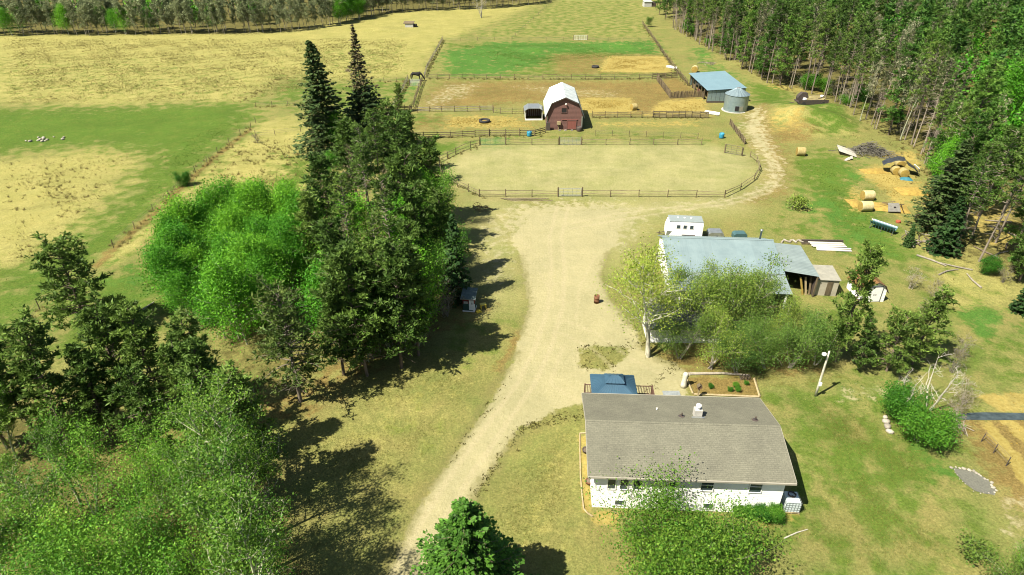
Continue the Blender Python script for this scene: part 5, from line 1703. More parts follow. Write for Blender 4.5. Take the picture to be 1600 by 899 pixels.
# small white barn shaped shed
t = thing('garden_shed', 'small white barn shaped shed with a brown shingled roof and double doors', 'shed', (39.05, 58.9, 0), 0.06)
pr = [(-1.25, 0), (1.25, 0), (1.25, 1.35), (.85, 2.0), (0, 2.4), (-.85, 2.0), (-1.25, 1.35)]
lapped_wall('wall', pr, 0, -1, M_WHITE, t, .2)
lapped_wall('wall', pr, 3.1, 1, M_WHITE, t, .2)
for s_ in (-1, 1):
    MB().bx(min(s_ * 1.25, s_ * 1.15), max(s_ * 1.25, s_ * 1.15), .13, 2.97, 0, 1.35).build('wall', M_WHITE, t)
rp = [(-1.42, 1.2), (-.9, 2.05), (0, 2.48), (.9, 2.05), (1.42, 1.2)]
for i in range(4):
    (ax, az), (cx_, cz) = rp[i], rp[i + 1]
    m_ = MB()
    m_.slab((ax, -.15, az), (cx_, -.15, cz), (cx_, 3.25, cz), (ax, 3.25, az), .06)
    m_.build('roof', M_BROWNSH, t)
    m_ = MB()
    m_.slab((ax, -.19, az + .01), (cx_, -.19, cz + .01), (cx_, -.155, cz + .01), (ax, -.155, az + .01), .1)
    m_.build('rake_board', M_STEEL, t)
for x0, x1 in ((-.72, -.01), (.01, .72)):
    dd = MB().bx(x0, x1, -.06, -.024, .08, 1.85).build('door', M_TRIM, t)
    MB().cb((x0 + .1 if x0 > 0 else x1 - .1, -.08, .95), (.05, .04, .16)).build('handle', M_STEEL, dd)
for a0, a1, c0, c1 in ((-.78, -.73, .05, 1.9), (.73, .78, .05, 1.9), (-.729, .729, 1.86, 1.92)):
    MB().bx(a0, a1, -.07, -.023, c0, c1).build('door_trim', M_STEEL, t)

# --- horse trailer behind the workshop
tx_, ty_ = G(1066, 371)
t = thing('horse_trailer', 'white horse trailer with three dark windows behind the workshop', 'trailer', (tx_, ty_, 0), -0.10)
M_TW = mat('white_enamel', (0.80, 0.80, 0.78), (0.76, 0.76, 0.74), rough=0.35)
body = MB()
body.prism([(-2.3, .45), (2.25, .45), (2.25, 2.45), (2.05, 2.6), (-1.75, 2.6), (-2.05, 2.3), (-2.3, 1.5)], -.95, .95)
bo = body.build('body', M_TW, t)
MB().prism([(-2.05, 2.605), (2.2, 2.605), (2.2, 2.66), (-1.9, 2.66)], -.97, .97).build('roof', mat('pale_grey_roof', (0.20, 0.235, 0.23), (0.165, 0.195, 0.19)), t)
for x_ in (-.85, -.02, .8):
    w_ = MB().bx(x_ - .26, x_ + .26, -.985, -.955, 1.65, 2.2).build('window', M_TRIM, t)
    MB().bx(x_ - .2, x_ + .2, -1.0, -.988, 1.71, 2.14).build('pane', M_GLASS, w_)
    MB().lathe([(.12, 2.66), (.12, 2.72), (.03, 2.74)], 10, (x_, .2)).build('roof_vent', M_TRIM, t)
MB().prism([(-2.32, .5), (-2.08, .5), (-1.6, 1.25), (-2.2, 1.3)], -.97, .97).build('stone_guard', M_GREYMETAL, t)
for s_ in (-1, 1):
    for x_ in (.15, .95):
        wm = MB()
        wm.tube([(x_, s_ * .86, .36), (x_, s_ * 1.06, .36)], .36, 16)
        wo = wm.build('wheel', M_TYRE, t)
        MB().tube([(x_, s_ * 1.055, .36), (x_, s_ * 1.075, .36)], .19, 12).build('rim', M_TRIM, wo)
    m_ = MB()
    m_.prism([(-.35, .55), (-.25, .85), (1.35, .85), (1.45, .55), (1.40, .55), (1.3, .79), (-.2, .79), (-.3, .55)], min(s_ * .97, s_ * 1.14), max(s_ * .97, s_ * 1.14))
    m_.build('fender', M_STEEL, t)
MB().tube([(-2.2, -.5, .5), (-3.3, 0, .5), (-2.2, .5, .5)], .05, 5).build('tongue', M_STEEL, t)
MB().tube([(-3.0, 0, 0), (-3.0, 0, .75)], .04, 6).build('jack', M_STEEL, t)
t = thing('utility_trailer', 'grey covered utility trailer behind the workshop, right of the horse trailer', 'trailer', (*G(1116, 372), 0), -.05)
MB().prism([(-.95, .4), (.95, .4), (.95, .85), (.7, 1.05), (-.7, 1.05), (-.95, .85)], -.7, .7).build('body', M_GREYMETAL, t)
for s_ in (-1, 1):
    MB().tube([(.1, s_ * .72, .3), (.1, s_ * .88, .3)], .3, 14).build('wheel', M_TYRE, t)
MB().tube([(-.95, 0, .42), (-1.8, 0, .4)], .05, 5).build('tongue', M_STEEL, t)
t = thing('storage_tank', 'squat dark teal tank behind the workshop roof', 'tank', (*G(1154, 374), 0))
MB().prism([(-.75, .1), (.75, .1), (.85, .3), (.85, .8), (.6, 1.0), (-.6, 1.0), (-.85, .8), (-.85, .3)], -.5, .5).build('tank', mat('dark_teal', (0.05, 0.11, 0.11), (0.04, 0.08, 0.085), rough=.5), t)
for x_ in (-.6, .6):
    MB().bx(x_ - .08, x_ + .08, -.45, .45, 0, .15).build('skid', M_WOOD, t)

# ------------------------------------------------------------------ fences
POST = {}


def fence(name, label, pts, step=2.5, rails=(.55, 1.05), h=1.3, pr_=.07, rr_=.055, m=M_RAIL, mp=M_WOOD, flat=False, gaps=()):
    P = [Vector((*G(*p), 0)) if len(p) == 2 else Vector((p[0], p[1], 0)) for p in pts]
    t = thing(name, label, 'fence', P[0])
    key = (h, pr_, mp.name)
    if key not in POST:
        POST[key] = MB().lathe([(pr_, -.2), (pr_ * .95, h * .6), (pr_ * .85, h), (pr_ * .3, h + .02)], 6).mesh('post', mp)
    rk = ('r', rr_, flat, m.name)
    if rk not in POST:
        POST[rk] = MB().bx(0, 1, -.02, .02, -rr_, rr_).mesh('rail', m) if flat else MB().tube([(0, 0, 0), (.35, .006, .01), (.7, -.006, -.008), (1, 0, 0)], [rr_, rr_ * .95, rr_ * .85, rr_ * .8], 5).mesh('rail', m)
    posts = []
    for a, b__ in zip(P[:-1], P[1:]):
        n = max(1, round((b__ - a).length / step))
        for k in range(n):
            posts.append(a.lerp(b__, k / n))
    posts.append(P[-1])
    for i, p in enumerate(posts):
        link('post', POST[key], t, p - t.location + Vector((0, 0, R.uniform(-.12, .06))), (R.gauss(0, .035), R.gauss(0, .035), R.uniform(0, 6)))
        if i + 1 < len(posts) and i not in gaps:
            d_ = posts[i + 1] - p
            side = Vector((-d_.y, d_.x, 0)).normalized() * (pr_ if flat else 0)
            for z_ in rails:
                o = link('rail', POST[rk], t, p - t.location + side + Vector((0, 0, z_ + R.gauss(0, .03))), (0, R.gauss(0, .012), math.atan2(d_.y, d_.x)))
                o.scale = (d_.length * 1.02, R.choice((1, -1)), R.uniform(.85, 1.1))
    return t


def wire_fence(name, label, pts, step=4.0, h=1.15, mp=M_WOOD, pr_=.05):
    return fence(name, label, pts, step, (.45, .75, 1.0), h, pr_, .014, mat('fence_wire', (0.10, 0.09, 0.08), (0.16, 0.14, 0.12), rough=.6, metal=.5), mp)


def gate(name, label, a, b__, h=1.25, m=M_GREYMETAL, bars=5, up=5, lift=.12):
    A, B_ = Vector((*G(*a), 0)), Vector((*G(*b__), 0))
    t = thing(name, label, 'gate', A, math.atan2((B_ - A).y, (B_ - A).x))
    Lg = (B_ - A).length
    f = MB()
    for z_ in (lift, h):
        f.tube([(0, 0, z_), (Lg, 0, z_)], .035, 5)
    for x_ in (0, Lg):
        f.tube([(x_, 0, lift), (x_, 0, h)], .035, 5)
    f.build('frame', m, t)['kind'] = 'stuff'
    for k in range(1, bars):
        z_ = lift + (h - lift) * k / bars
        MB().tube([(.02, 0, z_), (Lg - .02, 0, z_)], .022, 5).build('bar', m, t)
    for k in range(1, up):
        x_ = Lg * k / up
        MB().tube([(x_, .03, lift), (x_, .03, h)], .02, 4).build('brace', m, t)
    for x_ in (-.14, Lg + .14):
        MB().lathe([(.1, -.2), (.095, 1.5), (.03, 1.55)], 7, (x_, 0)).build('gate_post', M_WOOD, t)
    return t


fence('rail_fence', 'two rail pole fence along the near side of the oval riding ring', [(909, 307.5), (1132, 309)], 4.6, (.5, .98), 1.2)
fence('rail_fence', 'pole fence along the near left side of the oval riding ring', [(749, 308), (872, 307.5)], 4.6, (.5, .98), 1.2)
fence('rail_fence', 'pole fence curving round the left end of the oval riding ring', [(749, 308), (715, 292), (690, 276), (686.5, 262), (686.5, 254), (712, 241), (735, 231), (750, 227)], 3.2, (.5, .98), 1.25)
fence('rail_fence', 'pole fence curving round the right end of the oval riding ring', [(1132, 309), (1157, 297), (1178, 282), (1186, 268), (1182, 254), (1172, 246)], 3.6, (.5, .98), 1.2)
fence('rail_fence', 'pole fence along the far side of the oval riding ring, left of its gate', [(790, 226.5), (872, 226.5)], 3.9, (.5, .98), 1.2)
fence('rail_fence', 'pole fence along the far side of the oval riding ring, right of its gate', [(909, 226.5), (1096, 226.5)], 4.6, (.5, .98), 1.2)
gate('ring_gate', 'wide metal gate on the near side of the oval riding ring', (873, 307.5), (908, 307.5), 1.3)
gate('ring_gate', 'wide metal gate on the far side of the oval riding ring, below the barn', (875, 226.5), (907, 226.5), 1.25)
gate('ring_gate', 'green tinged gate at the left far corner of the oval riding ring', (751, 227), (789, 226.5), 1.25, mat('green_gate_paint', (0.12, 0.22, 0.10), (0.10, 0.17, 0.08), rough=.5))
fence('board_fence', 'board fence of the corral left of the barn', [(640, 217), (662, 217), (684, 216.5), (704, 216), (722, 215), (742, 214), (764, 213.5)], 2.7, (.35, .7, 1.05), 1.4, .075, .07, flat=True)
fence('board_fence', 'board fence between the corral and the left end of the barn', [(765, 213), (790, 213), (812, 213), (835, 212.5)], 2.6, (.35, .7, 1.05), 1.4, .075, .075, flat=True)
fence('board_fence', 'short board fence joining the corral fence to the barn corner', [(836, 212.5), (852, 208)], 1.6, (.35, .7, 1.05), 1.4, .075, .08, flat=True)
fence('board_fence', 'dark board panels at the left corner of the corral', [(618, 218), (639, 217)], 2.0, (.3, .6, .9, 1.2), 1.4, .08, .08, M_WOOD, flat=True)
wire_fence('wire_fence', 'thin wire fence between the barn and the far side of the riding ring', [(930, 212), (1090, 217)], 3.0)
fence('board_fence', 'rail fence from the barn to the open shed', [(925, 184.5), (985, 184.5), (1020, 184.5)], 2.6, (.35, .75, 1.15), 1.45, .07, .065, flat=True)
fence('board_fence', 'weathered brown board fence at the right end of the barnyard', [(1020, 184.5), (1050, 184.5), (1080, 184.5), (1106, 185)], 1.5, (.25, .5, .75, 1.0, 1.25), 1.5, .07, .09, flat=True)
fence('board_fence', 'pale board fence of the paddock behind the corral', [(652, 176), (690, 175), (730, 175), (770, 174)], 2.6, (.35, .7, 1.05), 1.4, .07, .06, M_GREYBARK, flat=True)
fence('rail_fence', 'pole fence between the pale paddock fence and the animal shelter', [(771, 176.5), (782, 178), (818, 178)], 2.6, (.5, 1.0), 1.35)
fence('rail_fence', 'long rail fence across the pasture behind the barn', [(664, 124), (760, 124.5), (870, 125), (960, 125), (1018, 124)], 3.2, (.4, .8, 1.15), 1.4, .06, .05, flat=True)
fence('board_fence', 'dark board windbreak on the right of the pasture behind the barn', [(1019, 124), (1030, 124), (1058, 122)], 1.6, (.3, .55, .8, 1.05, 1.3), 1.5, .07, .09, M_WOOD, flat=True)
fence('slab_fence', 'brown slab fence round the small pen beside the open shed', [(1026, 126), (1036, 140), (1046, 153)], 1.3, (.25, .5, .75, 1.0, 1.25, 1.5), 1.7, .07, .1, M_WOOD, flat=True)
t = thing('slab_fence', 'tan upright slab fence closing the near side of the small pen', 'fence', (*G(1047, 154), 0))
A_ = Vector((*G(1047, 154), 0)); B_ = Vector((*G(1104, 151), 0))
n = 46
slabm = MB().bx(-.07, .07, -.03, .03, 0, 1.5).mesh('slab', M_WOOD)
for k in range(n):
    p = A_.lerp(B_, k / (n - 1)) - A_
    o = link('slab', slabm, t, p, (R.gauss(0, .03), R.gauss(0, .03), R.gauss(-.05, .1)))
    o.scale = (R.uniform(.8, 1.3), 1, R.uniform(.8, 1.1))
for z_ in (.4, 1.1):
    d_ = B_ - A_
    m_ = MB()
    m_.tube([(0, .07, z_), (d_.x, d_.y + .07, z_)], .05, 5)
    m_.build('rail', M_RAIL, t)
fence('board_fence', 'board fence on the left side of the pasture behind the barn', [(692, 63), (684, 78), (676, 92), (667, 108), (663, 122)], 3.4, (.4, .8, 1.2), 1.5, .06, .07, M_GREYBARK, flat=True)
fence('board_fence', 'right hand board fence of the narrow lane by the black horse', [(660, 128), (655, 140), (650, 155), (646, 168), (640, 175)], 2.4, (.4, .8, 1.2), 1.5, .07, .07, M_WOOD, flat=True)
fence('board_fence', 'left hand board fence of the narrow lane by the black horse', [(637, 127), (629, 142), (621, 158), (612, 175), (605, 190), (601, 206)], 2.4, (.4, .8, 1.2), 1.5, .07, .07, M_GREYBARK, flat=True)
fence('board_fence', 'dark board fence behind the foot of the tall spruces', [(601, 182), (622, 176), (644, 175)], 1.6, (.3, .6, .9, 1.2), 1.5, .08, .09, M_WOOD, flat=True)
gate('lane_gate', 'pale metal gate across the narrow lane in front of the black horse', (641, 134), (657, 134), 1.5)
wire_fence('wire_fence', 'thin wire fence across the pasture left of the black horse', [(560, 129), (600, 129), (639, 128)], 2.6)
wire_fence('wire_fence', 'thin far wire fence along the top of the green pasture', [(692, 64), (800, 63.5), (880, 64), (1020, 65)], 5.0)
gate('far_gate', 'pale gate in the far wire fence', (897, 63), (917, 63), 1.5, M_TRIM)
fence('rail_fence', 'dark rail fence down the right side of the green pasture', [(1003, 38), (1022, 64), (1036, 86), (1048, 103), (1062, 120), (1074, 134)], 3.4, (.4, .8, 1.15), 1.4, .07, .07, M_WOOD, flat=True)
wire_fence('wire_fence', 'faint wire fence running up the far field', [(800, 62), (845, 20), (862, 4)], 6.0)
fence('slab_fence', 'low dark slab fence beside the track below the grain bin', [(1140, 195), (1151, 210), (1163, 226)], 1.2, (.2, .45, .7, .95), 1.15, .08, .1, M_WOOD, flat=True)
wire_fence('wire_fence', 'wire fence along the ditch between the green strip and the grove', [(178, 388), (240, 332), (287, 288), (340, 240), (392, 200), (400, 193)], 5.0, 1.25)
wire_fence('wire_fence', 'wire fence from the ditch corner towards the tall spruces', [(400, 214), (430, 212), (470, 206)], 3.2, 1.3)
wire_fence('wire_fence', 'sagging wire fence in the pale grass left of the dense spruce', [(400, 168), (450, 166), (480, 163)], 4.2, 1.3)
wire_fence('wire_fence', 'old leaning wire fence by the lone wide crowned pine', [(10, 545), (40, 516), (63, 485), (110, 450)], 3.4, 1.4)
wire_fence('wire_fence', 'short row of leaning stakes along the straw garden', [(1533, 690), (1552, 708), (1572, 728)], 1.5, .9, M_STEEL, .04)
# loose panels, poles and boards
gate('panel_gate', 'dark slatted livestock panel leaning at the far right corner of the riding ring', (1133, 239), (1158, 244), 1.55, M_STEEL, 4, 3)
m0 = MB().tube([(0, 0, .08), (3.2, .1, .08), (6.2, .05, .08)], [.08, .075, .06], 6).mesh('pole', M_RAIL)
for i in range(4):
    o = link('pole', m0, None, Vector((*G(782 + i * 5, 311 + i * 1.1), 0)), R.gauss(0, .04))
    tag(o, 'grey pole lying on the ground along the near side of the riding ring', 'pole', 'poles lying by the riding ring')

# ------------------------------------------------------------------ small things in the yard
def bale(label, p, yaw, r=.75, ln=1.35, m=M_BALE, group='round bales', cat='hay bale'):
    t = thing('round_bale', label, cat, (*p, 0), yaw, group)
    rr = random.Random(int(p[0] * 100))
    n, k_ = 28, 9
    vs, fs = [], []
    xs = [-ln / 2, -ln / 2 + .06] + [-ln / 2 + .06 + (ln - .12) * i / (k_ - 3) for i in range(1, k_ - 3)] + [ln / 2 - .06, ln / 2]
    for i, x_ in enumerate(xs):
        for k in range(n):
            th = 2 * math.pi * k / n
            q_ = r * (.94 if i in (0, len(xs) - 1) else 1) * (1 + rr.uniform(-.012, .012))
            vs.append((x_, q_ * math.cos(th), max(0.0, r + q_ * math.sin(th) - .06)))
    for i in range(len(xs) - 1):
        for k in range(n):
            k2 = (k + 1) % n
            fs.append((i * n + k, i * n + k2, (i + 1) * n + k2, (i + 1) * n + k))
    MB().add(vs, fs).build('bale', m, t, True)
    for s_ in (-1, 1):
        m_ = MB()
        for q0, off in ((.93, 0.0), (.62, .025), (.34, .035)):
            pass
        vs = [(s_ * (ln / 2 + .04), 0, r - .06)]
        for q0, off in ((.35, .035), (.68, .02), (.945, -.002)):
            vs += [(s_ * (ln / 2 + off), r * q0 * math.cos(2 * math.pi * k / n), max(0, r + r * q0 * math.sin(2 * math.pi * k / n) - .06)) for k in range(n)]
        fs = [(0, 1 + k, 1 + (k + 1) % n) for k in range(n)]
        for i in range(2):
            for k in range(n):
                k2 = (k + 1) % n
                fs.append((1 + i * n + k, 1 + i * n + k2, 1 + (i + 1) * n + k2, 1 + (i + 1) * n + k))
        m_.add(vs, fs).build('bale_end', M_STRAW, t)
    return t


bale('weathered round bale alone at the edge of the track', G(1250, 243), -.15)
bale('pale round bale, the farther of the two side by side on the grass', G(1354, 312), .05, m=M_BALEPALE, r=.72, ln=1.55)
bale('pale round bale, the nearer of the two side by side on the grass', G(1351, 329), .03, m=M_BALEPALE, r=.72, ln=1.6)
bale('yellow round bale behind the far corner of the open shed', G(1085, 113), 1.2, r=.85, m=M_BALEPALE)
bale('loose straw bale on the yellow bedding right of the barn', G(990, 172), .3, r=.7, ln=1.1)
for i, p in enumerate(((1398, 272), (1410, 276), (1404, 262))):
    bale(('dark yellow bale under the left end of the black tarp', 'dark yellow bale under the right end of the black tarp', 'dark yellow bale at the back under the black tarp')[i], G(*p), 1.4, r=.7, ln=1.3)
# black tarp arched over the bales
PT_ = Vector((*G(1404, 272), 0))
t = thing('black_tarp', 'black plastic tarp arched over straw bales at the edge of the wood', 'tarp', PT_, -.35)
vs, fs = [], []
nu, nv = 12, 7
for j in range(nv):
    for i in range(nu):
        u = i / (nu - 1)
        vs.append((-2.6 + 5.4 * u, -.6 + 2.2 * j / (nv - 1), 1.3 + 1.1 * math.sin(u * math.pi) ** .8 - (.9 * u if u > .6 else 0) + .08 * math.sin(i * 2.3 + j * 1.7)))
for j in range(nv - 1):
    for i in range(nu - 1):
        fs.append((j * nu + i, j * nu + i + 1, (j + 1) * nu + i + 1, (j + 1) * nu + i))
MB().add(vs, fs).build('sheet', mat('black_plastic', (0.02, 0.022, 0.026), (0.05, 0.055, 0.06), rough=.3, bump=.5, bscale=5), t, True)
MB().tube([(1.6, -.7, 2.0), (2.5, -.3, 1.3), (2.9, .5, .5)], [.1, .12, .07], 5).build('white_fold', M_TRIM, t)


def tarp(name, label, px_, py_, sx_, sy_, m, h=.5, yaw=0.0):
    t = thing(name, label, 'tarp', (*G(px_, py_), 0), yaw)
    vs, fs = [], []
    nu = 9
    for j in range(nu):
        for i in range(nu):
            u, v = i / (nu - 1) * 2 - 1, j / (nu - 1) * 2 - 1
            vs.append((u * sx_, v * sy_, max(.02, h * (1 - max(abs(u), abs(v)) ** 2.2) + .05 * math.sin(3 * u + 5 * v + i))))
    for j in range(nu - 1):
        for i in range(nu - 1):
            fs.append((j * nu + i, j * nu + i + 1, (j + 1) * nu + i + 1, (j + 1) * nu + i))
    MB().add(vs, fs).build('sheet', m, t, True)
    return t


M_BLUET = mat('blue_tarp', (0.035, 0.16, 0.20), (0.025, 0.11, 0.15), rough=.45, bump=.4)
tarp('blue_tarp', 'small blue tarp on the straw below the black tarp', 1416, 281, .9, .5, M_BLUET, .4, -.3)
tarp('blue_tarp', 'blue tarp over a heap among the pines at the right edge', 1522, 281, 2.2, 1.0, M_BLUET, .9, .1)
# straw heaps
for i, (px_, py_, sx_, sy_, h) in enumerate(((1390, 325, 2.4, 1.6, .5), (1365, 268, 2.0, 1.2, .35), (1425, 300, 2.2, 1.6, .6), (1335, 318, .9, 1.6, .25))):
    t = tarp('straw_heap', ('heap of yellow straw beside the collapsed grey hut', 'thin scatter of yellow straw below the brush pile', 'heap of yellow straw under the broad dark spruce', 'loose yellow straw round the two pale bales')[i], px_, py_, sx_, sy_, M_STRAW, h, R.uniform(-.3, .3))
    t['category'] = 'straw heap'
# brush pile and boards before it
rng = np.random.default_rng(77)
paths = []
for i in range(420):
    x_, y_ = rng.normal(0, 1.9), rng.normal(0, 1.0)
    z_ = max(.05, 2.1 * math.exp(-(x_ / 2.4) ** 2 - (y_ / 1.4) ** 2) * rng.uniform(.2, 1.0))
    a = rng.uniform(0, 6.28)
    d = np.array([math.cos(a) * rng.uniform(.6, 1.6), math.sin(a) * .8, rng.normal(0.05, .25)])
    p = np.array([x_, y_, z_])
    paths.append((np.array([p - d * .7, p + rng.normal(0, .08, 3), p + d * .7]).clip([-9, -9, .03], None), np.array([.04, .035, .012]) * rng.uniform(.6, 1.6)))
o = link('brush_pile', tubes_mesh('brush_pile', paths, mat('dark_twigs', (0.15, 0.14, 0.115), (0.07, 0.065, 0.05), scale=3), 4), None, (*G(1357, 240), 0), -.25)
tag(o, 'big grey heap of cut branches on the grass below the wood', 'brush pile', kind='stuff')
brd = MB().bx(-1.5, 1.5, -.14, .14, 0, .05)
brm = brd.mesh('board', mat('bleached_boards', (0.42, 0.40, 0.34), (0.30, 0.285, 0.235), scale=3, rnd=.15, stretch=(.4, 2, 2)))
for i in range(9):
    o = link('board', brm, None, Vector((*G(1320, 240), .1)) + Vector((.1 * i - .3, .33 * i - 1.5, .28 + .06 * (i % 3))), (.05 * (i % 2), .22, -.5 + R.gauss(0, .06)))
    o.location.z = .45 + .04 * (i % 3)
    tag(o, 'bleached white board in the slanting stack in front of the brush pile', 'board', 'bleached boards by the brush pile')
for i in range(5):
    o = link('board', brm, None, Vector((*G(1326, 250), 0)) + Vector((.25 * i - .4, .1 * i, .04 + .055 * i)), (0, 0, 1.1 + R.gauss(0, .25)))
    o.scale = (.45, 1.3, 1)
    tag(o, 'short bleached board lying crosswise at the foot of the slanting stack', 'board', 'short bleached boards')
# lumber pile
Lp = Vector((*G(1290, 384), 0))
for i in range(3):
    o = link('beam', MB().bx(-2.6, 2.6, -.1, .1, 0, .18).mesh('beam', M_STEEL if i < 2 else M_WOOD), None, Lp + Vector((-.1 - .1 * i, .9 - .3 * i, .18 * (i == 0))), -.03)
    tag(o, ('dark long beam on top at the back of the lumber pile', 'dark long beam under another at the back of the lumber pile', 'brown beam inside the lumber pile')[i], 'beam')
lm = MB().bx(-2.1, 2.1, -.12, .12, 0, .05).mesh('board', mat('white_lumber', (0.50, 0.48, 0.42), (0.36, 0.34, 0.29), scale=2, rnd=.1, stretch=(.4, 2, 2)))
for i in range(10):
    o = link('board', lm, None, Lp + Vector((.15 + .35 * (i > 5) + R.gauss(0, .08), .45 - .2 * i - .12 * (i > 5), .19 - .02 * i + .05 * (i % 2))), -.06 + R.gauss(0, .02))
    tag(o, 'white board of the lumber pile right of the workshop', 'board', 'white boards of the lumber pile')
for i in range(7):
    o = link('firewood_log', MB().tube([(-.3, 0, .12), (.3, 0, .12)], .12, 7).mesh('firewood_log', M_GREYBARK), None, Vector((*G(1222 + i * 5, 379 - (i % 2) * 2), .0)), R.uniform(0, 3))
    tag(o, 'grey log of the scattered firewood behind the lean-to roof', 'log', 'scattered firewood logs')
# teal feed rack
t = thing('feed_rack', 'teal metal feed trough on a slatted frame standing on the grass', 'feeder', (*G(1378, 361), 0), -.92)
M_TEAL = mat('teal_paint', (0.07, 0.17, 0.18), (0.05, 0.12, 0.13), rough=.5)
m_ = MB()
m_.prism([(-.5, 1.05), (-.2, .62), (.2, .62), (.5, 1.05), (.45, 1.05), (.17, .68), (-.17, .68), (-.45, 1.05)], -1.6, 1.6)
o = m_.build('trough', M_TEAL, t)
o.rotation_euler = (0, 0, math.pi / 2)
MB().tube([(-1.65, 0, 1.12), (1.65, 0, 1.12)], .06, 6).build('top_bar', M_TRIM, t)
for x_ in (-1.4, 0, 1.4):
    for s_ in (-1, 1):
        MB().tube([(x_, s_ * .15, .65), (x_ * 1.05, s_ * .5, 0)], .04, 5).build('leg', M_STEEL, t)
for k in range(9):
    MB().tube([(-1.5 + k * .375, -.42, .3), (-1.5 + k * .375, -.48, 1.05)], .018, 4).build('bar', M_TEAL, t)
# collapsed hut
t = thing('collapsed_hut', 'collapsed little hut with a pale grey panel and jumbled boards beside the pale bales', 'hut', (*G(1396, 330), 0), -.2)
m_ = MB()
m_.slab((-1.0, -.9, .25), (.6, -.9, .35), (.5, .3, 1.15), (-.9, .3, 1.05), .06)
m_.build('wall_panel', mat('silvered_panel', (0.17, 0.165, 0.14), (0.11, 0.105, 0.09), scale=3), t)
m_ = MB()
m_.slab((.95, -.9, .4), (1.25, -.7, .05), (1.2, .9, .1), (.75, .5, 1.2), .05)
m_.build('wall_panel', M_WOOD, t)
MB().cb((-.1, -.35, .68), (.24, .2, .2), .1).build('opening', M_DARK, t)
for i in range(14):
    a = R.uniform(0, 3.1)
    c_ = Vector((R.uniform(-1.6, 1.4), R.uniform(.4, 1.8), R.uniform(.1, .8)))
    d_ = Vector((math.cos(a), math.sin(a) * .6, R.gauss(0, .25))) * R.uniform(.5, 1.0)
    MB().tube([c_ - d_, c_ + d_], .05, 4).build('board', M_WOOD, t)
o = MB().lathe([(.3, 0), (.33, .2), (.3, .3), (.1, .3)], 12).build('basin', mat('rust_red', (0.33, 0.08, 0.04), (0.22, 0.06, 0.03)))
o.location = (*G(1403, 348), 0)
tag(o, 'rust red basin in the straw below the collapsed hut', 'basin')
# flat wagon with boards
t = thing('flat_wagon', 'black flat wagon near the wood edge', 'wagon', (*G(1266, 168), 0), .02)
t.location.z = gz(*t.location.xy) + .05
t.scale = (1.15, 1.15, 1.15)
MB().bx(-2.9, 2.7, -1.0, 1.0, .55, .75).build('deck', M_STEEL, t)
for x_ in (-1.9, 1.7):
    for s_ in (-1, 1):
        wo = MB().tube([(x_, s_ * .8, .32), (x_, s_ * 1.08, .32)], .42, 14).build('wheel', M_TYRE, t)
MB().bx(-2.9, 2.7, -1.03, -1.003, .25, 1.1).build('side_board', M_STEEL, t)
MB().tube([(-2.9, 0, .5), (-4.2, 0, .3)], .06, 5).build('tongue', M_STEEL, t)
wl = Vector(t.location)
for i in range(7):
    o = link('plank', MB().bx(-1.9, 1.9, -.12, .12, 0, .06).mesh('plank', M_BALEPALE if i % 3 else M_TIMBER), None, wl + Vector((.5 + R.gauss(0, .15), -.7 + .24 * i, .95 + .13 * i)), (0, -.03, .03 + R.gauss(0, .05)))
    tag(o, 'pale plank loaded on the black flat wagon', 'plank', 'planks on the wagon')
o = MB().prism([(-1.0, 0), (1.0, 0), (1.1, .6), (.8, 1.5), (-.3, 1.6), (-.9, 1.0), (-1.1, .5)], -.55, .55).build('dark_tank', M_STEEL)
o.location = wl + Vector((-2.0, .5, .9))
tag(o, 'dark steel tank on the left end of the flat wagon behind the white box', 'tank')
o = MB().lathe([(.3, 0), (.36, .5), (.3, .62), (.05, .66)], 12).build('white_drum', M_TRIM)
o.location = wl + Vector((2.2, .6, 1.2))
tag(o, 'white drum on top of the load at the right end of the flat wagon', 'drum')
o = MB().tube([(-1.2, 0, 0), (0, .1, .25), (1.2, .5, .7)], .07, 6).build('dark_pipe', M_STEEL)
o.location = wl + Vector((1.2, -.4, 1.0))
tag(o, 'dark bent pipe lying over the planks on the flat wagon', 'pipe')
o = MB().cb((0, 0, .35), (.5, .6, .7), .2).build('white_box', M_TRIM)
o.location = wl + Vector((-1.7, -.3, .76))
tag(o, 'white box at the left end of the flat wagon', 'box')
# stock tank, troughs, feeders
M_BLUEP = mat('blue_plastic', (0.03, 0.22, 0.32), (0.025, 0.17, 0.26), rough=.4)
for i, (p, lab) in enumerate((((827, 213), 'blue plastic barrel cut open by the board fence left of the barn'), ((1127, 216), 'blue plastic barrel on the grass behind the right end of the riding ring'))):
    t = thing('blue_barrel', lab, 'barrel', (*G(*p), 0))
    MB().lathe([(.42, 0), (.47, .15), (.45, .45), (.48, .75), (.42, .95), (.38, .95), (.36, .3)], 14).build('shell', M_BLUEP, t, True)
    MB().lathe([(.365, .6), (.1, .62)], 14).build('water', M_GLASS, t)
for p, lab, yaw in (((1112, 179), 'long white trough tipped by the fence left of the grain bin', -.6), ((1049, 107), 'white trough on the straw by the dark rail fence', -.8), ((1098, 135), 'pale trough beside the open side of the pole shed', -.7)):
    t = thing('feed_trough', lab, 'trough', (*G(*p), 0), yaw)
    MB().prism([(-.42, .55), (-.3, .1), (.3, .1), (.42, .55), (.36, .55), (.26, .17), (-.26, .17), (-.36, .55)], -1.5, 1.5).build('basin', M_TRIM, t)
    t.rotation_euler[2] += math.pi / 2
    for y_ in (-1.1, 1.1):
        MB().bx(-.3, .3, y_ - .06, y_ + .06, 0, .1).build('skid', M_WOOD, t)
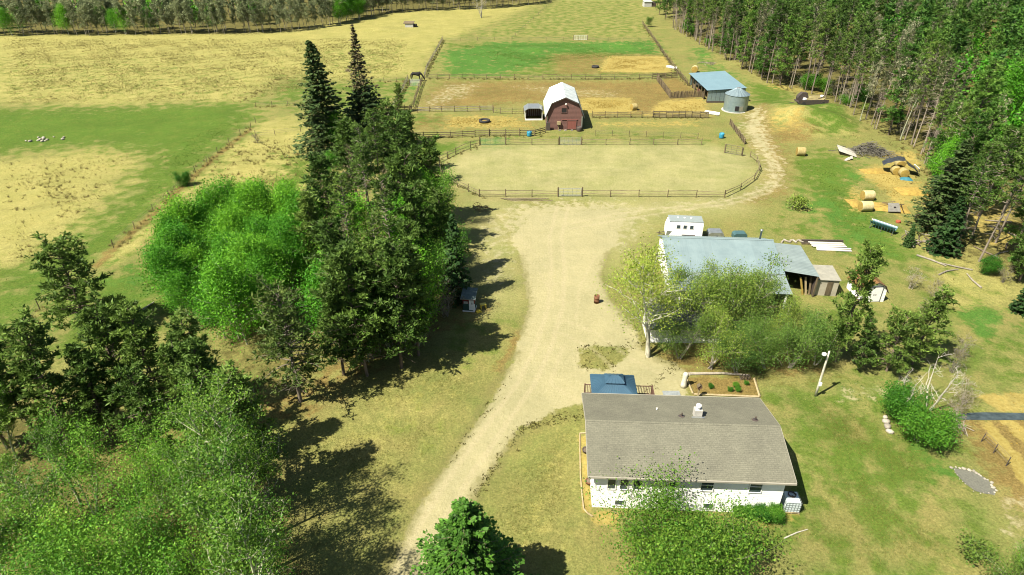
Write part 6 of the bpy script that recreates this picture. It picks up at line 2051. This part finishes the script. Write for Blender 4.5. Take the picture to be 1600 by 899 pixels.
for p, lab, r in (((757, 191), 'large tractor tyre feeder lying on the straw of the corral', 1.1), ((930, 106), 'black ring feeder standing in the far pasture', .95)):
    t = thing('ring_feeder', lab, 'feeder', (*G(*p), 0))
    MB().lathe([(r * .72, 0.02), (r, .02), (r * 1.04, .25), (r, .5), (r * .72, .5), (r * .66, .38), (r * .66, .12)], 24).build('tyre', M_TYRE, t, True)
    MB().lathe([(r * .7, .2), (.1, .3)], 18).build('feed', M_STRAW, t)
# burn barrel
t = thing('burn_barrel', 'rusty steel barrel standing alone on the gravel', 'barrel', (*G(932, 473), 0))
MB().lathe([(.29, 0), (.29, .28), (.305, .29), (.305, .31), (.29, .32), (.29, .58), (.305, .59), (.305, .61), (.29, .62), (.29, .9), (.27, .9), (.27, .5)], 18).build('shell', M_RUST, t, True)
MB().lathe([(.268, .5), (.05, .52)], 16).build('ash', M_STEEL, t)
# playhouse
ph = Vector((*G(732.5, 487), 0))
t = thing('playhouse', 'little dark red and green playhouse with a white door beside the brown brush', 'playhouse', ph, -.12)
M_DKG = mat('dark_green_paint', (0.03, 0.07, 0.05), (0.02, 0.05, 0.04))
M_DKR = mat('dark_red_paint', (0.16, 0.02, 0.02), (0.11, 0.018, 0.018))
MB().bx(-.62, .62, 0, 1.2, .1, .95).build('wall', M_DKG, t)
MB().bx(-.62, .62, 0, 1.2, .953, 1.75).build('wall', M_DKR, t)
MB().bx(-.66, .66, -.06, 1.24, 0, .098).build('floor_frame', M_TRIM, t)
MB().bx(.5, .66, -.06, .05, .1, .95).build('corner_post', M_TRIM, t)
m_ = MB()
m_.slab((-.8, -.28, 1.72), (.8, -.28, 1.72), (.8, 1.4, 2.15), (-.8, 1.4, 2.15), .07)
m_.build('roof', mat('faded_green_roof', (0.10, 0.14, 0.13), (0.045, 0.07, 0.065), scale=3), t)
MB().bx(-.82, .82, -.32, -.283, 1.64, 1.74).build('fascia', M_GREYMETAL, t)
MB().bx(.06, .56, -.05, -.003, .22, 1.42).build('door', M_TRIM, t)
MB().bx(-.5, -.08, -.04, -.003, .98, 1.24).build('window', M_SHELT, t)
MB().cb((.38, -.065, 1.05), (.07, .03, .22), 0).build('door_sign', M_STEEL, t)
M_YEL = mat('yellow_plastic', (0.66, 0.52, 0.06), (0.55, 0.42, 0.05), rough=.4)
t = thing('toy_table', 'yellow plastic toy table on the grass beside the playhouse', 'toy table', (*G(755, 482), 0), .3)
MB().bx(-.32, .32, -.22, .22, .5, .56).build('table_top', M_YEL, t)
for x_ in (-.26, .26):
    for y_ in (-.17, .17):
        MB().bx(x_ - .035, x_ + .035, y_ - .035, y_ + .035, 0, .497).build('leg', M_YEL, t)
t = thing('toy_slide', 'yellow plastic toy lying on the grass in front of the toy table', 'toy', (*G(748.5, 488), 0), .5)
MB().prism([(-.3, 0), (.3, 0), (.3, .08), (.05, .3), (-.3, .14)], -.16, .16).build('body', M_YEL, t)
MB().tube([(-.2, -.1, .15), (-.2, -.1, .34), (-.2, .1, .34), (-.2, .1, .15)], .025, 5).build('handle', M_YEL, t)
# old rake
t = thing('hay_rake', 'rusty old dump rake with one big iron wheel at the corner of the riding ring', 'hay rake', (*G(752, 329), 0), -.25)
w_ = MB()
pts = [(-.45 + .0, 0, .58)]
w_.tube([(-.55 + .56 * math.cos(a * math.pi / 10), .1 * math.cos(a * math.pi / 10), .58 + .56 * math.sin(a * math.pi / 10)) for a in range(21)], .035, 5)
wo = w_.build('wheel', M_RUST, t)
for a in range(4):
    th = a * math.pi / 4
    MB().tube([(-.55 + .55 * math.cos(th), .1 * math.cos(th), .58 + .55 * math.sin(th)), (-.55 - .55 * math.cos(th), -.1 * math.cos(th), .58 - .55 * math.sin(th))], .018, 4).build('spoke', M_RUST, wo)
MB().tube([(-.55, 0, .58), (1.0, .2, .5)], .045, 5).build('axle', M_RUST, t)
for k in range(8):
    x_ = -.3 + k * .17
    MB().tube([(x_, .1, .5), (x_ + .05, -.3, .55), (x_ + .05, -.55, .3), (x_, -.5, .03)], .016, 4).build('tine', M_RUST, t)
MB().tube([(.2, .15, .5), (1.2, .5, .25), (1.6, .3, .05)], .04, 5).build('shaft', M_RUST, t)
# rusty machine under the trees
t = thing('garden_tractor', 'rusty red garden tractor half hidden by the trees in front of the workshop', 'tractor', (*G(1166, 474), 0), .4)
M_RED = mat('rusty_red_paint', (0.42, 0.09, 0.04), (0.27, 0.07, 0.035), scale=5)
MB().prism([(-.9, .45), (.1, .45), (.1, .95), (-.8, .9), (-.95, .75)], -.25, .25).build('hood', M_RED, t)
MB().bx(.1, .85, -.3, .3, .4, .55).build('body', M_RED, t)
MB().prism([(.45, .56), (.85, .56), (.9, 1.0), (.8, 1.0), (.75, .66), (.45, .66)], -.22, .22).build('seat', M_STEEL, t)
for x_, r in ((-.65, .24), (.6, .36)):
    for s_ in (-1, 1):
        MB().tube([(x_, s_ * .3, r), (x_, s_ * .5, r)], r, 14).build('wheel', M_TYRE, t)
MB().tube([(.12, 0, .9), (.3, 0, 1.1)], .025, 5).build('steering_column', M_STEEL, t)
# stones and pond by the garden
def stone_mesh(seed):
    rr = random.Random(seed)
    vs, fs = [], []
    n = 8
    rings = [(.75, 0), (1, .3), (.85, .65), (.4, .85)]
    for q_, z_ in rings:
        for k in range(n):
            th = 2 * math.pi * k / n
            u = rr.uniform(.85, 1.15)
            vs.append((q_ * u * math.cos(th), q_ * u * math.sin(th) * .8, z_ * rr.uniform(.9, 1.1)))
    for i in range(3):
        for k in range(n):
            k2 = (k + 1) % n
            fs.append((i * n + k, i * n + k2, (i + 1) * n + k2, (i + 1) * n + k))
    fs.append(tuple(range(3 * n, 4 * n)))
    return MB().add(vs, fs).mesh('stone', M_STONE, True)


STONES = [stone_mesh(i) for i in range(4)]
for i, (px_, py_, s) in enumerate(((1384, 660, .34), (1386, 668, .36), (1390, 676, .32), (1383, 653, .24))):
    o = link('boulder', STONES[i], None, (*G(px_, py_), 0), i * 1.3)
    o.scale = (s, s, s)
    tag(o, ('pale boulder in the row left of the bright green shrub, second from the back', 'largest pale boulder in the row left of the bright green shrub', 'brownish boulder nearest the lawn left of the bright green shrub', 'smallest boulder at the back of the row left of the bright green shrub')[i], 'boulder')
t = thing('garden_pond', 'empty gravel garden pond ringed with pale stones at the edge of the lawn', 'pond', (*G(1522, 752), 0))
ring = [Vector((*G(*p), 0)) - t.location for p in ((1490, 732), (1505, 734), (1522, 738), (1537, 746), (1549, 756), (1556, 768), (1554, 774), (1540, 772), (1524, 768), (1510, 758), (1500, 748), (1492, 739))]
c_ = sum(ring, Vector()) / len(ring)
vs = [(p.x, p.y, .03) for p in ring] + [(c_.x + (p.x - c_.x) * .8, c_.y + (p.y - c_.y) * .8, .012) for p in ring]
nr_ = len(ring)
MB().add(vs, [(i, (i + 1) % nr_, nr_ + (i + 1) % nr_, nr_ + i) for i in range(nr_)] + [tuple(range(nr_, 2 * nr_))]).build('liner', mat('grey_gravel', (0.135, 0.135, 0.105), (0.085, 0.085, 0.068), scale=6, bump=.6, bscale=20), t)
cnt = 0
for i in range(nr_):
    a, b__ = ring[i], ring[(i + 1) % nr_]
    big = i < 6
    n = max(2, int((b__ - a).length / (.2 if big else .34)))
    for k in range(n):
        p = a.lerp(b__, k / n)
        o = link('stone', STONES[cnt % 4], t, p + Vector((R.gauss(0, .06), R.gauss(0, .06) + (.1 if big else 0), 0)), R.uniform(0, 6))
        s = R.uniform(.09, .17) if big else R.uniform(.04, .07)
        o.scale = (s, s, s * .8)
        cnt += 1
A_ = [Vector((*G(*p), 0)) for p in ((1488, 646), (1540, 645), (1605, 646), (1700, 648), (1700, 658), (1605, 657), (1540, 657), (1490, 656))]
vs = [(p.x, p.y, .02 + .02 * (i % 2)) for i, p in enumerate(A_)]
o = MB().add(vs, [(0, 1, 6, 7), (1, 2, 5, 6), (2, 3, 4, 5)]).build('weed_cloth', mat('black_weed_cloth', (0.022, 0.032, 0.034), (0.06, 0.08, 0.082), rough=.4, scale=1.5, bump=.8, bscale=4))
tag(o, 'black weed cloth stretched across the straw garden rows', 'weed cloth')
for i in range(14):
    p = G(1590 + (i % 3) * 9, 803 - i * 2.5) if False else G(1487 + R.uniform(-6, 20), 664 + R.uniform(-4, 10))
    o = link('dead_branch', tubes_mesh('dead_branch', [(np.array([[-.8, 0, .1], [0, .1, .25 + .1 * (i % 3)], [.9, -.1, .12]]), np.array([.04, .035, .012]))], M_GREYBARK, 4), None, (*p, 0), R.uniform(0, 3))
    tag(o, 'fallen grey branch in the tangle below the dead birch', 'branch', 'fallen branches below the birch')
# the black horse
hp = Vector((*G(651, 127), 0))
t = thing('black_horse', 'black horse grazing at the corner of the fenced lane', 'horse', hp, 0.05)
t.scale = (1.4, 1.4, 1.4)
verts = [(-.72, 0, 1.28), (-.35, 0, 1.30), (0, 0, 1.24), (.42, 0, 1.28), (.66, 0, 1.34), (.98, 0, 1.12), (1.2, 0, .72), (1.32, 0, .50), (1.44, 0, .20),
         (-.72, .16, 1.0), (-.80, .17, .72), (-.88, .17, .52), (-.80, .17, .06), (-.74, .17, .02), (-.70, -.16, 1.0), (-.72, -.17, .72), (-.82, -.17, .52), (-.70, -.17, .06), (-.64, -.17, .02),
         (.50, .16, .95), (.52, .16, .52), (.50, .16, .06), (.57, .16, .02), (.52, -.16, .95), (.62, -.16, .52), (.66, -.16, .06), (.73, -.16, .02), (-.90, 0, 1.22), (-1.02, 0, .9), (-1.0, 0, .5)]
edges = [(0, 1), (1, 2), (2, 3), (3, 4), (4, 5), (5, 6), (6, 7), (7, 8), (0, 9), (9, 10), (10, 11), (11, 12), (12, 13), (0, 14), (14, 15), (15, 16), (16, 17), (17, 18), (3, 19), (19, 20), (20, 21), (21, 22), (3, 23), (23, 24), (24, 25), (25, 26), (0, 27), (27, 28), (28, 29)]
rads = [.27, .29, .31, .29, .22, .17, .13, .13, .07, .17, .10, .065, .045, .06, .17, .10, .065, .045, .06, .13, .065, .045, .06, .13, .065, .045, .06, .07, .06, .03]
me = bpy.data.meshes.new('body')
me.from_pydata(verts, edges, [])
o = link('body', me, t)
sk = o.modifiers.new('skin', 'SKIN')
for v_, r in zip(me.skin_vertices[0].data, rads):
    v_.radius = (r, r)
me.skin_vertices[0].data[1].use_root = True
o.modifiers.new('smooth', 'SUBSURF').levels = 1
o.modifiers['smooth'].render_levels = 1
me.materials.append(mat('black_coat', (0.012, 0.011, 0.011), (0.022, 0.02, 0.018), rough=.45))
MB().tube([(.55, 0, 1.6), (.9, 0, 1.36), (1.15, 0, .98), (1.25, 0, .75)], [.05, .07, .06, .03], 5).build('mane', M_TYRE, t)
for s_ in (-1, 1):
    MB().tube([(1.2, s_ * .07, .68), (1.14, s_ * .09, .84)], [.04, .012], 5).build('ear', M_TYRE, t)
# far sheds
t = thing('far_shed', 'small pale far shed with a dark opening beside the track by the wood', 'shed', (*G(1013, 11), 0), .1)
MB().bx(-1.8, 1.4, 0, 3, 0, 2.0).build('wall', M_SHELT, t)
m_ = MB()
m_.slab((-2.0, -.2, 2.05), (1.6, -.2, 2.05), (1.6, 3.2, 2.5), (-2.0, 3.2, 2.5), .1)
m_.build('roof', M_BARNROOF, t)
MB().bx(1.42, 3.4, .2, 2.8, 0, 1.7).build('dark_opening', M_STEEL, t)  # solid dark block; the shade of the opening is put into its colour
t = thing('calf_hut', 'low pale hut with a dark end in the far pale pasture', 'hut', (*G(640, 43), 0), -.05)
MB().bx(-1.6, 1.3, 0, 2.4, 0, 1.3).build('wall', M_SHELT, t)
MB().bx(1.303, 2.3, .3, 2.2, 0, .9).build('dark_end', M_DARK, t)  # near-black block against the right end of the hut
m_ = MB()
m_.slab((-2.2, -.2, 1.32), (1.5, -.2, 1.32), (1.5, 2.6, 1.75), (-2.2, 2.6, 1.75), .12)
m_.build('roof', M_WOOD, t)
# stones heaped in the field
for i in range(16):
    o = link('field_stone', STONES[i % 4], None, Vector((*G(72, 219), 0)) + Vector((R.gauss(0, 1.9), R.gauss(0, .8), 0)), R.uniform(0, 6))
    s = R.uniform(.2, .42)
    o.scale = (s, s, s)
    tag(o, 'pale stone of the heap out in the left field', 'stone', 'stones heaped in the left field')
# fallen logs
for i, (a, b__, r, lab) in enumerate((((208, 494), (241, 474), .13, 'pale fallen log on the grass between the lone pine and the bright grove'), ((1305, 222), (1430, 218), .0, ''), ((1432, 400), (1478, 417), .12, 'grey fallen log at the edge of the open pine stand'),
                                     ((1225, 842), (1262, 828), .05, 'thin pale pole lying on the lawn by the front bush'), ((1320, 216), (1350, 208), .0, ''))):
    if r:
        A_, B_ = Vector((*G(*a), r)), Vector((*G(*b__), r))
        o = MB().tube([Vector((0, 0, 0)), (B_ - A_) * .5 + Vector((.1, .1, 0)), B_ - A_], [r, r * .9, r * .6], 7).build('fallen_log', M_GREYBARK if i == 2 else M_WHITEBARK)
        o.location = A_
        tag(o, lab, 'log')
lg = [MB().tube([(-1.6, 0, .1), (0, .15, .14), (1.7, -.1, .1)], [.1, .09, .05], 6).mesh('fallen_log', m) for m in (M_GREYBARK, M_BARK)]
for i in range(26):
    p = (wood_edge[5][0] + R.uniform(-1, 18), wood_edge[5][1] - R.uniform(0, 46))
    if i >= 12:
        p = G(R.uniform(1440, 1600), R.uniform(330, 440))
    o = link('fallen_log', lg[i % 2], None, (*p, 0), R.uniform(0, 3))
    tag(o, 'grey deadfall log on the floor under the pines at the right', 'log', 'deadfall logs under the right pines')
for i in range(16):
    p = Vector((*G(1435, 376), 0)) + Vector((R.gauss(0, 1.4), R.gauss(0, .8), 0))
    o = link('fallen_log', lg[i % 2], None, p + Vector((0, 0, .12 * (i % 4))), R.uniform(0, 3))
    o.scale = (.5, .7, .7)
    tag(o, 'short log of the wood heap by the tiny spruce', 'log', 'logs of the wood heap by the tiny spruce')
for i in range(10):
    o = link('branch', lg[0], None, Vector((*G(1106, 100), 0)) + Vector((R.gauss(0, 1.6), R.gauss(0, 1.2), .1 * (i % 4))), R.uniform(0, 3))
    o.scale = (.7, .7, .7)
    tag(o, 'bleached branch of the small heap behind the open shed', 'branch', 'branches heaped behind the open shed')
o = thing('log_bunk', 'old log bunk of stacked timbers standing in the wood', 'log stack', (*G(1457, 168), 0))
for k in range(6):
    MB().tube([(-1.4, .1 * (k % 2), .2 + .32 * k), (1.5, 0, .2 + .32 * k)], .17, 7).build('log', M_GREYBARK, o)

# ------------------------------------------------------------------ grass tufts: uncountable, one object per sort
def blades(name, label, pts, h, w, c0, c1, per=3):
    n = len(pts)
    P = np.repeat(np.array(pts), per, 0)
    m_ = len(P)
    P = P + NR.normal(0, .1, P.shape)
    a = NR.uniform(0, 6.28, m_)
    H_ = h * NR.uniform(.5, 1.4, m_)
    d = np.stack([np.cos(a), np.sin(a), np.zeros(m_)], 1) * (w * NR.uniform(.6, 1.4, m_))[:, None]
    lean = np.stack([NR.normal(0, .5, m_), NR.normal(0, .5, m_), np.ones(m_)], 1) * H_[:, None]
    B0 = np.concatenate([P, np.full((m_, 1), -.02)], 1)
    V = np.stack([B0 - d, B0 + d, B0 + lean], 1).reshape(-1, 3)
    me = raw_mesh(name, V, np.arange(len(V)).reshape(-1, 3), DRYLEAF, np.repeat(tint(c0, c1, m_, NR), 3, 0))
    o = link(name, me)
    return tag(o, label, 'grass', kind='stuff')


def spread(polys, n):
    out = []
    polys = [[G(*p) for p in q_] for q_ in polys]
    areas = []
    for q_ in polys:
        areas.append(abs(sum(a[0] * b__[1] - b__[0] * a[1] for a, b__ in zip(q_, q_[1:] + q_[:1]))) / 2)
    tot = sum(areas)
    for q_, ar in zip(polys, areas):
        X = np.array(q_)
        k = int(n * ar / tot)
        pts = NR.uniform(X.min(0), X.max(0), (k * 4, 2))
        sd = sdf(q_, pts[:, 0], pts[:, 1])
        X_, Y_ = pts[:, 0], pts[:, 1]
        f = np.sin(X_ * .31 + 1.3 * np.sin(Y_ * .23)) + np.sin(Y_ * .37 + 1.1 * np.sin(X_ * .19)) + .7 * np.sin(X_ * .9 + Y_ * .7) + .7 * np.sin(Y_ * 1.1 - X_ * .6)
        keep = NR.uniform(0, 1, len(pts)) < np.clip(.45 + .22 * f, .04, 1) * np.clip(-sd / 5.0, 0, 1)
        out.append(pts[keep][:k])
    return np.concatenate(out)


blades('pale_grass', 'tall cured pale grass tufts of the rough pastures', spread([[(0, 60), (640, 60), (640, 115), (380, 160), (0, 165)], [(0, 252), (232, 240), (90, 400), (0, 430)], [(400, 200), (500, 230), (500, 300), (330, 320), (180, 390), (290, 290)], [(640, 285), (720, 305), (700, 340), (650, 330)],
       [(1240, 205), (1330, 182), (1440, 240), (1450, 330), (1530, 440), (1600, 430), (1600, 470), (1440, 440), (1430, 330), (1380, 240)]], 34000), .22, .05, (0.33, 0.29, 0.11), (0.22, 0.20, 0.06), 3)
blades('lawn_grass', 'short mixed lawn grass', spread([[(650, 640), (745, 600), (690, 720), (640, 780), (560, 820), (420, 700)], [(780, 740), (900, 660), (905, 899), (720, 899)], [(1260, 600), (1480, 700), (1520, 899), (1240, 899), (1260, 760)], [(480, 640), (740, 500), (800, 480), (740, 640)]], 60000), .08, .026, (0.235, 0.205, 0.06), (0.12, 0.15, 0.028), 3)
blades('green_grass', 'fresh green grass of the damp strips', spread([[(0, 440), (170, 370), (240, 240), (385, 170), (400, 185), (285, 290), (60, 470), (0, 520)], [(1230, 250), (1345, 262), (1400, 360), (1400, 430), (1310, 385)], [(700, 70), (1020, 66), (1030, 85), (800, 110)], [(1280, 570), (1390, 580), (1480, 700), (1300, 640)]], 14000), .14, .04, (0.06, 0.15, 0.016), (0.14, 0.19, 0.035), 3)
blades('straw_tufts', 'loose straw strewn on the ground', spread([[(905, 155), (985, 155), (990, 175), (908, 177)], [(950, 90), (1040, 90), (1046, 112), (940, 110)], [(1030, 160), (1100, 156), (1110, 180), (1015, 180)], [(1340, 270), (1400, 252), (1436, 290), (1400, 340)], [(1520, 618), (1600, 612), (1600, 648), (1560, 643)], [(1530, 660), (1600, 750), (1600, 660)], [(700, 182), (800, 182), (840, 200), (690, 200)]], 8000), .12, .05, (0.36, 0.26, 0.06), (0.24, 0.165, 0.03), 3)
lines = []
for q_ in ([(178, 388), (287, 288), (392, 200)], [(400, 168), (480, 163)], [(10, 545), (63, 485), (110, 450)], [(692, 63), (663, 122)], [(1003, 38), (1074, 134)], [(749, 308), (690, 276), (686, 254), (750, 227)], [(1052, 42), (1200, 128), (1335, 182), (1440, 238)], [(560, 129), (639, 128)], [(637, 127), (601, 206)], [(664, 124), (1018, 124)], [(640, 217), (850, 212)], [(925, 184), (1106, 185)],
            [(1200, 190), (1260, 175), (1330, 190)], [(1440, 240), (1450, 330), (1500, 400)], [(380, 160), (440, 120)]):
    for a, b__ in zip(q_[:-1], q_[1:]):
        pa, pb = G(*a), G(*b__)
        n = int(math.hypot(pb[0] - pa[0], pb[1] - pa[1]) * 1.6)
        for k in range(n):
            f = R.random()
            lines.append((pa[0] + (pb[0] - pa[0]) * f + R.gauss(0, .5), pa[1] + (pb[1] - pa[1]) * f + R.gauss(0, .5)))
for q_ in ([(0, 60), (640, 60), (380, 160), (0, 165)], [(400, 200), (500, 240), (480, 300), (330, 320), (290, 290)], [(0, 255), (200, 250), (90, 390), (0, 420)], [(1330, 185), (1440, 240), (1450, 330), (1400, 260)], [(640, 285), (720, 305), (700, 335), (650, 330)]):
    lines.extend(map(tuple, spread([q_], 170)))
blades('tall_weeds', 'clumps of tall dry weeds along fences and in the rough grass', np.array(lines), .42, .035, (0.26, 0.21, 0.08), (0.12, 0.115, 0.035), 14)
# tufts and clods along the edge of the gravel
rim = []
for (a, b__) in (((812, 672), (838, 662)), ((838, 662), (922, 640)), ((812, 672), (768, 738)), ((768, 738), (742, 775)), ((900, 545), (985, 543)), ((905, 575), (960, 570)), ((800, 590), (700, 725)), ((990, 520), (1060, 585)), ((900, 560), (985, 545)), ((820, 668), (910, 650)), ((1060, 560), (1010, 615))):
    for k in range(34):
        f = R.random()
        rim.append(G(a[0] + (b__[0] - a[0]) * f + R.gauss(0, 5), a[1] + (b__[1] - a[1]) * f + R.gauss(0, 4)))
blades('edge_tufts', 'scattered tufts of dry grass along the ragged gravel edge', np.array(rim), .12, .07, (0.13, 0.115, 0.03), (0.07, 0.065, 0.02), 4)
